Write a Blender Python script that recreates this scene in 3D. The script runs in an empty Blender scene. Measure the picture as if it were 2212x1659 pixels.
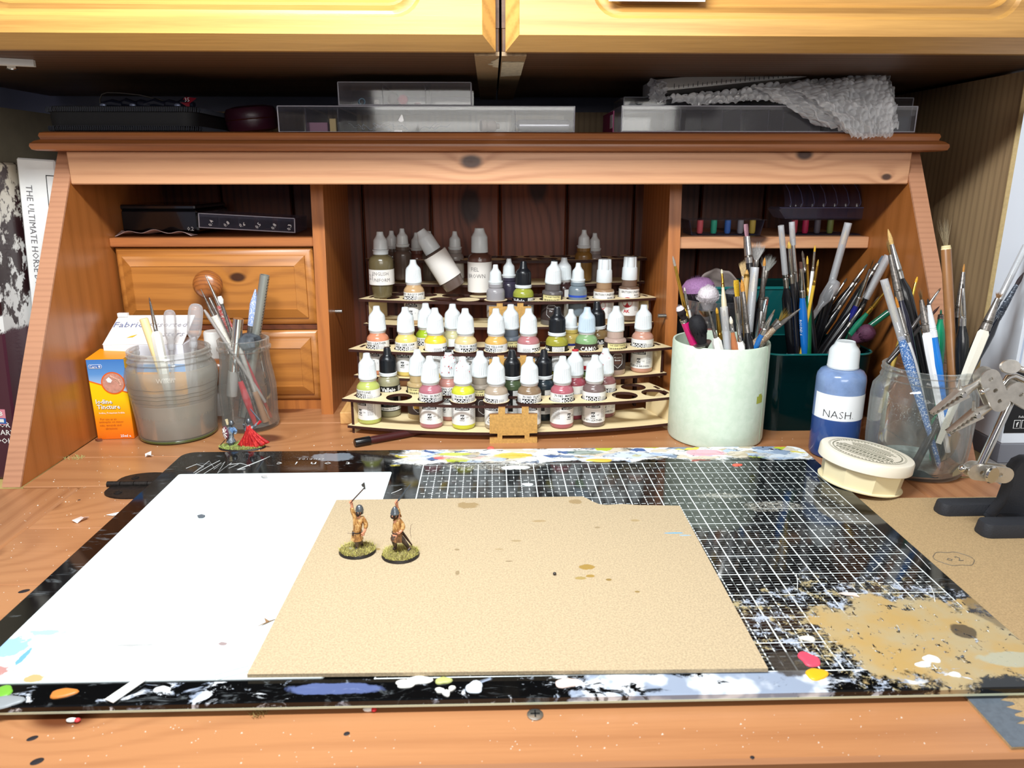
import bpy, bmesh, math, random
from mathutils import Vector, Matrix, noise as mnoise
R = math.radians
rnd = random.Random(7)
SC = bpy.context.scene
COL = SC.collection

# ---------------------------------------------------------------- camera
F_PX, CXP, CYP = 1620.0, 1106.0, 829.5
PITCH = math.atan(454.5 / F_PX); YAW = math.atan(46 / F_PX); CAM_H = 0.268
cam_d = bpy.data.cameras.new('camera'); cam = bpy.data.objects.new('camera', cam_d); COL.objects.link(cam)
cam.location = (0, 0, CAM_H); cam.rotation_euler = (math.pi / 2 - PITCH, 0, -YAW)
cam_d.sensor_width = 36; cam_d.lens = F_PX / 2212 * 36; cam_d.clip_start = 0.02; cam_d.clip_end = 20
cam_d.dof.use_dof = True; cam_d.dof.focus_distance = 0.68; cam_d.dof.aperture_fstop = 17
SC.camera = cam
# ---------------------------------------------------------------- world, lamps, exposure
w = bpy.data.worlds.new('world'); SC.world = w; w.use_nodes = True
w.node_tree.nodes['Background'].inputs[0].default_value = (0.80, 0.88, 1.0, 1)
w.node_tree.nodes['Background'].inputs[1].default_value = 0.07
def area_lamp(name, loc, target, sx, sy, energy, color):
    l = bpy.data.lights.new(name, 'AREA'); l.shape = 'RECTANGLE'; l.size = sx; l.size_y = sy
    l.energy = energy; l.color = color
    o = bpy.data.objects.new(name, l); COL.objects.link(o); o.location = loc
    o.rotation_euler = (Vector(target) - Vector(loc)).to_track_quat('-Z', 'Y').to_euler()
    return o
area_lamp('desk_lamp_light', (-0.12, 0.27, 0.655), (-0.02, 0.66, 0.06), 0.36, 0.06, 10.2, (0.93, 0.98, 1.0))
area_lamp('fill_light', (0.1, -0.75, 0.56), (0.0, 0.8, 0.25), 0.9, 0.35, 7.5, (1.0, 0.97, 0.93))  # added fill behind the camera, brightens the things on the bureau top
SC.view_settings.view_transform = 'Standard'; SC.view_settings.look = 'None'
SC.view_settings.gamma = 1.0; SC.view_settings.use_curve_mapping = False
SC.view_settings.exposure = 0.0

# ---------------------------------------------------------------- pixel -> world point, on a real plane of the place
_fw = Vector((math.sin(YAW) * math.cos(PITCH), math.cos(YAW) * math.cos(PITCH), -math.sin(PITCH)))
_rt = Vector((math.cos(YAW), -math.sin(YAW), 0)); _up = _rt.cross(_fw)
def _ray(x, y): return _fw + _rt * ((x - CXP) / F_PX) - _up * ((y - CYP) / F_PX)
def atz(x, y, z=0.0):
    d = _ray(x, y); return Vector((0, 0, CAM_H)) + d * ((z - CAM_H) / d.z)
def aty(x, y, Y):
    d = _ray(x, y); return Vector((0, 0, CAM_H)) + d * (Y / d.y)
def atx(x, y, X):
    d = _ray(x, y); return Vector((0, 0, CAM_H)) + d * (X / d.x)

# ---------------------------------------------------------------- mesh helpers
class MB:
    def __init__(s): s.v = []; s.f = []; s.m = []
    def add(s, verts, faces, mi=0, M=None):
        b = len(s.v)
        s.v += [tuple(M @ Vector(p)) if M is not None else tuple(p) for p in verts]
        s.f += [tuple(i + b for i in f) for f in faces]; s.m += [mi] * len(faces)
        return s
    def box(s, x0, x1, y0, y1, z0, z1, bev=0.0, mi=0, M=None):
        if bev <= 0:
            v = [(x, y, z) for x in (x0, x1) for y in (y0, y1) for z in (z0, z1)]
            return s.add(v, [(0, 1, 3, 2), (4, 6, 7, 5), (0, 4, 5, 1), (2, 3, 7, 6), (0, 2, 6, 4), (1, 5, 7, 3)], mi, M)
        X = (x0, x1); Yy = (y0, y1); Z = (z0, z1); v = []; ix = {}
        b = min(bev, (x1 - x0) / 2.01, (y1 - y0) / 2.01, (z1 - z0) / 2.01)
        for i in (0, 1):
            for j in (0, 1):
                for k in (0, 1):
                    xi = X[i] + (b if i == 0 else -b); yi = Yy[j] + (b if j == 0 else -b); zi = Z[k] + (b if k == 0 else -b)
                    ix[i, j, k, 0] = len(v); v.append((X[i], yi, zi))
                    ix[i, j, k, 1] = len(v); v.append((xi, Yy[j], zi))
                    ix[i, j, k, 2] = len(v); v.append((xi, yi, Z[k]))
        f = []
        for i in (0, 1): f.append([ix[i, j, k, 0] for j, k in ((0, 0), (1, 0), (1, 1), (0, 1))])
        for j in (0, 1): f.append([ix[i, j, k, 1] for i, k in ((0, 0), (1, 0), (1, 1), (0, 1))])
        for k in (0, 1): f.append([ix[i, j, k, 2] for i, j in ((0, 0), (1, 0), (1, 1), (0, 1))])
        for a in (0, 1):
            for c in (0, 1):
                f.append([ix[0, a, c, 1], ix[1, a, c, 1], ix[1, a, c, 2], ix[0, a, c, 2]])
                f.append([ix[a, 0, c, 0], ix[a, 1, c, 0], ix[a, 1, c, 2], ix[a, 0, c, 2]])
                f.append([ix[a, c, 0, 0], ix[a, c, 1, 0], ix[a, c, 1, 1], ix[a, c, 0, 1]])
        for i in (0, 1):
            for j in (0, 1):
                for k in (0, 1): f.append([ix[i, j, k, 0], ix[i, j, k, 1], ix[i, j, k, 2]])
        return s.add(v, f, mi, M)
    def lathe(s, prof, n=32, mi=0, M=None, fr=None):
        """prof: (r, z) list; fr(angle, r, z) -> r modulates the radius"""
        v = []; f = []; rows = []
        for r, z in prof:
            if r <= 1e-7: rows.append([len(v)]); v.append((0, 0, z)); continue
            row = []
            for i in range(n):
                a = 2 * math.pi * i / n; rr = fr(a, r, z) if fr else r
                row.append(len(v)); v.append((rr * math.cos(a), rr * math.sin(a), z))
            rows.append(row)
        for A, B in zip(rows, rows[1:]):
            for i in range(n):
                j = (i + 1) % n
                if len(A) == 1 and len(B) == 1: continue
                if len(A) == 1: f.append((A[0], B[j], B[i]))
                elif len(B) == 1: f.append((A[i], A[j], B[0]))
                else: f.append((A[i], A[j], B[j], B[i]))
        return s.add(v, f, mi, M)
    def tube(s, pts, rad, n=8, mi=0, cap=True, flat=1.0, M=None):
        pts = [Vector(p) for p in pts]
        if not isinstance(rad, (list, tuple)): rad = [rad] * len(pts)
        v = []; f = []; prev = None; rows = []
        for i, p in enumerate(pts):
            t = (pts[min(i + 1, len(pts) - 1)] - pts[max(i - 1, 0)])
            if t.length < 1e-9: t = Vector((0, 0, 1))
            t.normalize()
            if prev is None:
                a = Vector((0, 1, 0)) if abs(t.y) < 0.9 else Vector((1, 0, 0)); u = t.cross(a).normalized()
            else:
                u = (prev - t * prev.dot(t)); u = u.normalized() if u.length > 1e-6 else t.orthogonal().normalized()
            prev = u; q = t.cross(u); row = []
            for k in range(n):
                a = 2 * math.pi * k / n; row.append(len(v)); v.append(p + (u * math.cos(a) + q * (math.sin(a) * flat)) * rad[i])
            rows.append(row)
        for A, B in zip(rows, rows[1:]):
            for k in range(n): f.append((A[k], A[(k + 1) % n], B[(k + 1) % n], B[k]))
        if cap: f.append(tuple(reversed(rows[0]))); f.append(tuple(rows[-1]))
        return s.add(v, f, mi, M)
    def prism(s, poly, h0, h1, axis='Z', mi=0, M=None):
        """polygon of 2D points extruded along axis"""
        def P(p, h): return (p[0], p[1], h) if axis == 'Z' else ((h, p[0], p[1]) if axis == 'X' else (p[0], h, p[1]))
        n = len(poly); v = [P(p, h0) for p in poly] + [P(p, h1) for p in poly]
        f = [tuple(range(n)), tuple(range(2 * n - 1, n - 1, -1))] + [(i, (i + 1) % n, n + (i + 1) % n, n + i) for i in range(n)]
        return s.add(v, f, mi, M)
    def grid(s, nu, nv, fn, mi=0, M=None, th=None):
        v = [fn(i / (nu - 1), j / (nv - 1)) for j in range(nv) for i in range(nu)]
        f = [(j * nu + i, j * nu + i + 1, (j + 1) * nu + i + 1, (j + 1) * nu + i) for j in range(nv - 1) for i in range(nu - 1)]
        return s.add(v, f, mi, M)
    def sphere(s, c, r, n=16, m=10, mi=0, sc=(1, 1, 1), M=None, fn=None):
        prof = [(math.sin(math.pi * i / m), -math.cos(math.pi * i / m)) for i in range(m + 1)]
        L = Matrix.Translation(c) @ Matrix.Diagonal((r * sc[0], r * sc[1], r * sc[2], 1))
        if M is not None: L = M @ L
        prof[0] = (0, -1); prof[-1] = (0, 1)
        return s.lathe(prof, n, mi, L)
    def mesh(s, name, sharp=35, recalc=True):
        me = bpy.data.meshes.new(name); me.from_pydata([tuple(p) for p in s.v], [], s.f); me.update()
        me.polygons.foreach_set('material_index', s.m)
        if recalc:
            bm = bmesh.new(); bm.from_mesh(me); bmesh.ops.recalc_face_normals(bm, faces=bm.faces); bm.to_mesh(me); bm.free()
        me.polygons.foreach_set('use_smooth', [True] * len(me.polygons))
        me.set_sharp_from_angle(angle=R(sharp))
        return me
    def build(s, name, mats, parent=None, sharp=35, recalc=True, loc=None):
        return link(name, s.mesh(name, sharp, recalc), mats, parent, loc)
def link(name, me, mats, parent=None, loc=None):
    if not isinstance(mats, (list, tuple)): mats = [mats]
    o = bpy.data.objects.new(name, me)
    if len(me.materials) < len(mats):
        for m in mats[len(me.materials):]: me.materials.append(m)
    else:
        for i, m in enumerate(mats):
            if me.materials[i] is not m: o.material_slots[i].link = 'OBJECT'; o.material_slots[i].material = m
    COL.objects.link(o)
    if parent is not None: o.parent = parent
    if loc is not None: o.location = loc
    return o
def tag(o, label=None, cat=None, group=None, kind=None):
    if label: o['label'] = label
    if cat: o['category'] = cat
    if group: o['group'] = group
    if kind: o['kind'] = kind
    return o
def thing(name, label, cat, loc=(0, 0, 0), rz=0.0, group=None, rot=None):
    o = bpy.data.objects.new(name, None); COL.objects.link(o); o.empty_display_size = 0.02
    o.location = loc; o.rotation_euler = rot if rot else (0, 0, rz)
    return tag(o, label, cat, group)
def struct(name, mb, mat, parent=None):
    o = mb.build(name, mat, parent)
    if parent is None: o['kind'] = 'structure'
    return o
def T(x, y, z): return Matrix.Translation((x, y, z))
def frame(o, z, up=(0, 0, 1)):
    """matrix with local z along vector z"""
    z = Vector(z).normalized(); u = Vector(up); x = u.cross(z)
    if x.length < 1e-5: x = Vector((1, 0, 0))
    x.normalize(); y = z.cross(x)
    return Matrix(((x.x, y.x, z.x, o[0]), (x.y, y.y, z.y, o[1]), (x.z, y.z, z.z, o[2]), (0, 0, 0, 1)))

# text and plates with holes: a temporary curve is turned into plain vertices and faces
def _curve_mesh(cu):
    o = bpy.data.objects.new('tmp', cu); COL.objects.link(o)
    dg = bpy.context.evaluated_depsgraph_get(); dg.update()
    me = bpy.data.meshes.new_from_object(o.evaluated_get(dg))
    v = [tuple(p.co) for p in me.vertices]; f = [tuple(p.vertices) for p in me.polygons]
    bpy.data.objects.remove(o); bpy.data.meshes.remove(me); bpy.data.curves.remove(cu)
    return v, f
_tc = {}
def text_geo(t, bold=0.0, spacing=1.0, res=1):
    k = (t, bold, spacing, res)
    if k not in _tc:
        cu = bpy.data.curves.new('t', 'FONT'); cu.body = t; cu.size = 1; cu.align_x = 'CENTER'; cu.align_y = 'CENTER'
        cu.resolution_u = res; cu.offset = bold; cu.space_character = spacing
        cu.fill_mode = 'FRONT'
        v, f = _curve_mesh(cu)
        if v:
            mx = (min(p[0] for p in v) + max(p[0] for p in v)) / 2; my = (min(p[1] for p in v) + max(p[1] for p in v)) / 2
            v = [(p[0] - mx, p[1] - my, 0) for p in v]
        _tc[k] = (v, f)
    return _tc[k]
def add_text(mb, t, size, M, mi=0, bold=0.0, sx=1.0, shear=0.0, spacing=1.0, res=1):
    v, f = text_geo(t, bold, spacing, res)
    return mb.add([((p[0] * sx + p[1] * shear) * size, p[1] * size, 0) for p in v], f, mi, M)
def add_text_cyl(mb, t, size, r, z, th=0.0, mi=0, bold=0.0, sx=1.0, spacing=1.0, lim=None):
    """text wrapped on a cylinder about z, centred on the -y direction turned by th"""
    v, f = text_geo(t, bold, spacing)
    def P(p):
        a = -math.pi / 2 + th + p[0] * size * sx / r
        return (r * math.cos(a), r * math.sin(a), z + p[1] * size)
    return mb.add([P(p) for p in v], f, mi)
def cyl_patch(mb, r, z0, z1, a0, a1, mi=0, n=None):
    """curved rectangle; angles measured from the -y direction"""
    n = n or max(3, int(abs(a1 - a0) / 0.18) + 2)
    return mb.grid(n, 2, lambda u, v: (r * math.cos(-math.pi / 2 + a0 + (a1 - a0) * u), r * math.sin(-math.pi / 2 + a0 + (a1 - a0) * u), z0 + (z1 - z0) * v), mi)
def plate_geo(outer, holes, th):
    cu = bpy.data.curves.new('p', 'CURVE'); cu.dimensions = '2D'; cu.fill_mode = 'BOTH'; cu.extrude = th / 2
    for lp in [outer] + list(holes):
        sp = cu.splines.new('POLY'); sp.points.add(len(lp) - 1); sp.use_cyclic_u = True
        for q, p in zip(sp.points, lp): q.co = (p[0], p[1], 0, 1)
    return _curve_mesh(cu)
def circ(cx, cy, r, n=28): return [(cx + r * math.cos(2 * math.pi * i / n), cy + r * math.sin(2 * math.pi * i / n)) for i in range(n)]

# ---------------------------------------------------------------- materials
def srgb(h):
    if isinstance(h, str):
        h = h.lstrip('#'); c = [int(h[i:i + 2], 16) / 255 for i in (0, 2, 4)]
        c = [x / 12.92 if x <= 0.04045 else ((x + 0.055) / 1.055) ** 2.4 for x in c]
        return (c[0], c[1], c[2], 1)
    return tuple(h) + (1,) if len(h) == 3 else tuple(h)
class NT:
    def __init__(s, m):
        s.t = m.node_tree; s.n = s.t.nodes; s.l = s.t.links
        s.bsdf = s.n['Principled BSDF']
    def node(s, typ, **kw):
        n = s.n.new(typ)
        for k, v in kw.items(): setattr(n, k, v)
        return n
    def put(s, sock, val):
        if val is None: return
        if isinstance(val, bpy.types.NodeSocket): s.l.new(val, sock)
        else: sock.default_value = val
    def math(s, op, a, b=None, c=None, clamp=False):
        n = s.node('ShaderNodeMath', operation=op, use_clamp=clamp); s.put(n.inputs[0], a); s.put(n.inputs[1], b); s.put(n.inputs[2], c); return n.outputs[0]
    def obj(s): return s.node('ShaderNodeTexCoord').outputs['Object']
    def rand(s): return s.node('ShaderNodeObjectInfo').outputs['Random']
    def mapping(s, vec, scale=(1, 1, 1), loc=(0, 0, 0), rot=(0, 0, 0)):
        n = s.node('ShaderNodeMapping'); s.put(n.inputs['Vector'], vec); n.inputs['Scale'].default_value = scale
        n.inputs['Rotation'].default_value = rot
        s.put(n.inputs['Location'], loc); return n.outputs[0]
    def noise(s, vec, scale=5, detail=4, rough=0.5, dist=0.0, out='Fac'):
        n = s.node('ShaderNodeTexNoise'); s.put(n.inputs['Vector'], vec); n.inputs['Scale'].default_value = scale
        n.inputs['Detail'].default_value = detail; n.inputs['Roughness'].default_value = rough; n.inputs['Distortion'].default_value = dist
        return n.outputs[out]
    def vor(s, vec, scale=5, out='Distance', rnd_=1.0):
        n = s.node('ShaderNodeTexVoronoi'); s.put(n.inputs['Vector'], vec); n.inputs['Scale'].default_value = scale; n.inputs['Randomness'].default_value = rnd_
        return n.outputs[out]
    def ramp(s, fac, stops, interp='LINEAR'):
        n = s.node('ShaderNodeValToRGB'); cr = n.color_ramp; cr.interpolation = interp; s.put(n.inputs[0], fac)
        while len(cr.elements) < len(stops): cr.elements.new(0.5)
        for e, (p, c) in zip(cr.elements, stops): e.position = p; e.color = srgb(c) if not isinstance(c, (int, float)) else (c, c, c, 1)
        return n.outputs[0]
    def mix(s, fac, a, b, mode='MIX'):
        n = s.node('ShaderNodeMix', data_type='RGBA', blend_type=mode); s.put(n.inputs[0], fac); s.put(n.inputs[6], a); s.put(n.inputs[7], b); return n.outputs[2]
    def step(s, x, lo, hi):
        n = s.node('ShaderNodeMapRange', interpolation_type='SMOOTHSTEP'); s.put(n.inputs[0], x)
        n.inputs[1].default_value = lo; n.inputs[2].default_value = hi; return n.outputs[0]
    def sep(s, vec):
        n = s.node('ShaderNodeSeparateXYZ'); s.put(n.inputs[0], vec); return n.outputs
    def comb(s, x, y, z):
        n = s.node('ShaderNodeCombineXYZ'); s.put(n.inputs[0], x); s.put(n.inputs[1], y); s.put(n.inputs[2], z); return n.outputs[0]
    def vadd(s, a, b):
        n = s.node('ShaderNodeVectorMath', operation='ADD'); s.put(n.inputs[0], a); s.put(n.inputs[1], b); return n.outputs[0]
    def bump(s, h, strength=0.3, dist=0.001):
        n = s.node('ShaderNodeBump'); n.inputs['Strength'].default_value = strength; n.inputs['Distance'].default_value = dist
        s.put(n.inputs['Height'], h); s.l.new(n.outputs[0], s.bsdf.inputs['Normal'])
    def base(s, c): s.put(s.bsdf.inputs['Base Color'], c)
    def setp(s, **kw):
        for k, v in kw.items(): s.put(s.bsdf.inputs[k.replace('_', ' ')], v)
MATS = {}
def mat(name, color, rough=0.5, metal=0.0, trans=0.0, ior=1.45, sss=0.0, spec=0.5, coat=0.0, alpha=1.0, emit=0.0, var=0.0, vscale=300, bump=0.0):
    if name in MATS: return MATS[name]
    m = bpy.data.materials.new(name); m.use_nodes = True; n = NT(m); c = srgb(color)
    n.base(c); n.setp(Roughness=rough, Metallic=metal, IOR=ior, Alpha=alpha)
    n.bsdf.inputs['Transmission Weight'].default_value = trans
    n.bsdf.inputs['Specular IOR Level'].default_value = spec
    n.bsdf.inputs['Coat Weight'].default_value = coat
    if sss: n.bsdf.inputs['Subsurface Weight'].default_value = sss; n.bsdf.inputs['Subsurface Radius'].default_value = (0.004, 0.004, 0.004); n.bsdf.inputs['Subsurface Scale'].default_value = 1
    if emit: n.bsdf.inputs['Emission Color'].default_value = c; n.bsdf.inputs['Emission Strength'].default_value = emit
    if var or bump:
        f = n.noise(n.obj(), vscale, 4, 0.6)
        if var: n.base(n.mix(n.step(f, 0.35, 0.7), c, tuple(x * (1 - var) for x in c[:3]) + (1,)))
        if bump: n.bump(f, bump, 0.0005)
    MATS[name] = m
    return m
def wood(name, light, dark, axis='X', freq=90.0, contrast=1.0, rough=0.38, knots=(), knot_col='#2a0d08', fine=1.0, wav=0.5, deep=None, coat=0.15):
    """grain runs along axis; bands across it; each piece gets its own offset"""
    if name in MATS: return MATS[name]
    m = bpy.data.materials.new(name); m.use_nodes = True; n = NT(m)
    o = n.obj(); r = n.rand(); off = n.math('MULTIPLY', r, 7.31)
    p = n.vadd(o, n.comb(off, off, off)); i = 'XYZ'.index(axis)
    st = [1.0] * 3; st[i] = 0.10
    ps = n.mapping(p, tuple(st))
    warp = n.noise(ps, 9, 3, 0.5)
    sp = n.sep(p); oth = [k for k in (0, 1, 2) if k != i]
    acr = n.math('ADD', sp[oth[0]], n.math('MULTIPLY', sp[oth[1]], 0.8))
    kf = None; osep = n.sep(o)
    for (kx, ky, kz, kr) in knots:      # elliptical knots, grain flows round them
        d = []
        for k, (c0) in enumerate((kx, ky, kz)):
            if c0 is None: continue
            dd = n.math('SUBTRACT', osep[k], c0)
            if k == i: dd = n.math('MULTIPLY', dd, 0.6)
            d.append(n.math('MULTIPLY', dd, dd))
        q = n.math('SQRT', n.math('ADD', d[0], d[1]))
        g = n.math('EXPONENT', n.math('MULTIPLY', n.math('DIVIDE', q, kr), -0.55))
        kk = n.math('SUBTRACT', 1.0, n.step(n.math('ADD', q, n.math('MULTIPLY', n.math('SUBTRACT', warp, 0.5), kr)), kr * 0.6, kr * 1.25))
        warp = n.math('ADD', warp, n.math('MULTIPLY', g, 1.3))
        kf = kk if kf is None else n.math('MAXIMUM', kf, kk)
    ph = n.math('ADD', n.math('MULTIPLY', acr, freq * 6.28), n.math('MULTIPLY', warp, 30 * wav))
    band = n.math('MULTIPLY_ADD', n.math('SINE', ph), 0.5, 0.5)
    st2 = [1.0] * 3; st2[i] = 0.035
    fn = n.noise(n.mapping(p, tuple(st2)), 520 * fine, 3, 0.6)
    big = n.noise(n.mapping(p, tuple(st)), 22, 2, 0.5)
    t = n.math('ADD', n.math('MULTIPLY', n.math('POWER', band, 2.2), 0.42 * contrast), n.math('MULTIPLY', n.math('SUBTRACT', fn, 0.5), 0.75 * contrast))
    t = n.math('ADD', t, n.math('MULTIPLY', n.math('SUBTRACT', big, 0.45), 0.9 * contrast), clamp=True)
    c = n.mix(t, srgb(light), srgb(dark))
    if deep: c = n.mix(n.step(big, 0.55, 0.8), c, srgb(deep))
    if kf is not None: c = n.mix(n.math('MULTIPLY', kf, 0.92), c, srgb(knot_col))
    n.base(c); n.setp(Roughness=n.math('ADD', rough, n.math('MULTIPLY', t, 0.12)))
    n.bsdf.inputs['Coat Weight'].default_value = coat; n.bsdf.inputs['Coat Roughness'].default_value = 0.25
    n.bump(n.math('ADD', fn, n.math('MULTIPLY', band, 0.5)), 0.12, 0.0006)
    MATS[name] = m
    return m
def origin_build(mb, name, mats, parent, c, sharp=35):
    """build with the object's origin at c (so that its material has its own place)"""
    mb.v = [(p[0] - c[0], p[1] - c[1], p[2] - c[2]) for p in mb.v]
    return mb.build(name, mats, parent, sharp, loc=c)
# ================================================================ the room shell
M_wall = mat('wall_paint_grey', '#8d8fa3', 0.85, bump=0.15, vscale=90)
M_wallw = mat('wall_paint_white', '#d9d9da', 0.8, bump=0.1, vscale=60)
M_floor = wood('floor_boards', '#7a6248', '#4d3b2a', 'X', 20, 0.8, 0.5)
struct('wall_back', MB().box(-1.3, 1.3, 1.06, 1.12, -0.75, 1.9), M_wall)
struct('wall_left', MB().box(-0.72, -0.66, -1.2, 1.06, -0.75, 1.9), M_wall)
struct('wall_right', MB().box(0.66, 0.72, -1.2, 1.06, -0.75, 1.9), M_wallw)
struct('floor', MB().box(-1.3, 1.3, -1.2, 1.12, -0.80, -0.75), M_floor)

# ================================================================ pine bureau desk
PX = -0.418; PXR = 0.430; PT = 0.015          # inner faces of the side panels, panel thickness
knots_h = [(-0.0186, None, 0.0066, 0.0075), (0.319, None, 0.0135, 0.0060), (0.4062, None, -0.0082, 0.0035)]
W_desk = wood('pine_desk_varnish', '#b27c52', '#85502d', 'X', 42, 0.62, 0.33, knots=[(-0.24, 0.0, None, 0.012)], knot_col='#5a2a12', wav=0.8, coat=0.3)
W_deskY = wood('pine_desk_varnish_along', '#ad7850', '#85502d', 'Y', 60, 0.9, 0.36, wav=0.6, coat=0.3)
W_side = wood('pine_side_panel', '#a2622f', '#74400f', 'Z', 55, 0.6, 0.36, wav=0.5, coat=0.3)
W_edge = wood('pine_end_edge', '#b98565', '#7c4d35', 'X', 150, 0.5, 0.5, wav=0.6, coat=0.05)
W_rail = wood('pine_header_rail', '#cf9a72', '#9a6140', 'X', 85, 0.9, 0.4, knots=knots_h, wav=0.35, coat=0.1)
W_top = wood('pine_top_board', '#ad6a3a', '#693618', 'X', 100, 1.0, 0.36, wav=0.7, coat=0.25)
W_draw = wood('pine_drawer_front', '#b37434', '#7d4516', 'X', 75, 1.0, 0.36, knots=[(0.026, None, 0.012, 0.0055)], wav=0.35, coat=0.2)
W_div = wood('pine_divider', '#b06a31', '#7b4219', 'Z', 80, 0.8, 0.38, wav=0.3, coat=0.2)
W_plank = wood('pine_back_plank', '#5c2912', '#2a0e06', 'Z', 110, 1.0, 0.45, wav=0.45, coat=0.1)  # colour darkened to carry the deep shade inside the pigeonholes
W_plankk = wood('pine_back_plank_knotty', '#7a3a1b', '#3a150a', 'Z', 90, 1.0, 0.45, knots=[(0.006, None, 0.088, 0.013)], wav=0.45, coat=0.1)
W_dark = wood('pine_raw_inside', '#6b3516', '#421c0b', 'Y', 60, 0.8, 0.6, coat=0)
M_hinge = mat('hinge_dark_steel', '#3a3532', 0.5, 0.75, var=0.4, vscale=400)
M_screw = mat('screw_steel', '#9a9894', 0.35, 0.9)
M_chrome = mat('chrome', '#d8d6d2', 0.14, 1.0)
M_nearblack = mat('gap_dark', '#0b0807', 0.9)  # near-black for rubber feet, mat underside, screw slots and holes

bureau = thing('bureau_desk', 'orange pine bureau desk with open pigeonholes, drawers and a lowered writing flap', 'desk', (0, 0, 0))
def bpart(name, mb, m, c, parent=bureau): return origin_build(mb, name, m, parent, c)
# rear fixed desk top: planks with a thin joint
for i, (ya, yb) in enumerate(((0.629, 0.70), (0.7008, 0.80), (0.8008, 0.90), (0.9008, 1.0))):
    bpart('desk_plank', MB().box(PX + 0.0005, PXR - 0.0005, ya, yb, -0.020, 0.0, 0.0008), W_desk, (0, (ya + yb) / 2, -0.01))
# lowered flap: end board on the left (grain towards you), planks running across
FX0, FX1, FY0, FY1 = -0.445, 0.457, 0.290, 0.6275
bpart('flap_end_board', MB().box(FX0, -0.3655, FY0, FY1, -0.020, 0.0, 0.0025), W_deskY, (-0.40, 0.46, -0.01))
bpart('flap_end_board', MB().box(0.3755, FX1, FY0, FY1, -0.020, 0.0, 0.0025), W_deskY, (0.41, 0.46, -0.01))
yy = [0.290, 0.372, 0.4615, 0.5465, 0.6275]
for ya, yb in zip(yy, yy[1:]):
    mb = MB().box(-0.365, 0.375, ya + 0.0003, yb - 0.0003, -0.020, 0.0, 0.0007 if ya > 0.3 else 0.002)
    bpart('flap_plank', mb, W_desk, (0.02 if ya < 0.3 else -0.14, (ya + yb) / 2, -0.01))
# hinges with lobed leaves
for hx in (-0.312, 0.325):
    mb = MB()
    for sgn, y0 in ((1, 0.6285), (-1, 0.6275)):
        pts = [(-0.026, 0)] + [(-0.026 + 0.052 * (0.5 - 0.5 * math.cos(math.pi * k / 14)), 0.012 + 0.016 * math.sin(math.pi * k / 14)) for k in range(15)] + [(0.026, 0)]
        mb.prism([(hx + p[0], y0 + sgn * p[1]) for p in pts], 0.0, 0.0014)
    h = bpart('hinge', mb, M_hinge, (hx, 0.628, 0))
    kn = MB()
    for k in range(5):
        kn.tube([(hx - 0.030 + 0.012 * k, 0.628, 0.002), (hx - 0.0185 + 0.012 * k, 0.628, 0.002)], 0.0027, 12)
    kn.v = [(p[0] - hx, p[1] - 0.628, p[2]) for p in kn.v]; kn.build('knuckle', M_hinge, h)
    for (sx, sy) in ((-0.013, 0.016), (0.013, 0.016), (-0.013, -0.017), (0.013, -0.017)):
        s_ = MB().lathe([(0, 0.0014), (0.0034, 0.0014), (0.0034, 0.0019), (0.0025, 0.0023), (0, 0.0024)], 16, 0, T(sx, sy, 0))
        s_.box(-0.0022, 0.0022, -0.0003, 0.0003, 0.0024, 0.0025, 0, 1, T(sx, sy, 0)).box(-0.0003, 0.0003, -0.0022, 0.0022, 0.0024, 0.0025, 0, 1, T(sx, sy, 0))
        s_.build('screw', [M_hinge, M_nearblack], h)
# screw in the flap's front edge
p = atz(1156, 1545, 0)
s_ = MB().lathe([(0, 0), (0.0042, 0), (0.0042, 0.0006), (0.0030, 0.0010), (0, 0.0011)], 20)
s_.box(-0.0024, 0.0024, -0.0004, 0.0004, 0.0011, 0.0013, 0, 1).box(-0.0004, 0.0004, -0.0024, 0.0024, 0.0011, 0.0013, 0, 1)
s_.build('screw', [M_screw, M_nearblack], bureau, loc=(p.x, p.y, 0))
# slanted side panels with a pale rounded front edge
for x0, nm in ((PX - PT, 'l'), (PXR, 'r')):
    poly = [(0.628, -0.02 if False else 0.0), (1.0, 0.0), (1.0, 0.289), (0.803, 0.289)]
    o = bpart('side_panel', MB().prism(poly, x0, x0 + PT, 'X'), W_side, (x0 + PT / 2, 0.82, 0.14))
    tag(o, None)
    n = Vector((0.289, -0.175)).normalized()  # edge strip, proud of the panel
    e = MB(); pts = []
    a = Vector((0.628, 0.0)); b = Vector((0.803, 0.289)); nn = Vector((-(b - a).y, (b - a).x)).normalized()
    e.prism([(a.x, a.y), (b.x, b.y), (b.x + nn.x * 0.0022, b.y + nn.y * 0.0022), (a.x + nn.x * 0.0022, a.y + 0.001)], x0 - 0.0004, x0 + PT + 0.0004, 'X')
    bpart('front_edge', e, W_edge, (x0 + PT / 2, 0.71, 0.14))
# header rail, top board with a stepped moulding
bpart('header_rail', MB().box(PX, PXR, 0.786, 0.804, 0.2575, 0.2895, 0.0012), W_rail, (0.0, 0.795, 0.273))
prof = [(1.0, 0.2895), (1.0, 0.3075), (0.781, 0.3075), (0.7775, 0.3062), (0.7765, 0.3035), (0.7775, 0.3008), (0.7775, 0.3000), (0.7735, 0.2985), (0.7705, 0.2960), (0.7700, 0.2935), (0.7712, 0.2905), (0.7740, 0.2895)]
mb = MB(); n = len(prof)
rows = []
for inset_side in (0, 1):
    row = []
    for (y, z) in prof:
        ins = (y - 0.7700) if y < 0.79 else 0.011
        ins = min(ins, 0.011)
        x = (-0.4435 + ins) if inset_side == 0 else (0.458 - ins)
        row.append((x, y, z))
    rows.append(row)
mb.add(rows[0] + rows[1], [tuple(range(n)), tuple(range(2 * n - 1, n - 1, -1))] + [(i, (i + 1) % n, n + (i + 1) % n, n + i) for i in range(n)])
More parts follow.
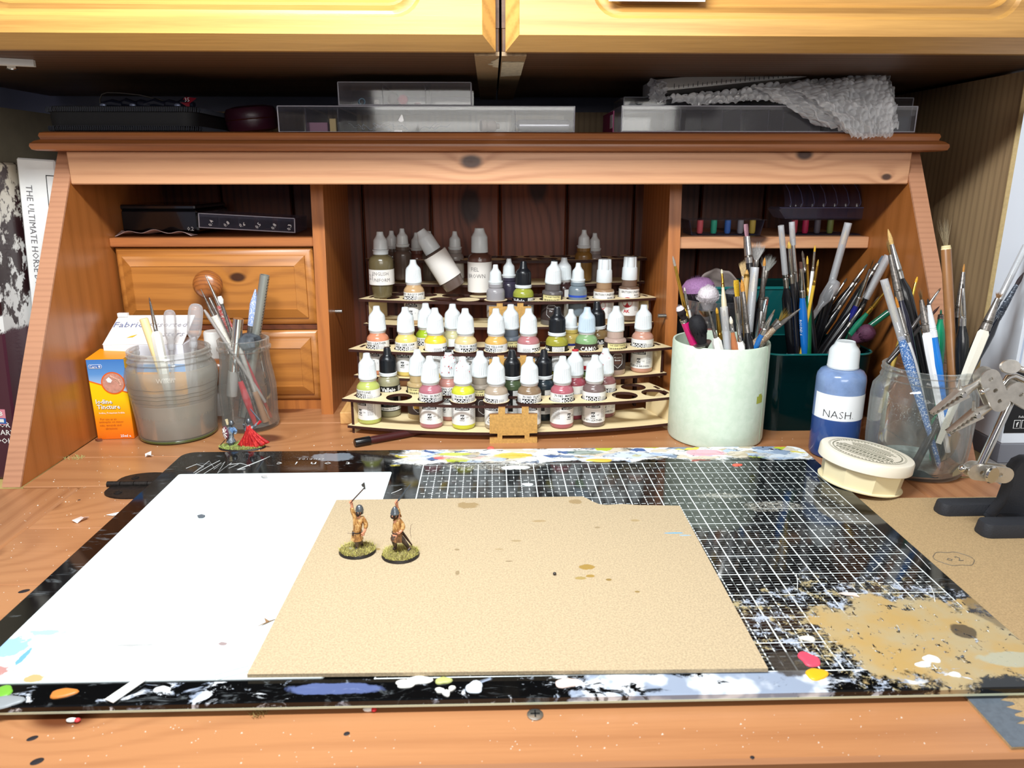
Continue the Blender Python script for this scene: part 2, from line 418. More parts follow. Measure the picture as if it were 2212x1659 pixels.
bpart('top_board', mb, W_top, (0.0, 0.88, 0.30))
# dividers
for xa in (-0.1965, 0.1995):
    zt = 0.2893
    poly = [(0.831, 0.0), (1.0, 0.0), (1.0, zt), (0.857, zt)]
    o = bpart('divider', MB().prism(poly, xa, xa + 0.0135, 'X'), W_div, (xa + 0.006, 0.9, 0.14))
# pegs in the dividers' inner faces
for px_, xa, xb in ((0.878, -0.183, -0.175), (0.839, 0.1905, 0.1995)):
    bpart('shelf_peg', MB().tube([(xa, px_, 0.112), (xb, px_, 0.112)], 0.0022, 12), M_screw, (xa, px_, 0.112))
# shelves over the drawers and on the right
bpart('shelf', MB().box(PX, -0.1965, 0.846, 1.0, 0.190, 0.2, 0.001), W_top, (-0.3, 0.92, 0.195))
bpart('shelf', MB().box(0.213, PXR, 0.852, 1.0, 0.186, 0.199, 0.001), W_rail, (0.32, 0.92, 0.192))
bpart('drawer_rail', MB().box(PX, -0.1965, 0.853, 0.99, 0.096, 0.1015), W_dark, (-0.3, 0.92, 0.099))
bpart('plinth_rail', MB().box(PX, -0.1965, 0.853, 0.87, 0.0, 0.0115), W_div, (-0.3, 0.86, 0.005))
# two drawers with raised bevelled fronts
for z0, z1 in ((0.1022, 0.1885), (0.0122, 0.0952)):
    x0, x1 = PX + 0.003, -0.1985; cx, cz = (x0 + x1) / 2, (z0 + z1) / 2
    def ringp(d, y): return [(x0 + d, y, z0 + d), (x1 - d, y, z0 + d), (x1 - d, y, z1 - d), (x0 + d, y, z1 - d)]
    L = [ringp(0, 0.862), ringp(0, 0.852), ringp(0.0035, 0.8485), ringp(0.008, 0.8475), ringp(0.0085, 0.8455), ringp(0.019, 0.8405), ringp(0.0195, 0.8415)]
    v = []; f = []
    for r_ in L: v += r_
    for k in range(len(L) - 1):
        for j in range(4): f.append((4 * k + j, 4 * k + (j + 1) % 4, 4 * (k + 1) + (j + 1) % 4, 4 * (k + 1) + j))
    f.append((0, 3, 2, 1)); kk = 4 * (len(L) - 1); f.append((kk, kk + 1, kk + 2, kk + 3))
    d = bpart('drawer', MB().add(v, f), W_draw, (cx, 0.855, cz))
    for i in range(0): pass
    k_ = MB().lathe([(0, 0.0), (0.0075, 0.0), (0.0065, -0.003), (0.006, -0.007), (0.009, -0.010), (0.0145, -0.0145), (0.0158, -0.0195), (0.0145, -0.0245), (0.0105, -0.028), (0.004, -0.0298), (0, -0.030)], 36, 0, Matrix.Rotation(R(-90), 4, 'X'))
    kp = aty(444, 617, 0.815)
    k_.v = [(p_[0], -abs(p_[1]) - 0.0135, p_[2]) for p_ in k_.v]
    k_.build('knob', W_knob if 'W_knob' in globals() else wood('turned_knob_pine', '#a4622f', '#5c2d12', 'X', 260, 1.0, 0.3, wav=0.15, coat=0.5), d, loc=(kp.x - cx, 0, (kp.z if z0 > 0.05 else cz) - cz))
    body = MB().box(x0 + 0.004 - cx, x1 - 0.004 - cx, 0.007, 0.12, -0.036, 0.034)
    body.build('drawer_box', W_dark, d)
# back planks of the pigeonholes: tongue-and-groove boards, each its own piece
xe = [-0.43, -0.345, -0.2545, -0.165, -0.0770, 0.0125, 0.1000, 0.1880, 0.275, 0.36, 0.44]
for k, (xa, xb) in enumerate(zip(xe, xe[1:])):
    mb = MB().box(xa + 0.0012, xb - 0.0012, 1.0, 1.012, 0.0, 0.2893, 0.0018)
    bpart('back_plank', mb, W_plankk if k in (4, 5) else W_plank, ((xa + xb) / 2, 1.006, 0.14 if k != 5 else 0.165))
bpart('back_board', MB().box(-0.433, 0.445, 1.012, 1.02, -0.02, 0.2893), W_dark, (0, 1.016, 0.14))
# all but the two middle planks use the wood toned down for shade
# carcass under the desk
bpart('carcass', MB().box(-0.43, 0.44, 0.60, 1.0, -0.74, -0.0205).box(-0.43, -0.41, 0.33, 0.60, -0.74, -0.022).box(0.42, 0.44, 0.33, 0.60, -0.74, -0.022), W_dark, (0, 0.8, -0.4))

# ================================================================ oak wall cupboards above, on grey-brown side boards
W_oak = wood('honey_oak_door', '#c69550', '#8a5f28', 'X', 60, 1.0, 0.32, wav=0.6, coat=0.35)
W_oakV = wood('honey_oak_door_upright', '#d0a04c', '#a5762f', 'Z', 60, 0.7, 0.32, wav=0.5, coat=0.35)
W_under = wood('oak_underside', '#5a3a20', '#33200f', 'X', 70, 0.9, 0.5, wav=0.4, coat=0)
W_board = wood('grey_oak_board', '#a08562', '#66503a', 'Z', 130, 0.9, 0.55, wav=0.25, coat=0)
W_lip = mat('pale_board_lip', '#c7ac78', 0.6, var=0.15)
def door(parent, x0, x1, z0, z1, yb, inl, inr):
    """lipped raised-panel door: bevelled edge, flat frame, moulding with rounded corners, raised field"""
    def rr(d, rad, y, n=6):
        m = 1 if d > 0.02 else 0
        out = []; a0, a1, b0, b1 = x0 + d + m * inl, x1 - d - m * inr, z0 + d, z1 - d
        for (cx_, cz_, s0) in ((a1 - rad, b0 + rad, -90), (a1 - rad, b1 - rad, 0), (a0 + rad, b1 - rad, 90), (a0 + rad, b0 + rad, 180)):
            for k in range(n + 1):
                a = R(s0 + 90 * k / n); out.append((cx_ + rad * math.cos(a), y, cz_ + rad * math.sin(a)))
        return out
    yf = yb - 0.019
    spec = [(0.0, 0.0003, yb), (0.0, 0.0003, yb - 0.006), (0.0105, 0.0003, yf - 0.0005), (0.0108, 0.0003, yf), (0.0230, 0.022, yf), (0.0255, 0.021, yf + 0.0022), (0.0280, 0.020, yf + 0.0025), (0.0315, 0.018, yf + 0.001), (0.0335, 0.017, yf + 0.0045), (0.0345, 0.016, yf + 0.0065), (0.052, 0.010, yf + 0.0015), (0.053, 0.010, yf + 0.001)]
    v = []; f = []; n = 28
    for s_ in spec: v += rr(*s_)
    for k in range(len(spec) - 1):
        for j in range(n): f.append((n * k + j, n * k + (j + 1) % n, n * (k + 1) + (j + 1) % n, n * (k + 1) + j))
    f.append(tuple(range(n))[::-1]); f.append(tuple(range(n * (len(spec) - 1), n * len(spec))))
    mb = MB().add(v, f)
    return origin_build(mb, 'door', W_oak, parent, ((x0 + x1) / 2, yb, (z0 + z1) / 2), sharp=28)
ZC = 0.3655
cl = thing('wall_cupboard', 'left honey oak wall cupboard with raised panel door above the desk', 'cupboard', (-0.22, 0.9, ZC), group=None)
cr = thing('wall_cupboard', 'right honey oak wall cupboard with raised panel door and white paper on it', 'cupboard', (0.25, 0.9, ZC))
def cpart(name, mb, m, c, parent):
    o = origin_build(mb, name, m, parent, c); o.location = Vector(c) - parent.location; return o
for par, x0, x1 in ((cl, -0.567, 0.0085), (cr, 0.0105, 0.535)):
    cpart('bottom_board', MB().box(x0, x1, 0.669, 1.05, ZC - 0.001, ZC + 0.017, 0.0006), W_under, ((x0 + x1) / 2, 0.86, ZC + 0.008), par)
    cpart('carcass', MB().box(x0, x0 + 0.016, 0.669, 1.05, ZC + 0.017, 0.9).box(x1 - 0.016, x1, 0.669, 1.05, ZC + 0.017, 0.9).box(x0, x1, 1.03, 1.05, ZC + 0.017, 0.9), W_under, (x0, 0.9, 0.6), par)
    ex = 0.0
    d = door(par, x0 + (0.003 if x0 > 0 else 0.0), x1 - (0.003 if x0 < 0 else 0.0), ZC - 0.002, 0.86, 0.667, *((0.147, 0.034) if x0 < 0 else (0.045, 0.085)))
    d.location = Vector(d.location) - par.location
# centre stiles seen from below, with torn tape left on them
cpart('stile', MB().box(-0.012, 0.0085, 0.669, 1.05, ZC - 0.004, ZC - 0.0008), W_board, (0, 0.86, ZC), cl)
cpart('stile', MB().box(0.0105, 0.031, 0.669, 1.05, ZC - 0.004, ZC - 0.0008), W_board, (0.02, 0.86, ZC), cr)
M_tape = mat('old_masking_tape', '#cfc6ae', 0.75, var=0.25, vscale=200)
cpart('tape_remnant', MB().prism([(0.0112, 0.700), (0.0305, 0.702), (0.0310, 0.79), (0.0112, 0.80)], ZC - 0.0048, ZC - 0.0041), M_tape, (0.02, 0.74, ZC), cr)
cpart('tape_remnant', MB().prism([(0.0083, 0.676), (0.0083, 0.735), (0.003, 0.728), (0.0045, 0.722), (-0.001, 0.715), (0.004, 0.708), (0.0015, 0.700), (0.005, 0.690)], ZC - 0.0048, ZC - 0.0041), M_tape, (0.005, 0.7, ZC), cl)
# side boards: right one stands full height, left one is lower with a top edge
o = cpart('side_board', MB().box(0.505, 0.523, 0.745, 1.05, -0.75, ZC - 0.0045), W_board, (0.522, 0.9, 0.15), cr)
cpart('edge_lip', MB().box(0.503, 0.525, 0.738, 0.745, -0.75, ZC - 0.0045, 0.003), W_lip, (0.522, 0.74, 0.15), cr)
o = cpart('side_board', MB().prism([(0.60, -0.75), (1.05, -0.75), (1.05, 0.340), (0.60, 0.340)], -0.566, -0.551, 'X'), W_lip2 if 'W_lip2' in globals() else mat('cream_painted_board', '#bdb29a', 0.55, var=0.12, vscale=40), (-0.505, 0.8, 0.15), cl)
cpart('white_bracket', MB().prism([(-0.445, 0.700), (-0.400, 0.722), (-0.402, 0.729), (-0.450, 0.712)], ZC - 0.0065, ZC - 0.0012), mat('white_plastic', '#ecebe6', 0.4), (-0.43, 0.71, ZC), cl)
mb = MB().lathe([(0, 0), (0.0016, 0), (0.0016, -0.004), (0.0042, -0.0055), (0.0048, -0.0075), (0.003, -0.0085), (0, -0.0088)], 20)
cpart('catch_knob', MB().lathe([(0, 0), (0.0016, 0), (0.0016, -0.004), (0.0042, -0.0055), (0.0048, -0.0075), (0.003, -0.0085), (0, -0.0088)], 20, 0, T(-0.421, 0.725, ZC - 0.001)), M_chrome, (-0.421, 0.725, ZC), cl)
tag(MB().box(0.094, 0.170, 0.6435, 0.6441, 0.398, 0.52).build('paper_sheet', mat('white_paper', '#f1efe9', 0.8, var=0.03)), 'white paper sheet fixed to the right cupboard door', 'paper')
# rough back board seen above the desk top
struct('trim_1', MB().box(-0.497, 0.512, 1.021, 1.045, 0.0, 0.344), W_board)
# ================================================================ glass cutting mat, craft sheet, grey board, paint
MT = 0.008                                     # top of the mat
MX0, MX1, MY0, MY1 = -0.2985, 0.3055, 0.3285, 0.6915
def spots(n, vec, base, lst, wob=0.5, scale=60):
    """flat stains with ragged outlines: (x, y, rx, ry, colour, strength)"""
    sx, sy, _ = n.sep(vec)
    nz = n.noise(vec, scale, 4, 0.65)
    for (x, y, rx, ry, c, st) in lst:
        dx = n.math('DIVIDE', n.math('SUBTRACT', sx, x), rx); dy = n.math('DIVIDE', n.math('SUBTRACT', sy, y), ry)
        d = n.math('SQRT', n.math('ADD', n.math('MULTIPLY', dx, dx), n.math('MULTIPLY', dy, dy)))
        d = n.math('ADD', d, n.math('MULTIPLY', n.math('SUBTRACT', nz, 0.5), wob * 2.2))
        k = n.math('MULTIPLY', n.math('SUBTRACT', 1.0, n.step(d, 0.8, 1.0)), st)
        base = n.mix(k, base, srgb(c))
    return base
def mat_print():
    m = bpy.data.materials.new('glass_mat_print'); m.use_nodes = True; n = NT(m)
    o = n.obj(); x, y, z = n.sep(o)
    def dist(c, x0, p): # distance to the nearest line of a family
        q = n.math('DIVIDE', n.math('SUBTRACT', c, x0), p)
        return n.math('MULTIPLY', n.math('ABSOLUTE', n.math('SUBTRACT', n.math('FRACT', n.math('ADD', q, 0.5)), 0.5)), p)
    def line(d, w): return n.math('SUBTRACT', 1.0, n.step(d, w * 0.5, w * 0.5 + 0.00025))
    gx0, gx1, gy0, gy1 = -0.0635, 0.2925, 0.3455, 0.6505
    I = 0.0254
    L1 = n.math('MAXIMUM', line(dist(x, gx0, I), 0.0007), line(dist(y, gy0, I), 0.0006))
    L8 = n.math('MULTIPLY', line(dist(y, gy0, I / 8), 0.00010), 0.20)
    L4 = n.math('MULTIPLY', line(dist(x, gx0, I / 4), 0.00015), 0.30)
    dash = n.math('GREATER_THAN', n.math('FRACT', n.math('DIVIDE', n.math('SUBTRACT', y, gy0), 0.0040)), 0.45)
    dashx = n.math('GREATER_THAN', n.math('FRACT', n.math('DIVIDE', n.math('SUBTRACT', x, gx0), 0.0063)), 0.45)
    L2 = n.math('MULTIPLY', line(dist(x, gx0 + I / 2, I), 0.0006), dash)
    L3 = n.math('MULTIPLY', line(dist(y, gy0 + I / 2, I), 0.0006), dashx)
    cx_ = n.math('MULTIPLY', line(dist(x, gx0 + I / 4, I / 2), 0.0005), n.math('LESS_THAN', dist(y, gy0 + I / 4, I / 2), 0.0016))
    G = n.math('MAXIMUM', n.math('MAXIMUM', L1, L8), n.math('MAXIMUM', n.math('MAXIMUM', L2, L3), n.math('MAXIMUM', L4, cx_)))
    ins = n.math('MULTIPLY', n.math('MULTIPLY', n.math('GREATER_THAN', x, gx0 - 0.0005), n.math('LESS_THAN', x, gx1)), n.math('MULTIPLY', n.math('GREATER_THAN', y, gy0 - 0.0005), n.math('LESS_THAN', y, gy1 + 0.0005)))
    wear = n.step(n.noise(o, 45, 4, 0.6), 0.25, 0.42)
    G = n.math('MULTIPLY', n.math('MULTIPLY', G, ins), wear)
    c = n.mix(G, srgb('#08090a'), srgb('#dfe6e6'))
    # dust: fine pale specks, denser at the back
    sp1 = n.noise(o, 1500, 2, 0.7); big = n.noise(o, 18, 3, 0.6)
    back = n.step(y, 0.60, 0.68)
    thr = n.math('SUBTRACT', 0.78, n.math('ADD', n.math('MULTIPLY', big, 0.10), n.math('MULTIPLY', back, 0.10)))
    dust = n.step(n.math('SUBTRACT', sp1, thr), 0.0, 0.08)
    c = n.mix(n.math('MULTIPLY', dust, 0.65), c, srgb('#c9cdcc'))
    smear = n.noise(n.mapping(o, (1, 3.0, 1)), 40, 5, 0.65, 1.5)
    c = n.mix(n.math('MULTIPLY', n.step(smear, 0.56, 0.75), 0.38), c, srgb('#8f979c'))
    # dried paint: patches of many colours
    cell = n.vor(n.mapping(n.vadd(o, n.comb(n.math('MULTIPLY', n.noise(o, 30, 3, 0.6), 0.03), n.math('MULTIPLY', n.noise(o, 44, 3, 0.6), 0.02), 0.0)), (1, 2.2, 1)), 70, 'Color')
    hue = n.sep(cell)
    pal = n.ramp(hue[0], [(0.0, '#f2f4f2'), (0.34, '#e9eef2'), (0.46, '#b9c9de'), (0.56, '#d8cdb9'), (0.66, '#eff0ea'), (0.78, '#7f8fa8'), (0.84, '#c3b69c'), (0.90, '#e2d34f'), (0.925, '#b9c53c'), (0.95, '#d2544c'), (0.965, '#4d6a9f'), (0.985, '#e8a9b8')], 'CONSTANT')
    ptex = n.noise(n.mapping(o, (1, 2.6, 1)), 85, 6, 0.72, 0.8)
    edge = n.math('ADD', n.noise(o, 26, 5, 0.7), n.math('MULTIPLY', n.math('SUBTRACT', x, 0.1), -0.25))
    bandb = n.math('MULTIPLY', n.step(n.math('ADD', y, n.math('MULTIPLY', n.math('SUBTRACT', edge, 0.5), 0.05)), 0.653, 0.660), n.step(n.math('ADD', x, n.math('MULTIPLY', n.math('SUBTRACT', edge, 0.5), 0.10)), -0.085, -0.066))
    mk = n.math('MULTIPLY', bandb, n.step(ptex, 0.36, 0.45))
    c = n.mix(mk, c, pal)
    # tan corner at the front right
    def blob(cx, cy, rx, ry, wob, sc):
        dx = n.math('DIVIDE', n.math('SUBTRACT', x, cx), rx); dy = n.math('DIVIDE', n.math('SUBTRACT', y, cy), ry)
        d = n.math('SQRT', n.math('ADD', n.math('MULTIPLY', dx, dx), n.math('MULTIPLY', dy, dy)))
        return n.math('SUBTRACT', 1.0, n.step(n.math('ADD', d, n.math('MULTIPLY', n.math('SUBTRACT', n.noise(o, sc, 5, 0.7), 0.5), wob)), 0.85, 1.0))
    tan = blob(0.254, 0.375, 0.066, 0.047, 1.7, 42)
    crack = n.step(n.noise(n.mapping(o, (1.4, 1, 1)), 120, 4, 0.7, 1.0), 0.36, 0.40)
    tanc = n.mix(n.step(n.noise(o, 30, 3, 0.6), 0.35, 0.7), srgb('#b0925a'), srgb('#a99a78'))
    tanm = n.math('MULTIPLY', tan, crack)
    c = n.mix(tanm, c, tanc)
    halo = n.math('MULTIPLY', blob(0.232, 0.385, 0.085, 0.060, 1.6, 60), n.step(n.noise(o, 160, 5, 0.8), 0.50, 0.58))
    c = n.mix(n.math('MULTIPLY', halo, n.math('SUBTRACT', 1.0, tanm)), c, n.mix(n.step(n.noise(o, 90, 3), 0.45, 0.55), srgb('#a89a74'), srgb('#aab4c4')))
    # front strip: washes and splashes
    fr = n.math('LESS_THAN', y, 0.3452)
    wash = n.noise(n.mapping(o, (1, 1.6, 1)), 55, 5, 0.68, 0.6)
    wx = n.math('MULTIPLY', n.step(x, -0.02, 0.10), n.math('SUBTRACT', 1.0, n.step(x, 0.165, 0.19)))
    wm = n.step(n.math('ADD', wash, n.math('MULTIPLY', wx, 0.20)), 0.56, 0.64)
    c = n.mix(n.math('MULTIPLY', fr, wm), c, n.mix(n.step(n.noise(o, 70, 2), 0.4, 0.6), srgb('#8b98ad'), srgb('#dfe5ec')))
    c = spots(n, o, c, [(0.205, 0.6755, 0.020, 0.010, '#e79fb0', 0.8), (0.02, 0.673, 0.020, 0.008, '#d8c44a', 0.9), (-0.035, 0.678, 0.016, 0.005, '#c3cb3f', 0.9), (-0.050, 0.668, 0.007, 0.004, '#cf5a4c', 0.8), (0.275, 0.668, 0.024, 0.014, '#9fb4cc', 0.5),
                          (0.135, 0.671, 0.03, 0.009, '#9bb6dc', 0.45), (0.09, 0.679, 0.02, 0.006, '#5e7a6c', 0.7), (-0.075, 0.663, 0.018, 0.010, '#dfe0dd', 0.75), (-0.02, 0.668, 0.030, 0.008, '#cdbfa6', 0.6), 
                          (-0.152, 0.674, 0.02, 0.012, '#7f8a94', 0.8), (-0.07, 0.6375, 0.0, 0.0, '#ffffff', 0.0), (0.165, 0.352, 0.014, 0.012, '#3c3630', 0.9), (-0.085, 0.338, 0.028, 0.005, '#5d6b9a', 0.8), (-0.283, 0.339, 0.0095, 0.006, '#1c2440', 0.9), (0.305, 0.40, 0.01, 0.02, '#2c2020', 0.5),
                          (0.288, 0.352, 0.02, 0.008, '#a7a895', 0.85), (0.277, 0.379, 0.008, 0.008, '#262020', 0.8)], 0.45, 70)
    for (bx, by, brx, bry) in ((0.228, 0.553, 0.026, 0.010), (0.19, 0.575, 0.02, 0.006), (0.0, 0.648, 0.05, 0.012)):
        c = n.mix(n.math('MULTIPLY', n.math('MULTIPLY', blob(bx, by, brx, bry, 1.2, 50), n.step(n.noise(n.mapping(o, (1, 2, 1)), 420, 4, 0.8), 0.47, 0.56)), 0.75), c, srgb('#b8b5aa'))
    n.base(c)
    rgh = n.math('ADD', 0.07, n.math('MULTIPLY', n.math('MAXIMUM', n.math('MAXIMUM', mk, tanm), n.math('MULTIPLY', fr, wm)), 0.38))
    n.setp(Roughness=n.math('ADD', rgh, n.math('MULTIPLY', dust, 0.3)))
    n.bsdf.inputs['IOR'].default_value = 1.5; n.bsdf.inputs['Specular IOR Level'].default_value = 0.5
    n.bump(n.math('MULTIPLY', n.math('MAXIMUM', mk, tanm), n.noise(o, 140, 4, 0.6)), 0.35, 0.0006)
    return m
def rrect(x0, x1, y0, y1, r, n=8):
    out = []
    for cx_, cy_, s0 in ((x1 - r, y0 + r, -90), (x1 - r, y1 - r, 0), (x0 + r, y1 - r, 90), (x0 + r, y0 + r, 180)):
        out += [(cx_ + r * math.cos(R(s0 + 90 * k / n)), cy_ + r * math.sin(R(s0 + 90 * k / n))) for k in range(n + 1)]
    return out
gm = thing('cutting_mat', 'large black glass cutting mat with white grid lines, smeared with dried paint', 'cutting mat', (0, 0, 0))
M_print = mat_print()
mb = MB(); A = rrect(MX0, MX1, MY0, MY1, 0.013); B = rrect(MX0 + 0.0008, MX1 - 0.0008, MY0 + 0.0008, MY1 - 0.0008, 0.0125); n_ = len(A)
v = [(p[0], p[1], 0.0046) for p in A] + [(p[0], p[1], 0.0074) for p in A] + [(p[0], p[1], MT) for p in B]
f = [tuple(range(n_))[::-1], tuple(range(2 * n_, 3 * n_))] + [(k * n_ + i, k * n_ + (i + 1) % n_, (k + 1) * n_ + (i + 1) % n_, (k + 1) * n_ + i) for k in (0, 1) for i in range(n_)]
mb.add(v, f).build('glass_top', M_print, gm, sharp=15)
MB().prism(rrect(MX0 - 0.0001, MX1 + 0.0001, MY0 - 0.0001, MY1 + 0.0001, 0.013), 0.0034, 0.0047).build('glass_edge', mat('green_glass_edge', '#c9d2b8', 0.15, coat=0.5), gm)
MB().prism(rrect(MX0 + 0.003, MX1 - 0.003, MY0 + 0.004, MY1 - 0.003, 0.013), 0.0016, 0.0034).build('backing', M_nearblack, gm)
for fx in (MX0 + 0.02, 0.004, MX1 - 0.02):
    for fy in (MY0 + 0.02, MY1 - 0.02):
        MB().lathe([(0, 0), (0.006, 0), (0.006, 0.0014), (0.005, 0.0017), (0, 0.0017)], 16, 0, T(fx, fy, 0)).build('rubber_foot', M_nearblack, gm)
# printed lettering, upside down from here, and the swash signature
M_wprint = mat('white_print', '#dcdedd', 0.4)
lt = MB()
for ch, px_ in (('t', 752), ('o', 708), ('n', 677), ('i', 640), ('c', 604)):
    p = atz(px_, 1001, MT); add_text(lt, ch, 0.0105, T(p.x, p.y, MT + 0.0003) @ Matrix.Rotation(math.pi, 4, 'Z'), 0, 0, 1.25)
p = atz(672, 993, MT); add_text(lt, 'S T U D I O S', 0.0042, T(p.x, p.y + 0.001, MT + 0.0003) @ Matrix.Rotation(math.pi, 4, 'Z'))
lt.build('lettering', M_wprint, gm, recalc=False)
sg = MB()
for pts in ([(402, 1012), (425, 1003), (440, 1008), (418, 1022), (452, 996), (462, 1010), (440, 1024), (478, 1000)], [(462, 1014), (486, 998), (470, 1022), (500, 1000), (494, 1012), (515, 1003)],
            [(512, 1015), (575, 990), (583, 986), (560, 997), (514, 1015), (530, 1013)], [(418, 1026), (455, 1005), (475, 995)], [(495, 1004), (520, 1001), (540, 1007)]):
    P = [atz(x, y, MT) for x, y in pts]; P = [(a.x, a.y, MT + 0.0002) for a in P]
    sg.tube(P, 0.00022, 5)
sg.build('signature', M_wprint, gm)
# scratches in the glass
sc = MB()
for (a, b, c_, d) in ((1720, 1240, 1722, 1275), (2010, 1265, 2020, 1300), (1885, 1232, 1903, 1215), (1955, 1175, 2010, 1230), (868, 1056, 845, 1066), (160, 1265, 172, 1290)):
    P = atz(a, b, MT); Q = atz(c_, d, MT); sc.tube([(P.x, P.y, MT + 0.00005), ((P.x + Q.x) / 2 + 0.0006, (P.y + Q.y) / 2, MT + 0.0001), (Q.x, Q.y, MT + 0.00005)], 0.00025, 4)
sc.build('scratches', M_wprint, gm)
# dried paint dabs that stand proud of the glass
def dab(px_, py_, rx, ry, col, lab, h=0.0010, rot=0.0, z=MT):
    c = atz(px_, py_, z); s_ = rnd.random() * 9; n = 22; mb = MB()
    def rad(a): return 1 + 0.13 * math.sin(2 * a + s_) + 0.09 * math.sin(3 * a + 2 * s_) + 0.05 * math.sin(5 * a)
    rows = [(1.0, -0.0001), (0.97, h * 0.5), (0.85, h * 0.9), (0.5, h)]
    mb.lathe(rows + [(0, h)], n, 0, Matrix.Rotation(rot, 4, 'Z') @ Matrix.Diagonal((rx, ry, 1, 1)), fr=lambda a, r, z_: r * rad(a))
    o = mb.build('paint_dab', mat('paint_' + col.strip('#'), col, 0.4), gm, loc=(c.x, c.y, z), sharp=50)
    o['label'] = lab
for a in ((1296, 995, 0.0115, 0.0035, '#e0b94a', 'yellow dried paint dab'), (1113, 1010, 0.012, 0.0045, '#dfe4e4', 'white dried paint dab'), (1215, 993, 0.013, 0.003, '#e6eaea', 'white dried paint dab'),
          (1592, 1005, 0.0045, 0.0028, '#e0644f', 'coral dried paint dab'), (1060, 968, 0.004, 0.003, '#d25a4c', 'red dried paint dab'), (1140, 1047, 0.005, 0.002, '#dfe6ea', 'white dried paint dab'),
          (137, 1498, 0.0062, 0.0040, '#c77a35', 'orange dried paint dab'), (4, 1496, 0.006, 0.0045, '#6fae3a', 'green dried paint dab'), (5, 1518, 0.009, 0.0055, '#8c9297', 'grey dried paint dab'),
          (1748, 1425, 0.0058, 0.0062, '#d84860', 'pink dried paint dab'), (1764, 1457, 0.0058, 0.0052, '#e3ab1d', 'yellow dried paint dab'), (1226, 1476, 0.0065, 0.0038, '#e9cfc6', 'pale pink dried paint dab'),
          (875, 1478, 0.0055, 0.0030, '#e4e2db', 'white dried paint dab'), (905, 1470, 0.0065, 0.0036, '#e6e4de', 'white dried paint dab'), (958, 1471, 0.0042, 0.0030, '#aeb26f', 'olive dried paint dab'),
          (2012, 1424, 0.0042, 0.0036, '#e9eef0', 'white dried paint dab'), (1995, 1436, 0.0050, 0.0022, '#dfe7ea', 'white dried paint dab'), (2063, 1458, 0.0028, 0.0022, '#e5ecee', 'white dried paint dab'), (1025, 1485, 0.0050, 0.0045, '#cfd8e2', 'pale blue dried paint dab'),
          (950, 1492, 0.0026, 0.0018, '#e6e4de', 'white dried paint dab'), (964, 1498, 0.0020, 0.0026, '#e6e4de', 'white dried paint dab'), (976, 1488, 0.0018, 0.0020, '#e6e4de', 'white dried paint dab'), (350, 1490, 0.0040, 0.0025, '#e0e4e6', 'white dried paint dab'), (1745, 1380, 0.0042, 0.0026, '#d9d3c6', 'cream dried paint dab')):
    dab(*a)
# white nonstick craft sheet on the left
def sheet_mat():
    m = bpy.data.materials.new('craft_sheet'); m.use_nodes = True; n = NT(m); o = n.obj()
    c = n.mix(n.math('MULTIPLY', n.step(n.noise(n.mapping(o, (1, 0.15, 1), rot=(0, 0, 0.2)), 230, 3, 0.7), 0.72, 0.80), 0.35), srgb('#dbe7ea'), srgb('#9aa9ae'))
    c = n.mix(n.math('MULTIPLY', n.step(n.noise(o, 420, 2, 0.8), 0.72, 0.78), 0.35), c, srgb('#8f8c88'))
    c = spots(n, o, c, [(-0.146, 0.523, 0.010, 0.017, '#b4c2cc', 0.7), (-0.276, 0.378, 0.012, 0.010, '#6fb0e0', 0.75), (-0.262, 0.392, 0.010, 0.003, '#7fb6e4', 0.7), (-0.271, 0.356, 0.010, 0.005, '#a8584c', 0.8), (-0.2455, 0.350, 0.0055, 0.0032, '#c89a58', 0.9), (-0.278, 0.350, 0.006, 0.003, '#b9685e', 0.8), (-0.262, 0.370, 0.002, 0.008, '#4f9bd8', 0.9),
                          (-0.206, 0.378, 0.012, 0.0012, '#8b8684', 0.7), (-0.155, 0.378, 0.0025, 0.0016, '#7c5a58', 0.8)], 0.8, 190)
    n.base(c); n.setp(Roughness=0.42)
    w_ = n.node('ShaderNodeTexWave', wave_type='BANDS'); n.put(w_.inputs['Vector'], n.mapping(o, (1, 1, 1), rot=(0, 0, 0.9))); w_.inputs['Scale'].default_value = 350
    n.bump(w_.outputs['Fac'], 0.05, 0.0003)
    return m
sh = MB().prism(rrect(-0.2805, -0.0905, 0.3462, 0.6335, 0.002, 3), MT, MT + 0.0007).build('craft_sheet', sheet_mat())
tag(sh, 'white nonstick sheet with blue and red stains on the left of the black mat', 'craft sheet')
# grey board with a torn notch
def card_mat(name, base, lst, wob=0.6):
    m = bpy.data.materials.new(name); m.use_nodes = True; n = NT(m); o = n.obj()
    f1 = n.noise(o, 900, 3, 0.7); f2 = n.noise(n.mapping(o, (0.25, 1, 1), rot=(0, 0, 0.5)), 1400, 2, 0.6)
    b = srgb(base); dk = tuple(x * 0.74 for x in b[:3]) + (1,); lt_ = tuple(min(1, x * 1.12) for x in b[:3]) + (1,)
    c = n.mix(n.step(f1, 0.3, 0.72), lt_, dk); c = n.mix(n.math('MULTIPLY', n.step(f2, 0.62, 0.75), 0.5), c, dk)
    c = spots(n, o, c, lst, wob, 150)
    n.base(c); n.setp(Roughness=0.85); n.bump(f1, 0.12, 0.0004)
    return m
def sp(px_, py_, rx, ry, col, st=0.8, z=0.010):
    p = atz(px_, py_, z); return (p.x, p.y, rx, ry, col, st)
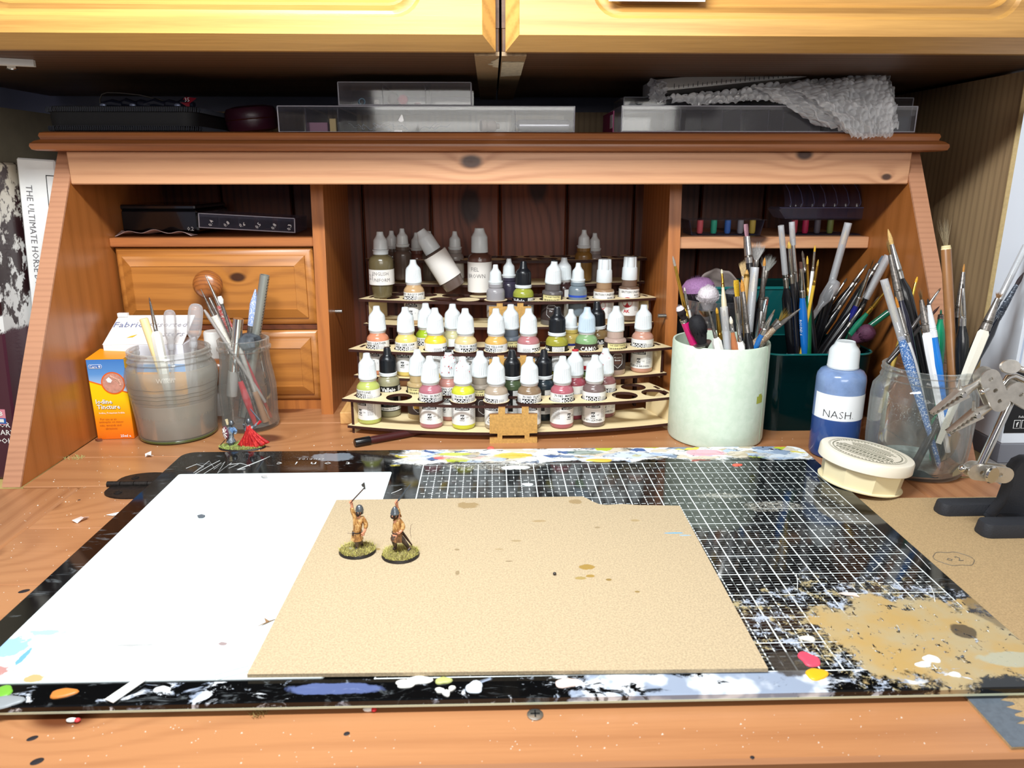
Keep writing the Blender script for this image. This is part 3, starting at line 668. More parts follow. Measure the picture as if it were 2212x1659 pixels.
cm = card_mat('grey_board', '#b5a283', [sp(1010, 1094, 0.010, 0.006, '#8d7447', 0.7), sp(1243, 1086, 0.006, 0.005, '#8d7447', 0.7), sp(1268, 1228, 0.0055, 0.0040, '#93731c', 0.85), sp(1275, 1247, 0.0032, 0.0022, '#93731c', 0.85), sp(1255, 1252, 0.0040, 0.0022, '#97803e', 0.8), sp(1315, 1255, 0.0022, 0.0016, '#7f6420', 0.85), sp(1376, 1281, 0.0020, 0.0012, '#7f6420', 0.8),
        sp(1165, 1128, 0.0055, 0.0020, '#9a8257', 0.7), sp(1115, 1171, 0.0040, 0.0015, '#8f7a50', 0.6), sp(987, 1190, 0.0018, 0.0014, '#7d6a48', 0.7), sp(1372, 1127, 0.0042, 0.0022, '#9a8250', 0.6), sp(1290, 1142, 0.0022, 0.0014, '#7d6a48', 0.6), sp(988, 1240, 0.0014, 0.0030, '#7d6a48', 0.7), sp(817, 1189, 0.0018, 0.0014, '#8a7233', 0.8), sp(1455, 1154, 0.0075, 0.0010, '#4aa3dc', 0.9), sp(1480, 1159, 0.005, 0.0009, '#7bb9de', 0.6),
        sp(1079, 1189, 0.003, 0.001, '#8f7a50', 0.6), sp(1100, 1215, 0.003, 0.0008, '#6d5a3c', 0.7)], 0.5)
outl = [(-0.1315, 0.3470), (0.1480, 0.3440), (0.1505, 0.5500), (0.118, 0.5520), (0.105, 0.5545), (0.092, 0.5530), (0.0865, 0.5545), (0.0815, 0.5600), (0.0775, 0.5665), (0.0745, 0.5700), (-0.1275, 0.5690)]
cd = MB().prism(outl, MT + 0.0008, MT + 0.0030); o = cd.build('cardboard_sheet', cm)
tag(o, 'buff greyboard sheet with a torn notched corner lying on the cutting mat', 'cardboard')
kk = MB()
hp = atz(1198, 1242, 0.011); kk.sphere((hp.x, hp.y, MT + 0.004), 0.0012, 10, 8, 0, (1, 1, 0.9))
tag(kk.build('dark_bead', mat('dark_grit', '#37322f', 0.4)), 'tiny dark round bead lying on the buff board', 'bead')
# torn pale edge of the notch
te = MB(); pts = [(0.118, 0.5523), (0.105, 0.5549), (0.092, 0.5535), (0.0865, 0.5550), (0.0812, 0.5604), (0.0772, 0.5669)]
te.tube([(a, b, MT + 0.0016) for a, b in pts], [0.0004, 0.0008, 0.0006, 0.0009, 0.0006, 0.0003], 5)
te.build('torn_edge', mat('torn_card_white', '#dcd5c4', 0.9), o)
# cardboard to the right of the mat, with a grey painted strip
cm2 = card_mat('buff_board', '#ab9068', [(0.448, 0.40, 0.012, 0.035, '#6f5548', 0.6)], 0.9)
n2 = NT(cm2)
c2 = MB().prism([(0.2495, 0.294), (0.56, 0.302), (0.56, 0.5805), (0.2515, 0.5805)], 0.0001, 0.0014); o2 = c2.build('cardboard_sheet', cm2)
tag(o2, 'larger buff cardboard sheet under the right edge of the cutting mat and helping-hand stand', 'cardboard')
gs = MB(); xs = []
L_ = [(0.2497, 0.2942)]
for k in range(30):
    t = k / 29; L_.append((0.2497 + 0.0155 + 0.004 * math.sin(k * 1.9) + 0.003 * rnd.random() + 0.004 * t, 0.2945 + 0.05 * t))
L_ += [(0.2497, 0.3445)]
gs.prism(L_, 0.0014, 0.0016); g_ = gs.build('painted_strip', mat('grey_paint', '#5d6670', 0.7, var=0.2), o2); g_['label'] = 'grey painted strip along the edge'
# pencil ring and figures on that cardboard
pc = MB(); c = atz(2060, 1207, 0.0015)
pc.tube([(c.x + 0.014 * math.cos(a / 6), c.y + 0.010 * math.sin(a / 6) * (1 + 0.1 * math.cos(a)), 0.0016) for a in range(0, 38)], 0.00022, 4, cap=False)
add_text(pc, 'o 2', 0.009, T(c.x, c.y, 0.00165))
pc.build('pencil_mark', mat('pencil', '#6b6459', 0.6), o2, recalc=False)

# ---------------------------------------------------------------- little things lying about
def scrap(name, px_, py_, pts, h, m, lab, cat, z=0.0, curl=0.002, up=None, group=None):
    c = atz(px_, py_, z); n = len(pts)
    top = [(x, y, z + curl * (0.5 + 0.5 * math.sin(k * 2.1)) + h) for k, (x, y) in enumerate(pts)]
    bot = [(x, y, z + curl * (0.5 + 0.5 * math.sin(k * 2.1))) for k, (x, y) in enumerate(pts)]
    mb = MB().add([(0, 0, z + curl * 0.3 + h)] + top + [(0, 0, z + curl * 0.3)] + bot,
                  [(0, i + 1, (i + 1) % n + 1) for i in range(n)] + [(n + 1, n + 2 + (i + 1) % n, n + 2 + i) for i in range(n)] + [(i + 1, n + 2 + i, n + 2 + (i + 1) % n, (i + 1) % n + 1) for i in range(n)])
    mb.v = [(p[0], p[1], p[2] - z) for p in mb.v]
    mn = min(p[2] for p in mb.v); mb.v = [(p[0], p[1], p[2] - mn) for p in mb.v]
    return tag(mb.build(name, m, loc=(c.x, c.y, z + 0.00005)), lab, cat, group)
M_scrapw = mat('paper_scrap', '#e6e6e2', 0.7)
scrap('paper_scrap', 323, 986, [(-0.005, 0.002), (0.0, 0.005), (0.0015, 0.0), (0.0055, -0.003), (0.0, -0.004), (-0.003, -0.002)], 0.0003, M_scrapw, 'curled white scrap in front of the murky water jar', 'paper scrap', curl=0.004)
scrap('paper_scrap', 174, 1125, [(-0.005, -0.003), (0.001, 0.0), (0.003, 0.004), (0.0055, 0.003), (0.004, -0.001), (0.0, -0.005)], 0.0003, mat('pink_scrap', '#dcc9c2', 0.7), 'crumpled pinkish white scrap on the bare desk left of the mat', 'paper scrap', curl=0.004)
scrap('paper_scrap', 245, 1112, [(-0.005, -0.0015), (0.004, 0.003), (0.006, 0.001), (0.001, -0.003)], 0.0003, M_scrapw, 'white scrap touching the mat beside the left hinge', 'paper scrap', curl=0.001)
ps = MB(); a = atz(236, 1518, MT); b = atz(332, 1452, MT); d_ = (b - a).normalized(); nn = Vector((-d_.y, d_.x, 0)) * 0.0031
ps.prism([tuple((a + nn)[:2]), tuple((b + nn)[:2]), tuple((b - nn)[:2]), tuple((a - nn)[:2])], MT + 0.0008, MT + 0.0012)
tag(ps.build('paper_strip', M_scrapw), 'narrow white paper strip across the front edge of the mat', 'paper strip')
rs = MB(); a = atz(465, 1467, MT); b = atz(537, 1447, MT); d_ = (b - a).normalized(); nn = Vector((-d_.y, d_.x, 0)) * 0.0024
for p_, q_ in ((a + nn, b + nn), (b + nn, b - nn), (b - nn, a - nn), (a - nn, a + nn)):
    rs.tube([(p_.x, p_.y, MT + 0.0010), (q_.x, q_.y, MT + 0.0010)], 0.00028, 4)
tag(rs.build('tape_outline', mat('faint_tape', '#b9c2bf', 0.3)), 'faint clear tape outline on the white sheet near its front edge', 'tape')
scrap('paint_flake', 1838, 1287, [(-0.007, 0.002), (-0.004, -0.0015), (0.001, -0.0005), (0.004, -0.003), (0.003, 0.001), (-0.003, 0.0035)], 0.0006, mat('pale_pink_flake', '#e5d3ca', 0.6), 'pale pink paint flake on the gridded part of the mat', 'paint flake', z=MT, curl=0.0012)
scrap('paint_flake', 434, 1118, [(-0.003, 0.001), (-0.001, -0.0015), (0.002, -0.001), (0.003, 0.001), (0.0, 0.002)], 0.0011, mat('slate_flake', '#5a6068', 0.5), 'slate blue lump on the white sheet', 'paint flake', z=MT + 0.0008, curl=0.001)
scrap('paint_flake', 571, 1032, [(-0.003, 0.001), (-0.001, -0.0012), (0.003, -0.001), (0.002, 0.0015)], 0.0012, mat('pale_grey_flake', '#b9b5b3', 0.6), 'pale grey crumb at the back edge of the white sheet', 'paint flake', z=MT + 0.0008, curl=0.0008)
scrap('leaf_fragment', 578, 1345, [(-0.003, 0.004), (0.001, 0.0), (0.004, 0.003), (0.0, -0.001), (-0.004, -0.005), (-0.001, 0.0)], 0.0004, mat('brown_flake', '#8d6c4b', 0.7), 'brown flake leaning on the edge of the buff board', 'flake', z=MT + 0.0008, curl=0.001)
scrap('glue_fleck', 213, 953, [(-0.004, 0.001), (0.0, -0.002), (0.004, 0.0), (0.002, 0.003)], 0.0016, mat('rust_lump', '#6f3d26', 0.6), 'rusty brown lump at the foot of the yellow medicine box', 'lump', curl=0.001)
# black dents and marks in the flap
for px_, py_, rx, ry in ((52, 1277, 0.0035, 0.0022), (70, 1595, 0.0026, 0.0017), (80, 1645, 0.0030, 0.0022), (749, 1585, 0.0016, 0.0014), (171, 1080, 0.0012, 0.001), (1625, 1636, 0.0012, 0.001)):
    c = atz(px_, py_, 0); MB().lathe([(0, 0.0002), (0.6, 0.0002), (1, 0.00005)], 14, 0, T(c.x, c.y, 0) @ Matrix.Rotation(0.5, 4, 'Z') @ Matrix.Diagonal((rx, ry, 1, 1))).build('ink_spot', mat('black_ink', '#1e1c22', 0.5), bureau)
# crumbs: too many to count
cr_ = MB(); r2 = random.Random(3)
for k in range(520):
    if k < 260: x = r2.uniform(-0.40, 0.42); y = r2.uniform(0.695, 0.78) if k % 2 else r2.uniform(0.630, 0.70)
    elif k < 380: x = r2.uniform(-0.40, -0.30); y = r2.uniform(0.40, 0.63)
    else: x = r2.uniform(-0.24, 0.24); y = r2.uniform(0.292, 0.326)
    if MX0 - 0.004 < x < MX1 + 0.004 and MY0 - 0.002 < y < MY1 + 0.002: continue
    s_ = r2.uniform(0.00015, 0.00042) * (1.6 if r2.random() < 0.08 else 1)
    cr_.add([(x - s_, y - s_, 0), (x + s_, y - s_ * 0.6, 0), (x + 0.2 * s_, y + s_, 0), (x, y, s_)], [(0, 2, 1), (0, 1, 3), (1, 2, 3), (2, 0, 3)])
tag(cr_.build('crumbs', mat('pale_crumbs', '#ddd6c8', 0.8)), 'pale crumbs and dust scattered over the bare desk wood', 'crumbs', kind='stuff')
def clump(name, px_, py_, rad, m, lab, cat, z=0.0, n=60):
    c = atz(px_, py_, z); mb = MB()
    for k in range(n):
        a = rnd.uniform(0, 6.28); r = rad * math.sqrt(rnd.random()); x, y = r * math.cos(a) * 1.6, r * math.sin(a); h = rnd.uniform(0.001, 0.003); b_ = rnd.uniform(0, 6.28); l_ = 0.0018
        mb.add([(x, y, 0), (x + 0.0004, y + 0.0003, 0), (x + l_ * math.cos(b_), y + l_ * math.sin(b_), h)], [(0, 1, 2)])
    return tag(mb.build(name, m, loc=(c.x, c.y, z), recalc=False), lab, cat)
M_moss = mat('static_grass_pale', '#a9ad6a', 0.8, var=0.3)
clump('moss_crumb', 160, 989, 0.006, M_moss, 'pale green flock crumb by the left side panel', 'flock')
clump('moss_crumb', 558, 1543, 0.003, mat('flock_brown', '#8a7443', 0.8), 'brownish flock crumb at the front edge of the mat', 'flock')
for px_, col, lab in ((168, '#c23a3e', 'small red and white crumb on the front plank far left'), (808, '#c9242c', 'small red and white crumb at the mat front edge near the middle')):
    py_ = 1560 if px_ < 200 else 1537
    c = atz(px_, py_, 0); mb = MB().sphere((0, 0, 0.0012), 0.0016, 8, 6, 0, (1, 0.9, 0.7)).sphere((-0.003, 0.0003, 0.0011), 0.0024, 8, 6, 1, (1.2, 0.6, 0.45))
    tag(mb.build('paint_crumb', [mat('crumb' + col.strip('#'), col, 0.5), M_scrapw], loc=(c.x, c.y, 0)), lab, 'crumb')
# ================================================================ laser-cut plywood paint rack, four stepped tiers
RC, RR = 0.0222, 0.56
TYF = [0.7335, 0.785, 0.866, 0.930]; TZ = [0.0393, 0.0810, 0.1238, 0.1645]
FL = 0.030                                    # plate top above floor-plate top
PTH = 0.003
M_ply = wood('birch_ply_face', '#e6d2a6', '#d2b885', 'X', 40, 0.5, 0.55, wav=0.5, coat=0)
M_burn = mat('laser_burnt_edge', '#3a1a12', 0.6, var=0.3, vscale=250)
M_mdf = mat('mdf_face', '#c79a55', 0.6, var=0.25, vscale=500)
def hole(t, row, i):
    r = RR - 0.0195 - (0.0275 if row else 0.0); a = ((0.0642, 0.0620, 0.0608, 0.0608)[t] * (i - 4.5)) if row == 0 else (0.0668 * (i - 4))
    return RC + r * math.sin(a), TYF[t] + RR - r * math.cos(a)
def arc(t, r, a0, a1, n): return [(RC + r * math.sin(a0 + (a1 - a0) * k / n), TYF[t] + RR - r * math.cos(a0 + (a1 - a0) * k / n)) for k in range(n + 1)]
rack = thing('paint_rack', 'stepped curved laser-cut plywood paint rack in the middle of the bureau', 'paint rack', (0, 0, 0))
def two_tone(mb, v, f, th_, z):
    """plate: pale faces, burnt edges"""
    for fc in f:
        ps_ = [Vector(v[i]) for i in fc]; nrm = (ps_[1] - ps_[0]).cross(ps_[2] - ps_[0])
        flat = max(p.z for p in ps_) - min(p.z for p in ps_) < 1e-6
        mb.f.append(tuple(i + len(mb.v) for i in fc)); mb.m.append(0 if flat else 1)
    mb.v += [(p[0], p[1], p[2] + z) for p in v]
for t in range(4):
    A1 = 0.328
    outer = arc(t, RR, -A1, A1, 36) + arc(t, RR - 0.060, A1 * 0.965, -A1 * 0.965, 36)
    holes = [circ(*hole(t, 0, i), 0.0138, 30) for i in range(10)] + [circ(*hole(t, 1, i), 0.0138, 26) for i in range(9)]
    v, f = plate_geo(outer, holes, PTH); mb = MB(); two_tone(mb, v, f, PTH, TZ[t] - PTH / 2); mb.build('top_plate', [M_ply, M_burn], rack, sharp=30)
    outer = arc(t, RR - 0.002, -A1 * 0.98, A1 * 0.98, 36) + arc(t, RR - 0.060, A1 * 0.94, -A1 * 0.94, 36)
    v, f = plate_geo(outer, [], PTH); mb = MB(); two_tone(mb, v, f, PTH, TZ[t] - FL - PTH / 2); mb.build('floor_plate', [M_ply, M_burn], rack, sharp=30)
    # upright end panels, with tabs through the plates
    for sg in (-1, 1):
        a = sg * (A1 - 0.016)
        P = lambda r: (RC + r * math.sin(a), TYF[t] + RR - r * math.cos(a))
        p0 = P(RR - 0.005); p1 = P(RR - 0.055)
        d = Vector((p1[0] - p0[0], p1[1] - p0[1])).normalized(); q = Vector((-d.y, d.x)) * 0.0015
        mb = MB(); z0, z1 = TZ[t] - FL - (TZ[t] - FL - 0.0 if t == 0 else 0.006), TZ[t] - PTH
        poly = [(p0[0] + q.x, p0[1] + q.y), (p1[0] + q.x, p1[1] + q.y), (p1[0] - q.x, p1[1] - q.y), (p0[0] - q.x, p0[1] - q.y)]
        b = len(mb.v); mb.v += [(x, y, z) for z in (z0, z1) for x, y in poly]
        for fc, mi in (((0, 1, 2, 3), 1), ((4, 5, 6, 7), 1), ((0, 1, 5, 4), 0), ((2, 3, 7, 6), 0), ((1, 2, 6, 5), 1), ((3, 0, 4, 7), 1)): mb.f.append(fc); mb.m.append(mi)
        for s_ in (0.25, 0.62):
            c = Vector(p0).lerp(Vector(p1), s_)
            mb.box(-0.0015, 0.0015, -0.005, 0.005, TZ[t] - 0.001, TZ[t] + 0.0006, 0, 1, T(c.x, c.y, 0) @ Matrix.Rotation(math.atan2(d.y, d.x) - math.pi / 2, 4, 'Z'))
        mb.build('end_panel', [M_ply, M_burn], rack)
    # legs that carry the upper tiers
    if t > 0:
        for sg in (-1, 1):
            for r_ in (RR - 0.052,):
                a = sg * (A1 - 0.03); x, y = RC + r_ * math.sin(a), TYF[t] + RR - r_ * math.cos(a)
                MB().box(x - 0.0015, x + 0.0015, y - 0.006, y + 0.006, 0.0, TZ[t] - FL - PTH, 0, 0).build('leg', M_burn, rack)
    # centre bracket at the front: two uprights, plate, cross bar
    if t == 3: continue
    yb = TYF[t]; z1 = TZ[t]; zf = TZ[t] - FL; zt_ = z1 - (0.008 if t == 0 else 0.0042)
    cx_ = RC
    mb = MB()
    w_ = 0.0245
    z_b = 0.0 if t == 0 else zf - 0.012
    outer = [(-w_, z_b), (w_, z_b), (w_, z_b + 0.006), (0.0165, z_b + 0.0062), (0.0165, z_b + 0.0105), (w_, z_b + 0.0108), (w_, zt_), (0.0155, zt_), (0.0155, z1 - 0.0005), (0.0085, z1 - 0.0005), (0.0085, zt_), (-0.0085, zt_), (-0.0085, z1 - 0.0005), (-0.0155, z1 - 0.0005), (-0.0155, zt_), (-w_, zt_), (-w_, z_b + 0.0108), (-0.0165, z_b + 0.0105), (-0.0165, z_b + 0.0062), (-w_, z_b + 0.006)]
    v, f = plate_geo(outer, [[(-0.0115, z_b + 0.0045), (0.0115, z_b + 0.0045), (0.0115, z_b + 0.0085), (-0.0115, z_b + 0.0085)]], PTH)
    for fc in f:
        ps_ = [v[i] for i in fc]; flat = max(p[2] for p in ps_) - min(p[2] for p in ps_) < 1e-6
        mb.f.append(fc); mb.m.append(0 if flat else 1)
    mb.v += [(cx_ + p[0], yb - 0.0032 + p[2], p[1]) for p in v]
    mb.build('centre_bracket', [M_mdf, mat('mdf_edge', '#8a5a2a', 0.7)], rack)
# ================================================================ dropper bottles
M_capw = mat('white_cap_plastic', '#d6dcde', 0.32, spec=0.5)
M_capk = mat('black_cap_plastic', '#14171c', 0.3)
M_capb = mat('pale_blue_cap', '#b9c9d6', 0.32)
M_collar = mat('white_collar', '#d3d8da', 0.35)
M_neck = mat('clear_neck', '#b9b2ae', 0.25)
M_lab = mat('label_white', '#e3e2df', 0.5); M_labcream = mat('label_cream', '#d8cd93', 0.5); M_labblk = mat('label_black', '#121214', 0.4)
M_ink = mat('label_ink', '#1a1a1c', 0.5); M_inkr = mat('label_red', '#b3202c', 0.5); M_inkw = mat('label_white_ink', '#e8e8e8', 0.5); M_inkg = mat('label_grey_ink', '#55555a', 0.5)
M_labdark = mat('label_brown_dark', '#382c2a', 0.45); M_labtan = mat('label_hexagon', '#b38a3a', 0.5)
def ribs(n, d, z0, z1):
    return lambda a, r, z: r - (d if (z0 < z < z1 and math.cos(a * n) > 0.15) else 0.0)
_sm = {}
def shared(key, fn):
    if key not in _sm: _sm[key] = fn()
    return _sm[key]
def cap_a():  # tall tapering ribbed cap; origin at its foot
    return MB().lathe([(0, 0.001), (0.0090, 0.001), (0.0094, 0.0), (0.0098, 0.0004), (0.0097, 0.002), (0.00965, 0.0021), (0.0090, 0.0150), (0.0088, 0.0163), (0.0078, 0.0182), (0.0058, 0.0203), (0.0045, 0.0220), (0.0040, 0.0237), (0.0036, 0.0266), (0.0033, 0.0273), (0.0, 0.0275)], 84, 0, None, ribs(28, 0.0008, 0.00205, 0.0155)).mesh('cap', 50)
def cap_e():  # small cap over a separate collar
    return MB().lathe([(0, 0.0), (0.0074, 0.0), (0.0074, 0.0006), (0.0068, 0.0092), (0.0062, 0.0105), (0.0042, 0.0128), (0.0032, 0.0150), (0.0028, 0.0185), (0.0024, 0.0190), (0, 0.0191)], 64, 0, None, ribs(22, 0.0005, 0.0007, 0.0095)).mesh('cap', 50)
def cap_k():  # black cap: ribbed skirt, cone, slim nozzle
    return MB().lathe([(0, 0.0), (0.0093, 0.0), (0.0093, 0.0005), (0.0091, 0.0128), (0.0088, 0.0140), (0.0078, 0.0165), (0.0055, 0.0182), (0.0046, 0.0200), (0.0036, 0.0260), (0.0030, 0.0272), (0, 0.0274)], 96, 0, None, ribs(40, 0.0005, 0.0006, 0.0132)).mesh('cap', 50)
def cap_ak():  # lobed top over a ribbed skirt
    m1 = MB().lathe([(0, 0), (0.0094, 0), (0.0096, 0.0006), (0.0090, 0.0140), (0.0084, 0.0150), (0.0, 0.0150)], 84, 0, None, ribs(28, 0.0007, 0.0008, 0.0138))
    m1.lathe([(0.0083, 0.0145), (0.0078, 0.0265), (0.0074, 0.0272), (0, 0.0272)], 64, 0, None, lambda a, r, z: r * (0.78 + 0.22 * abs(math.cos(2 * a)) ** 0.5))
    return m1.mesh('cap', 45)
def body_a(h=0.046, r=0.0123, square=False):
    if square: pr_ = [(0, 0), (r - 0.001, 0), (r, 0.0015), (r, h - 0.0075), (r - 0.0005, h - 0.0062), (r - 0.0035, h - 0.0050), (0.0092, h - 0.0046), (0.0090, h + 0.003), (0, h + 0.003)]
    else: pr_ = [(0, 0.0006), (r - 0.0025, 0.0), (r - 0.0006, 0.0012), (r, 0.003), (r, h - 0.0072), (r - 0.0004, h - 0.0050), (r - 0.0016, h - 0.0030), (r - 0.0030, h - 0.0017), (0.0088, h - 0.0008), (0.0086, h + 0.003), (0, h + 0.003)]
    return MB().lathe(pr_, 40).mesh('bottle_body', 40)
paint_m = {}
def paint(col):
    if col not in paint_m:
        c = col.strip('#'); v = [int(c[i:i + 2], 16) for i in (0, 2, 4)]; g = sum(v) / 3; q = '#%02x%02x%02x' % tuple(int(x * 0.80 + g * 0.16 + 8) for x in v); paint_m[col] = mat('paint_in_bottle_' + c, q, 0.24, coat=0.35)
    return paint_m[col]
def small_lines(mb, r, z0, z1, a0, a1, mi, seed, step=0.0011):
    """rows of unreadable small print"""
    rr = random.Random(seed); z = z1
    while z > z0:
        a = a0
        while a < a1 - 0.03:
            w_ = rr.uniform(0.04, 0.14); b = min(a + w_, a1); cyl_patch(mb, r, z - 0.00038, z, a, b, mi, 3); a = b + 0.03
        z -= step
def label_mc(par, r, spec, seed):
    """white label: code line, black title box, small print, emblem box"""
    ph = spec.get('rot', 0.0); code = spec.get('code', '70.9'); name = spec.get('name', ''); num = spec.get('num', '1')
    lb = MB(); cyl_patch(lb, r + 0.00012, 0.0055, 0.0385, ph - 2.6, ph + 2.6, 0, 34)
    lab = lb.build('label', M_lab, par, recalc=False)
    p = MB(); q = r + 0.0002; q2 = r + 0.00028
    add_text_cyl(p, (code + '  ' + name).strip(), 0.0036, q, 0.0362, ph + 0.15, 0, 0.012)
    cyl_patch(p, q, 0.0242, 0.0342, ph - 0.66, ph + 0.66, 0)
    cyl_patch(p, q, 0.0216, 0.0240, ph - 0.66, ph + 0.66, 0)
    add_text_cyl(p, 'MODEL', 0.0060, q2, 0.0315, ph, 1, 0.03, 0.95); add_text_cyl(p, 'COLOR', 0.0058, q2, 0.0267, ph, 1, 0.03, 0.95)
    add_text_cyl(p, 'acrylic-colors', 0.0025, q2, 0.0228, ph, 1, 0.012)
    cyl_patch(p, q, 0.0123, 0.0172, ph - 0.13, ph + 0.20, 0); add_text_cyl(p, 'AV', 0.0042, q2, 0.01475, ph + 0.035, 1, 0.03, 0.8)
    add_text_cyl(p, 'vallejo', 0.0022, q, 0.0108, ph + 0.02, 0, 0.015); add_text_cyl(p, num, 0.0023, q, 0.0142, ph + 0.45, 0)
    if spec.get('foot'): add_text_cyl(p, spec['foot'], 0.0031, q, 0.0083, ph, 0, 0.012)
    small_lines(p, q, 0.0115, 0.0335, ph + 0.75, ph + 1.25, 2, seed); small_lines(p, q, 0.0115, 0.0335, ph - 1.5, ph - 0.80, 2, seed + 1)
    cyl_patch(p, q, 0.010, 0.0305, ph + 1.38, ph + 1.40, 2); cyl_patch(p, q, 0.010, 0.0305, ph - 1.62, ph - 1.60, 2)
    p.build('print', [M_ink, M_inkw, M_inkg], lab, recalc=False)
def label_wp(par, r, spec, seed):
    ph = spec.get('rot', 0.0)
    lb = MB(); cyl_patch(lb, r + 0.00012, 0.0060, 0.0368, ph - 2.7, ph + 2.7, 0, 34); lab = lb.build('label', spec.get('lm', M_labdark), par, recalc=False)
    p = MB(); q = r + 0.0002; q2 = r + 0.00028
    cyl_patch(p, q, 0.0265, 0.0362, ph - 1.0, ph + 1.0, 0); 
    for z_ in (0.0268, 0.0356): cyl_patch(p, q2, z_, z_ + 0.0004, ph - 0.95, ph + 0.95, 1)
    add_text_cyl(p, 'THE ARMY PAINTER', 0.0022, q2, 0.0340, ph, 1, 0.012); add_text_cyl(p, 'WARPAINTS', 0.0042, q2, 0.0300, ph, 1, 0.02, 0.86)
    hexv = [(-0.30, 0.0245), (0.30, 0.0245), (0.42, 0.0225), (0.42, 0.0130), (0.0, 0.0085), (-0.42, 0.0130), (-0.42, 0.0225)]
    c0 = [(q * math.cos(-math.pi / 2 + ph + a), q * math.sin(-math.pi / 2 + ph + a), z_) for a, z_ in hexv]
    cyl_patch(p, q, 0.0128, 0.0245, ph - 0.40, ph + 0.40, 2)
    for (a, z_), (b, z2) in zip(hexv, hexv[1:] + hexv[:1]):
        pts = [(q2 * math.cos(-math.pi / 2 + ph + a + (b - a) * k / 4), q2 * math.sin(-math.pi / 2 + ph + a + (b - a) * k / 4), z_ + (z2 - z_) * k / 4) for k in range(5)]
        p.tube(pts, 0.00018, 4, 3)
    nm = spec.get('name', '').split('|')
    for k, s_ in enumerate(nm): add_text_cyl(p, s_, 0.0026, q2, 0.0205 - 0.003 * k, ph, 3, 0.012)
    p.build('print', [M_labcream, M_ink, spec.get('hex', M_labdark), M_inkw], lab, recalc=False)
def label_ak(par, r, spec, seed):
    ph = spec.get('rot', 0.0)
    lb = MB(); cyl_patch(lb, r + 0.00012, 0.0062, 0.0380, ph - 2.6, ph + 2.6, 0, 34); lab = lb.build('label', M_lab, par, recalc=False)
    p = MB(); q = r + 0.0002; q2 = r + 0.00028
    add_text_cyl(p, spec['name'], 0.0037, q, 0.0350, ph + 0.55, 0, 0.012); add_text_cyl(p, 'BRAND|FOR'.split('|')[0], 0.0022, q, 0.0312, ph + 0.95, 0, 0.02)
    R0 = 0.0064; zc = 0.0225
    vs = [(0.0, zc)] + [(R0 * math.cos(2 * math.pi * k / 28) / q, zc + R0 * math.sin(2 * math.pi * k / 28)) for k in range(28)]
    def W(a, z_, rr_): return (rr_ * math.cos(-math.pi / 2 + ph + a), rr_ * math.sin(-math.pi / 2 + ph + a), z_)
    p.add([W(a, z_, q) for a, z_ in vs], [(0, k + 1, (k + 1) % 28 + 1) for k in range(28)], 1)
    add_text_cyl(p, '3rd GEN', 0.0026, q2, zc, ph, 2, 0.02)
    add_text_cyl(p, '✦' if False else '+', 0.006, q2, zc + 0.0036, ph, 2)
    add_text_cyl(p, 'AK', 0.0052, q, 0.0118, ph - 0.05, 1, 0.04)
    small_lines(p, q, 0.0115, 0.0290, ph + 0.75, ph + 1.3, 3, seed)
    p.build('print', [M_ink, M_inkr, M_inkw, M_inkg], lab, recalc=False)
def label_vj(par, r, spec, seed):
    ph = spec.get('rot', 0.0)
    lb = MB(); cyl_patch(lb, r + 0.00012, 0.0075, 0.0360, ph - 2.7, ph + 2.7, 0, 34); lab = lb.build('label', M_labblk, par, recalc=False)
    p = MB(); q = r + 0.0002
    add_text_cyl(p, 'Vallejo', 0.0062, q, 0.0315, ph, 0, 0.03, 0.95)
    cyl_patch(p, q, 0.0085, 0.0352, ph + 0.95, ph + 2.1, 2); small_lines(p, q + 0.0001, 0.0100, 0.0345, ph + 1.0, ph + 2.0, 1, seed)
    cyl_patch(p, q, 0.0085, 0.0352, ph - 1.5, ph - 1.02, 2); small_lines(p, q + 0.0001, 0.0100, 0.0345, ph - 1.45, ph - 1.07, 1, seed + 2)
    cyl_patch(p, q, 0.0252, 0.0258, ph - 0.9, ph + 0.7, 0); cyl_patch(p, q, 0.0085, 0.0122, ph - 1.0, ph + 0.95, 2)
    add_text_cyl(p, spec.get('foot', '70.825'), 0.0026, q + 0.0001, 0.0103, ph, 3, 0.015)
    rr = random.Random(seed)
    for k in range(14):
        a = ph - 0.85 + 0.12 * k; cyl_patch(p, q, 0.0135 + rr.uniform(0, 0.002), 0.0165 + rr.uniform(0, 0.006), a, a + rr.uniform(0.03, 0.09), 1, 3)
    p.build('print', [M_inkw, M_inkg, M_lab, M_ink], lab, recalc=False)
def label_plain(par, r, z0, z1, ph, mat_, half=2.4, n=34):
    lb = MB(); cyl_patch(lb, r + 0.00015, z0, z1, ph - half, ph + half, 0, n); return lb.build('label', mat_, par, recalc=False)
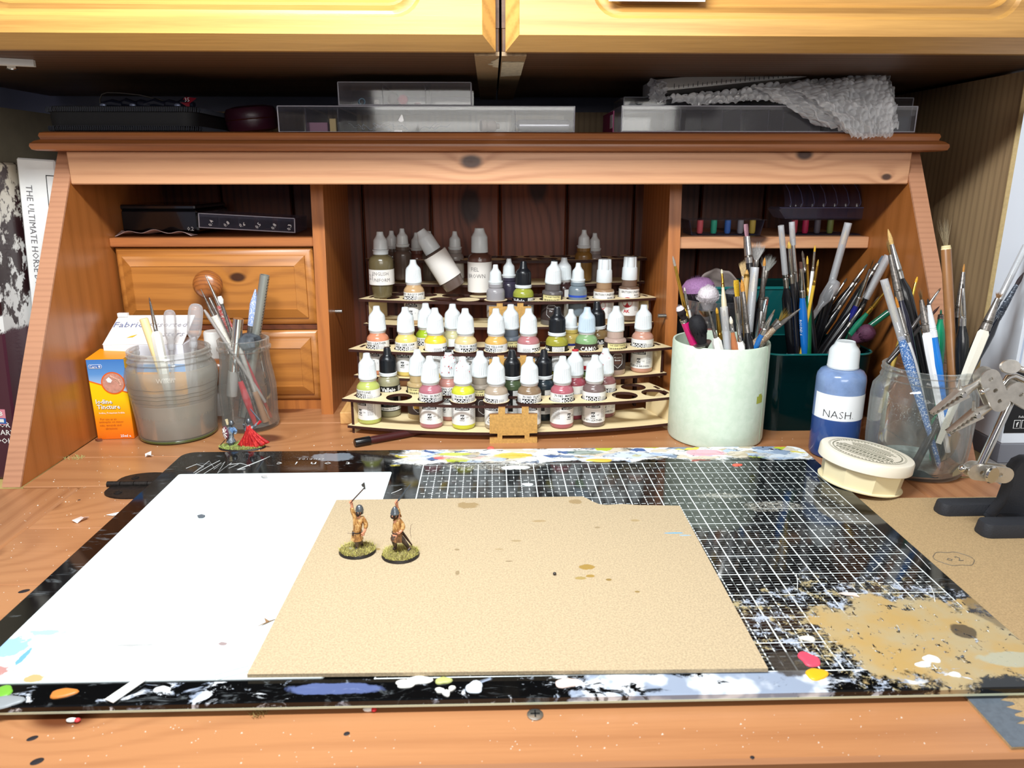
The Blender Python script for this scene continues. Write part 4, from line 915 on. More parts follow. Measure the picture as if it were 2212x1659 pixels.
def dropper(kind, x, y, z, col, label, spec=None, tilt=(0, 0), seed=0, group='dropper bottles of paint in the rack'):
    spec = spec or {}
    t = thing('dropper_bottle', label, 'paint bottle', (x, y, z), group=group, rot=(tilt[0], tilt[1], 0))
    pm = paint(col)
    if kind in ('mc', 'wp', 'ak', 'camo'):
        sq = kind in ('wp', 'ak')
        me = shared(('body', sq), lambda: body_a(square=sq)); link('bottle_body', me, [pm], t)
        nk = shared('neck', lambda: MB().lathe([(0.0080, 0), (0.0090, 0.0004), (0.0090, 0.0024), (0.0080, 0.0028)], 32).mesh('neck', 40)); link('neck', nk, [M_neck if kind != 'ak' else pm], t, (0, 0, 0.0465))
        cm_ = {'cap': M_capw}.get('cap'); 
        if kind == 'ak': link('cap', shared('cap_ak', cap_ak), [M_capw], t, (0, 0, 0.0487))
        else:
            c = link('cap', shared('cap_a', cap_a), [spec.get('capm', M_capw)], t, (0, 0, 0.0487))
            if spec.get('tip'):
                tp = MB().lathe([(0.0037, 0.0262), (0.00375, 0.0272), (0.0034, 0.0277), (0, 0.0279)], 20)
                tp.build('paint_stain', M_inkr if spec['tip'] == 'red' else M_ink, c)
            if spec.get('specks'):
                sp_ = MB(); rr = random.Random(seed)
                for k in range(spec['specks']):
                    a = rr.uniform(-1.2, 1.2) - math.pi / 2; z_ = rr.uniform(0.004, 0.024); r_ = 0.0099 if z_ < 0.015 else (0.0094 - (z_ - 0.015) * 0.62)
                    r_ = max(r_, 0.0040)
                    sp_.sphere((r_ * math.cos(a), r_ * math.sin(a), z_), rr.uniform(0.0002, 0.0006), 6, 4, 0, (1, 1, 1.6))
                sp_.build('paint_specks', mat('speck_red', '#c04a52', 0.5), c)
        r_ = 0.0123
        if kind == 'mc': label_mc(t, r_, spec, seed)
        elif kind == 'wp': label_wp(t, r_, spec, seed)
        elif kind == 'ak': label_ak(t, r_, spec, seed)
        else:
            lab = label_plain(t, r_, 0.006, 0.037, 0, M_labdark); p = MB()
            add_text_cyl(p, 'CAMO', 0.0072, r_ + 0.0003, 0.0318, 0.1, 0, 0.02, 0.9); add_text_cyl(p, 'COLOR', 0.0042, r_ + 0.0003, 0.0255, 0.1, 0, 0.02)
            cyl_patch(p, r_ + 0.0003, 0.0075, 0.0225, -0.7, 0.8, 1); cyl_patch(p, r_ + 0.0004, 0.0085, 0.013, -0.4, 0.4, 2)
            p.build('print', [M_inkw, M_lab, M_inkr], lab, recalc=False)
    elif kind == 'vj':
        link('bottle_body', shared(('body', False), body_a), [pm], t)
        co = shared('collar_k', lambda: MB().lathe([(0.0085, -0.002), (0.0085, 0.0006), (0.0098, 0.0010), (0.0099, 0.0040), (0.0092, 0.0046), (0.0080, 0.0046)], 36).mesh('collar', 40)); link('collar', co, [M_collar], t, (0, 0, 0.0455))
        link('cap', shared('cap_k', cap_k), [M_capk], t, (0, 0, 0.0500)); label_vj(t, 0.0123, spec, seed)
    elif kind == 'e':
        me = shared('body_e', lambda: body_a(0.038, 0.0110)); link('bottle_body', me, [pm], t)
        co = shared('collar_e', lambda: MB().lathe([(0.0070, -0.0008), (0.0078, -0.0006), (0.0080, 0.0042), (0.0087, 0.0046), (0.0087, 0.0060), (0.0078, 0.0064), (0.0072, 0.0064)], 36).mesh('collar', 40)); link('collar', co, [M_collar], t, (0, 0, 0.038))
        link('cap', shared('cap_e', cap_e), [M_capw], t, (0, 0, 0.0444))
        if spec.get('band'): label_plain(t, 0.0110, 0.0235, 0.0260, 0, spec['band'], 3.1, 40)
        if spec.get('lab'): label_plain(t, 0.0110, 0.006, 0.026, 0, spec['lab'], 2.6)
    return t
def place(t, row, i, kind, col, label, spec=None, dz=0.0, tilt=(0, 0), dx=0, dy=0):
    x, y = hole(t, row, i)
    return dropper(kind, x + dx, y + dy, TZ[t] - FL + dz, col, label, spec, tilt, seed=t * 100 + row * 20 + i)
W_ = 'white-capped dropper bottle'
place(0, 0, 0, 'mc', '#b3bd52', 'white-capped bottle of yellow-green paint at the left end of the lowest tier', dict(code='', name='MIDDLESTONE', rot=-0.75, num='136'))
place(0, 0, 2, 'mc', '#b0606e', 'white-capped bottle of dusky pink paint marked 70.941 on the lowest tier', dict(code='70.941', name='BURNT', num='140', rot=-0.1))
place(0, 0, 3, 'mc', '#cdd11c', 'white-capped bottle of acid yellow paint marked 70.976 BUFF, red marks on its cap', dict(code='70.976', name='BUFF', num='120', rot=-0.1, specks=7))
place(0, 0, 4, 'mc', '#a9937c', 'white-capped bottle of pale grey-brown paint just left of the front bracket', dict(code='', name='', foot='70.874', num='137', rot=-0.55))
place(0, 0, 5, 'mc', '#86694a', 'white-capped bottle of mid brown paint marked 70.983 FLAT behind the front bracket', dict(code='70.983', name='FLAT', num='143', rot=0.0))
place(0, 0, 6, 'mc', '#b0515f', 'white-capped bottle of rose paint marked MARRON ROJO on the lowest tier', dict(code='70.982', name='MARRON ROJO', num='136', rot=0.55))
place(0, 0, 7, 'mc', '#6f5753', 'white-capped bottle of brown paint marked 70.871 LEATHER on the lowest tier', dict(code='', name='', num='147', foot='70.871 LEATHER', rot=-0.2))
place(0, 1, 0, 'vj', '#8f8a66', 'black-capped bottle of sage paint second from the left on the lowest tier', dict(rot=0.1, foot='Brown 70.825'))
place(0, 1, 1, 'wp', '#b89a63', 'cream-labelled bottle of sand paint with white cap, left part of the lowest tier', dict(name='', rot=0.0, hex=M_labtan, lm=M_labdark))
place(0, 1, 2, 'mc', '#b9766a', 'white-capped bottle of salmon paint with pink-speckled cap in the lowest tier back row', dict(code='', name='GERMAN CAM', rot=-0.5, tip='dark', specks=22))
place(0, 1, 3, 'wp', '#978a7a', 'cream-labelled bottle of stone grey paint in the lowest tier back row', dict(rot=0.25))
place(0, 1, 4, 'vj', '#3f5230', 'black-capped bottle of dark green paint in the lowest tier back row', dict(rot=-0.9))
place(0, 1, 5, 'vj', '#1c2a33', 'black-capped bottle of blackish teal paint in the lowest tier back row', dict(rot=-0.9))
place(0, 1, 6, 'mc', '#a63c4b', 'white-capped bottle of crimson paint with a red-tipped cap', dict(code='', name='', rot=1.9, tip='red'))
place(0, 1, 7, 'mc', '#8f5353', 'white-capped bottle of maroon paint next to the empty right-hand holes of the lowest tier', dict(code='', name='', foot='84 FLAT EARTH', rot=-0.15, specks=5))
place(1, 0, 0, 'mc', '#d98058', 'white-capped bottle of orange paint marked RED LEATHER on the second tier', dict(code='818', name='RED LEATHER', rot=-0.45))
place(1, 0, 1, 'mc', '#dcc05a', 'white-capped bottle of pale yellow paint marked GER.CAM on the second tier', dict(code='70.826', name='GER.CAM', rot=-0.35, num='143'))
place(1, 0, 2, 'mc', '#f0c61c', 'white-capped bottle of bright yellow paint on the second tier', dict(code='', name='', rot=1.4))
place(1, 0, 3, 'mc', '#d3b878', 'white-capped bottle of sand paint marked 70.819 on the second tier', dict(code='70.819', name='IRAQUI', rot=0.25))
place(1, 0, 4, 'mc', '#d3a042', 'white-capped bottle of ochre paint marked TAN YELLOW on the second tier', dict(code='912', name='TAN YELLOW', rot=-0.7))
place(1, 0, 5, 'mc', '#b3686a', 'white-capped bottle of old rose paint right of the second tier bracket', dict(code='', name='', rot=0.95), dx=0.002)
place(1, 0, 6, 'vj', '#9a941f', 'black-capped bottle of olive yellow paint at the front of the second tier', dict(rot=-1.45))
place(1, 0, 7, 'camo', '#7aa468', 'pale blue-capped bottle of light green paint marked CAMO COLOR', dict(capm=M_capb))
place(1, 0, 8, 'wp', '#b39586', 'cream-labelled bottle of pinkish grey paint marked MONSTER BROWN', dict(name='Monster|Brown', rot=0.15, hex=mat('label_brown_hex', '#4d3128', 0.5)))
place(1, 0, 9, 'mc', '#c48870', 'white-capped bottle of beige brown paint at the right end of the second tier', dict(code='', name='', foot='875 BEIGE BROWN', num='135', rot=-0.5))
place(1, 1, 1, 'mc', '#9dbd14', 'white-capped bottle of lime green paint behind the pale yellow one', dict(code='0.976', name='', rot=-0.5), dx=0.006)
place(1, 1, 2, 'mc', '#c4bd86', 'white-capped bottle of pale khaki paint in the second tier back row', dict(code='', name='', rot=2.2), dx=0.003)
place(1, 1, 4, 'wp', '#5b6470', 'cream-labelled bottle of slate grey paint in the second tier back row', dict(rot=0.2))
place(1, 1, 6, 'e', '#c7ab49', 'small white-collared bottle of mustard paint with a blue band', dict(band=mat('band_blue', '#232a78', 0.5)), dz=0.006)
place(1, 1, 7, 'vj', '#8a6a3c', 'black-capped bottle of brown paint behind the light green one', dict(rot=0.3), tilt=(0, -0.05))
place(2, 0, 1, 'mc', '#c39a66', 'white-capped bottle of tan paint marked 70.819 IRAQUI SAND on the third tier', dict(code='70.819', name='IRAQUI SAND', rot=-0.3))
place(2, 0, 4, 'e', '#908d90', 'small white-collared bottle of light grey paint at the third tier bracket', dict(), dz=0.008)
place(2, 0, 5, 'vj', '#98a028', 'black-capped bottle of yellow-green paint on the third tier', dict(rot=-0.55), dz=-0.002)
place(2, 0, 6, 'wp', '#5a5353', 'cream-labelled bottle of dark grey paint marked WEREWOLF FUR', dict(name='Werewolf|Fur', rot=-0.1, tip='dark'), tilt=(0, 0.05))
place(2, 0, 7, 'e', '#6b7984', 'small white-collared bottle of blue-grey paint with a blue ring', dict(band=mat('band_blue2', '#2a49a8', 0.4)), dz=0.009)
place(2, 0, 8, 'ak', '#a07a55', 'lobed-cap bottle of light brown paint with a red round logo', dict(name='BRITISH UNIFORM', rot=-0.45))
place(2, 0, 9, 'ak', '#6f5342', 'lobed-cap bottle of dark brown paint with a red round logo at the right end', dict(name='BRITISH UNIFORM', rot=-0.3), dz=0.002)
place(2, 1, 4, 'e', '#302b3e', 'small white-collared bottle of dark violet paint behind the black-capped one', dict(), dz=0.012)
place(2, 1, 6, 'mc', '#3d2422', 'white-capped bottle of dark maroon paint behind the WEREWOLF FUR one', dict(code='', name='', rot=2.6), dx=-0.001)
lbl = mat('label_dim_white', '#c9c3bd', 0.6)
for (px_, py_, row, lab, col, spec) in ((868, 493, 0, 'small white-collared bottle on the top tier, second tall cap from the left', '#5b4b42', {}), (845, 498, 1, 'dim small bottle at the back of the top tier, leftmost cap', '#5b4b42', {}),
        (899, 502, 1, 'dim low bottle at the back of the top tier left of the tilted one', '#6b3a30', {}), (926, 499, 1, 'dim small bottle at the back of the top tier just behind the tilted cap', '#6a5a50', {}),
        (982, 499, 0, 'small white-collared bottle on the top tier between the two big brown bottles', '#8f8580', dict(lab=lbl)), (1262, 496, 0, 'small bottle of ochre ink with dark-streaked cap, top tier right', '#8a5f22', dict(band=mat('band_blue3', '#1b2a5c', 0.4))),
        (1285, 503, 1, 'small dim white-capped bottle right of the ochre ink bottle', '#8a7d7a', {})):
    y_ = 0.952 if row == 0 else 0.980
    c = aty(px_, py_, y_)
    dropper('e', c.x, y_, c.z - 0.0636, col, lab, spec, seed=px_)
# 30 ml bottles with handwritten paper labels
def big_bottle(loc, col, label, rot=(0, 0, 0), scribble=(), lz=(0.014, 0.037), taper=0.0, capr=1.0, collar=True):
    t = thing('dropper_bottle', label, 'paint bottle', loc, rot=rot, group='hand-labelled dropper bottles')
    r = 0.0147
    link('bottle_body', MB().lathe([(0, 0), (r - 0.004 - taper * 2, 0), (r - 0.0022 - taper * 2, 0.0012), (r - taper, 0.020), (r, 0.036), (r - 0.0002, 0.044), (r - 0.0015, 0.0480), (r - 0.005, 0.0505), (0.0085, 0.0515), (0.0085, 0.055), (0, 0.055)], 40).mesh('bottle_body', 40), [paint(col)], t)
    z0 = 0.0515
    if collar:
        link('collar', MB().lathe([(0.0082, 0), (0.0090, 0.0003), (0.0091, 0.0040), (0.0097, 0.0044), (0.0097, 0.0054), (0.0088, 0.0058), (0.0082, 0.0058)], 36).mesh('collar', 40), [M_collar], t, (0, 0, z0))
        z0 += 0.0060
        link('cap', MB().lathe([(0, 0), (0.0086, 0), (0.0080, 0.0105), (0.0070, 0.0122), (0.0050, 0.0150), (0.0042, 0.0172), (0.0038, 0.0200), (0.0034, 0.0205), (0, 0.0206)], 72, 0, None, ribs(30, 0.0002, 0.001, 0.010)).mesh('cap', 45), [M_capw], t, (0, 0, z0))
    else:
        link('cap', MB().lathe([(0, 0), (0.0102, 0), (0.0103, 0.0010), (0.0098, 0.0185), (0.0086, 0.0208), (0.0068, 0.0240), (0.0060, 0.0268), (0.0056, 0.0288), (0, 0.0290)], 72, 0, None, ribs(30, 0.0002, 0.001, 0.018)).mesh('cap', 45), [M_capw], t, (0, 0, z0))
    lab = label_plain(t, r + 0.0002, lz[0], lz[1], 0.0, mat('paper_label', '#ddd8d2', 0.7), 2.3)
    if scribble:
        p = MB()
        for s_, z_, th_, sz in scribble: add_text_cyl(p, s_, sz, r + 0.0005, z_, th_, 0, 0.0, 0.9)
        p.build('handwriting', mat('pencil_grey', '#6f6a6a', 0.6), lab, recalc=False)
    return t
c = aty(827, 640, 0.906); big_bottle((c.x, 0.905, TZ[2] + 0.0003), '#5d5130', 'large bottle of olive brown paint marked 21 at the left of the third tier', (0, 0, -0.1), (('21', 0.026, -0.75, 0.009), ('ENGLISH', 0.030, 0.12, 0.0058), ('UNIFORM', 0.0225, 0.15, 0.0058)), (0.0165, 0.0345), 0.0008)
c = aty(1037, 640, 0.925); big_bottle((c.x, 0.9265, TZ[2] + 0.0003), '#5c3529', 'large bottle of red-brown paint with a stained hand-written label, standing upright', (0, 0, 0.2), (('FIEL', 0.032, -0.6, 0.007), ('BROWN', 0.024, -0.5, 0.007)), (0.004, 0.0405), 0.0006, collar=False)
c = aty(985, 634, 0.915); big_bottle((c.x, 0.916, TZ[2] + 0.0098), '#5d4a41', 'large brown bottle with blank white label tilted over to the left', (0, R(-31), 0), (), (0.013, 0.0485), 0.0, collar=False)
# marker pen under the rack, pine offcut beside it
pen = thing('marker_pen', 'black marker pen lying under the front of the paint rack', 'pen', (0, 0, 0))
a = atz(766, 957, 0.0045); b = Vector((a.x + 0.10, a.y + 0.055, 0.0045)); d = (b - a).normalized()
M_pen = mat('pen_black', '#0d0d10', 0.25)
MB().tube([a, a + d * 0.001, a + d * 0.016, a + d * 0.0165], [0.0038, 0.0044, 0.0046, 0.0040], 20).build('pen_cap', M_pen, pen)
MB().tube([a + d * 0.0165, a + d * 0.02, a + d * 0.10], [0.0036, 0.0040, 0.0040], 16).build('barrel', mat('pen_barrel', '#3c1214', 0.4), pen)
tag(MB().box(-0.168, -0.150, 0.795, 0.860, 0.0001, 0.0135, 0.0006).build('pine_offcut', wood('pine_offcut_wood', '#d9a868', '#b98345', 'Y', 120, 0.8, 0.6, coat=0)), 'small pale pine offcut at the left back of the paint rack', 'wood block')
# ================================================================ clear things, jars and pots
def glass(name, col='#f4faf6', rough=0.02, alpha=0.16, edge=0.55, tint=None):
    """thin clear wall: transparent face on, milky towards grazing angles, mirror-like by Fresnel"""
    if name in MATS: return MATS[name]
    m = bpy.data.materials.new(name); m.use_nodes = True; n = NT(m); n.n.remove(n.bsdf)
    out = [x for x in n.n if x.type == 'OUTPUT_MATERIAL'][0]
    lw = n.node('ShaderNodeLayerWeight'); lw.inputs['Blend'].default_value = 0.5
    fac = n.math('ADD', alpha, n.math('MULTIPLY', n.math('POWER', lw.outputs['Facing'], 3.0), edge), clamp=True)  # diffuse colour at grazing angles stands in for bright edge reflections
    tr = n.node('ShaderNodeBsdfTransparent'); tr.inputs[0].default_value = srgb(tint) if tint else (0.985, 0.99, 0.987, 1)
    df = n.node('ShaderNodeBsdfDiffuse'); df.inputs[0].default_value = srgb(col)
    tl = n.node('ShaderNodeBsdfTranslucent'); tl.inputs[0].default_value = srgb(col)
    gl = n.node('ShaderNodeBsdfGlossy'); gl.inputs['Roughness'].default_value = rough
    fr = n.node('ShaderNodeFresnel'); fr.inputs[0].default_value = 1.5
    def mx(f, x, y):
        q = n.node('ShaderNodeMixShader'); n.put(q.inputs[0], f); n.l.new(x, q.inputs[1]); n.l.new(y, q.inputs[2]); return q.outputs[0]
    body = mx(0.25, df.outputs[0], tl.outputs[0])
    s = mx(fac, tr.outputs[0], body); s = mx(n.math('MULTIPLY', fr.outputs[0], 0.55), s, gl.outputs[0])
    n.l.new(s, out.inputs[0]); MATS[name] = m; return m
G_jar = glass('jar_glass', '#eef5f0', 0.03, 0.045, 0.45)
G_dirty = glass('jar_glass_dusty', '#d9d8cf', 0.12, 0.16, 0.5)
G_clear = glass('clear_plastic', '#dcdde6', 0.06, 0.05, 0.5)
G_tube = glass('clear_tube', '#f4f6fb', 0.10, 0.26, 0.5)
G_teal = glass('teal_plastic', '#052f31', 0.06, 0.60, 0.3, '#1d5b5c')
G_smoke = glass('smoky_plastic', '#a9a5b5', 0.06, 0.035, 0.4)
M_silver = mat('brush_ferrule', '#c9c7c3', 0.22, 1.0, var=0.25, vscale=500)
M_silverd = mat('dirty_ferrule', '#9a9590', 0.35, 0.9, var=0.5, vscale=420)
M_gold = mat('gold_ferrule', '#d2a84a', 0.25, 1.0)
M_goldk = mat('brass_ferrule', '#b89550', 0.3, 0.9)
def bristle(col): return mat('bristle_' + col.strip('#'), col, 0.7, var=0.3, vscale=900)
def hm(col, rough=0.25): return mat('handle_' + col.strip('#'), col, rough, coat=0.4)
def speckled(col, sc, den=0.5):
    nm = 'speckled_' + col.strip('#')
    if nm in MATS: return MATS[nm]
    m = bpy.data.materials.new(nm); m.use_nodes = True; n = NT(m)
    f = n.noise(n.obj(), 700, 3, 0.7); n.base(n.mix(n.step(f, den, den + 0.08), srgb(col), srgb(sc))); n.setp(Roughness=0.5); MATS[nm] = m; return m
def seat(A, B, c, rin, zb, zr=None):
    """where a stick from A through B comes to rest in a round pot: kept inside the mouth at zr, stopped by floor or wall"""
    d = B - A
    if zr is not None and A.z > zr:
        P = A + d * ((zr - A.z) / d.z); v = Vector((P.x - c[0], P.y - c[1])); rm = rin * 0.97
        if v.length > rm: v = v.normalized() * rm; d = Vector((c[0] + v.x, c[1] + v.y, zr)) - A
        t0 = (zr - A.z) / d.z; t1 = (zb - A.z) / d.z; best = t0
        for k in range(1, 61):
            t = t0 + (t1 - t0) * k / 60; q = A + d * t
            if math.hypot(q.x - c[0], q.y - c[1]) > rin: break
            best = t
        return A + d * best
    t = (zb - A.z) / d.z; E = A + d * t
    v = Vector((E.x - c[0], E.y - c[1]))
    if v.length > rin: v = v.normalized() * rin; E = Vector((c[0] + v.x, c[1] + v.y, zb))
    return E
def axis_thing(name, label, cat, E, A, group=None):
    M = frame(E, A - E)
    t = thing(name, label, cat, E, group=group); t.rotation_euler = M.to_euler(); return t, (A - E).length
def tuft(kind, l, r, seed=0, col2=None):
    """bristle head from z=0 up to l"""
    mb = MB(); rr = random.Random(seed)
    if kind == 'point': mb.lathe([(r * 0.9, -0.001), (r, l * 0.15), (r * 1.05, l * 0.35), (r * 0.75, l * 0.65), (r * 0.3, l * 0.9), (0, l)], 14)
    elif kind == 'thin': mb.lathe([(r * 0.9, -0.001), (r * 0.9, l * 0.5), (r * 0.5, l * 0.8), (0, l)], 10)
    elif kind == 'round':
        mb.lathe([(r * 0.4, -0.001), (r * 0.62, l * 0.2), (r * 0.86, l * 0.55), (r * 0.84, l * 0.72), (r * 0.62, l * 0.88), (r * 0.3, l * 0.94), (0, l * 0.95)], 28)
    elif kind == 'flat': mb.lathe([(r * 0.8, -0.001), (r, l * 0.3), (r * 1.05, l * 0.8), (r * 0.9, l), (0, l * 0.97)], 16, 0, Matrix.Diagonal((1, 0.4, 1, 1)))
    n = {'point': 26, 'thin': 8, 'round': 650, 'flat': 30, 'fan': 110, 'fray': 60, 'puff': 90}.get(kind, 20)
    for k in range(n):
        a = rr.uniform(0, 6.28); q = math.sqrt(rr.random()); b0 = Vector((0.45 * r * q * math.cos(a), 0.45 * r * q * math.sin(a), -0.001))
        if kind == 'fan': sp_ = rr.uniform(-1, 1); e = Vector((r * 2.6 * sp_, 0.3 * r * rr.uniform(-1, 1), l * (0.75 + 0.3 * rr.random()) * (1 - 0.22 * abs(sp_)))); b0 = Vector((0.6 * r * sp_, 0.2 * r * rr.uniform(-1, 1), 0))
        elif kind == 'fray': sp_ = rr.uniform(0.1, 1.5); e = Vector((r * 1.6 * sp_ * math.cos(a), r * 1.0 * sp_ * math.sin(a), l * rr.uniform(0.6, 1.0)))
        elif kind == 'round': th = rr.uniform(0, 1.5); e = Vector((r * 1.03 * math.cos(a) * math.sin(th), r * 1.03 * math.sin(a) * math.sin(th), l * 0.45 + l * 0.57 * math.cos(th))); e = e * rr.uniform(0.93, 1.06); b0 = Vector((e.x * 0.55, e.y * 0.55, e.z * 0.45))
        elif kind == 'flat': e = Vector((r * 1.1 * q * math.cos(a), r * 0.45 * q * math.sin(a), l * rr.uniform(0.85, 1.08)))
        else: e = Vector((r * 0.4 * q * math.cos(a), r * 0.4 * q * math.sin(a), l * rr.uniform(0.8, 1.06)))
        m_ = (b0 + e) / 2 + Vector((rr.uniform(-1, 1), rr.uniform(-1, 1), 0)) * r * 0.12
        w_ = 0.00022 if kind != 'round' else 0.00028
        side = (e - b0).cross(Vector((0, 1, 0.2))).normalized() * w_ if (e - b0).length > 1e-6 else Vector((w_, 0, 0))
        mb.add([b0 - side, b0 + side, m_ + side * 0.8, m_ - side * 0.8, e], [(0, 1, 2, 3), (3, 2, 4)])
    return mb
BR_G = None
def brush(label, A, E, head=('point', 0.008, 0.0012, '#8a6a3a'), ferr=(0.018, 0.0018, 'M'), hnd=('swell', 0.003, '#0e0e12'), sleeve=None, group='paintbrushes standing in the pots', seed=None, band=None, text=None, head2=None):
    seed = seed if seed is not None else rnd.randint(0, 9999)
    t, L = axis_thing('paintbrush', label, 'paintbrush', E, A, group)
    kind, lb, rb, cb = head; lf, rf, mf = ferr; mf = {'M': M_silver, 'D': M_silverd, 'G': M_gold, 'B': M_goldk}.get(mf, mf)
    zb = L - lb; zf = zb - lf
    hk, rh, ch = hnd; mh = ch if isinstance(ch, bpy.types.Material) else hm(ch)
    rt_ = rf * 0.95
    if hk == 'swell': pr_ = [(0, 0), (rh * 0.30, 0.0), (rh * 0.42, 0.003), (rh * 0.6, zf * 0.35), (rh * 0.9, zf * 0.65), (rh, zf - 0.026), (rh * 0.93, zf - 0.015), (rt_, zf - 0.003), (rt_, zf), (0, zf)]
    elif hk == 'fat': pr_ = [(0, 0), (rh * 0.35, 0.0), (rh * 0.6, zf * 0.3), (rh * 0.95, zf * 0.6), (rh, zf - 0.022), (rh * 0.95, zf - 0.012), (rt_ * 1.1, zf - 0.002), (rt_, zf), (0, zf)]
    elif hk == 'straight': pr_ = [(0, 0), (rh * 0.8, 0), (rh, 0.001), (rh, zf - 0.001), (rh * 0.9, zf), (0, zf)]
    elif hk == 'tri': pr_ = [(0, 0), (rh * 0.5, 0), (rh * 0.8, zf * 0.5), (rh, zf - 0.020), (rh, zf - 0.004), (rh * 0.6, zf), (0, zf)]
    else: pr_ = [(0, 0), (rh * 0.5, 0), (rh, zf * 0.6), (rh, zf), (0, zf)]
    MB().lathe(pr_, 6 if hk == 'tri' else 16).build('handle', mh, t)
    if lf > 0:
        cr1 = zf + lf * 0.18
        MB().lathe([(0, zf - 0.001), (rf, zf - 0.001), (rf * 1.02, cr1), (rf * 0.86, cr1 + 0.0005), (rf * 1.0, cr1 + 0.001), (rf * 0.86, cr1 + 0.0018), (rf * 0.98, cr1 + 0.0024), (max(rb * 0.95, rf * 0.45), zb), (0, zb)], 18).build('ferrule', mf, t)
    b = tuft(kind, lb, rb, seed); b.v = [(p[0], p[1], p[2] + zb) for p in b.v]; h = b.build('bristles', bristle(cb), t, recalc=False)
    if head2:  # second colour towards the tip
        k2, f2, c2 = head2; b = tuft(kind, lb * 1.01, rb * 1.02, seed + 5); keep = [f_ for f_ in b.f if min(b.v[i][2] for i in f_) > lb * f2]
        b.f = keep; b.m = [0] * len(keep); b.v = [(p[0], p[1], p[2] + zb) for p in b.v]; b.build('bristle_tips', bristle(c2), t, recalc=False)
    if sleeve: z0, z1, rs = sleeve; MB().lathe([(rs, L - z0), (rs * 1.0, L + z1), (rs * 0.86, L + z1), (rs * 0.86, L - z0), (rs, L - z0)], 18).build('clear_sleeve', G_tube, t)
    if band: z0, z1, rbd, cbd = band; MB().lathe([(rbd, L - z0), (rbd, L - z1)], 16).build('band', mat('band_' + cbd.strip('#'), cbd, 0.4), t)
    if text:
        s_, z_, sz, r_ = text; mb = MB(); v, f = text_geo(s_); 
        mb.add([(p[1] * sz, -r_ - 0.0002, L - z_ - p[0] * sz) for p in v], f); mb.build('lettering', M_inkw, t, recalc=False)
    return t
def hollow(prof_out, wall, n=48, floor=0.003):
    """open pot: outer profile (r,z) upward, returns closed double wall profile"""
    inner = [(max(r - wall, 0.0005), z) for r, z in prof_out if z >= floor]
    zb = prof_out[0][1]
    return [(0, zb)] + list(prof_out) + inner[::-1] + [(max(inner[0][0] - 0.001, 0.0003), floor), (0, floor)]

# ---- pale green pot
tin = thing('brush_pot', 'pale mint green cylindrical pot crammed with paintbrushes', 'pot', (0.2365, 0.7485, MT if False else 0.0))
TR = 0.0488; TZ_ = aty(1577, 757, 0.70).z
TC = (0.2365, 0.7485)
# it stands half on the mat: the mat carries it
tin.location.z = 0.0
def green_mat():
    m = bpy.data.materials.new('mint_paper'); m.use_nodes = True; n = NT(m); o = n.obj()
    f = n.noise(n.mapping(o, (1, 1, 1)), 130, 5, 0.6, 0.5)
    n.base(n.mix(n.step(f, 0.3, 0.7), srgb('#cbdcc8'), srgb('#d6e4d2'))); n.setp(Roughness=0.55); n.bump(f, 0.25, 0.0012); return m
M_mint = green_mat()
MB().lathe([(0, 0.0), (TR - 0.003, 0.0), (TR - 0.0008, 0.0012), (TR, 0.004), (TR, TZ_ - 0.0022), (TR - 0.0006, TZ_), (TR - 0.0016, TZ_ + 0.0002), (TR - 0.0024, TZ_ - 0.0004), (TR - 0.0026, 0.004), (0, 0.004)], 96).build('wall', M_mint, tin)
sm = MB(); cyl_patch(sm, TR + 0.0002, 0.0465, 0.0540, 0.60, 0.80, 0, 8); cyl_patch(sm, TR + 0.0002, 0.0495, 0.0560, 0.66, 0.76, 0, 6); sm.build('paint_smudge', mat('olive_smudge', '#a9b04a', 0.5), tin, recalc=False)
sm = MB(); sm.tube([((TR + 0.0001) * math.cos(-math.pi / 2 + 0.86), (TR + 0.0001) * math.sin(-math.pi / 2 + 0.86), z_) for z_ in (0.004, 0.05, TZ_ - 0.001)], 0.00028, 4); sm.build('seam', mat('mint_seam', '#9fb59f', 0.6), tin)
MB().lathe([(0, 0), (TR - 0.003, 0), (TR - 0.003, 0.0022), (0, 0.0022)], 40, 0, T(0, 0, 0)).build('base', M_nearblack, tin)

# ---- teal tub behind it
tub2 = thing('brush_tub', 'dark translucent teal plastic tub full of black paintbrushes', 'tub', (0.347, 0.806, 0))
zt = aty(1750, 766, 0.757).z
O_ = rrect(-0.060, 0.060, -0.050, 0.050, 0.020, 6); I_ = rrect(-0.058, 0.058, -0.048, 0.048, 0.018, 6); n_ = len(O_)
v = [(p[0] * 0.94, p[1] * 0.94, 0.0) for p in O_] + [(p[0], p[1], zt) for p in O_] + [(p[0], p[1], zt) for p in I_] + [(p[0] * 0.94, p[1] * 0.94, 0.003) for p in I_]
f = [tuple(range(n_))[::-1], tuple(range(3 * n_, 4 * n_))] + [(k * n_ + i, k * n_ + (i + 1) % n_, (k + 1) * n_ + (i + 1) % n_, (k + 1) * n_ + i) for k in range(3) for i in range(n_)]
MB().add(v, f).build('wall', G_teal, tub2)
rm = MB(); rm.tube([(p[0], p[1], zt) for p in O_ + O_[:1]], 0.0011, 6, cap=False); rm.build('rim', mat('teal_rim', '#176b69', 0.2, coat=0.5), tub2)
tub3 = thing('storage_tub', 'taller dark teal plastic tub at the back of the right compartment', 'tub', (0.325, 0.925, 0))
O_ = rrect(-0.065, 0.065, -0.036, 0.036, 0.012, 5); n_ = len(O_); zt3 = aty(1700, 622, 0.89).z; I_ = rrect(-0.063, 0.063, -0.034, 0.034, 0.010, 5)
v = [(p[0], p[1], 0.0) for p in O_] + [(p[0], p[1], zt3) for p in O_] + [(p[0], p[1], zt3) for p in I_] + [(p[0], p[1], 0.003) for p in I_]
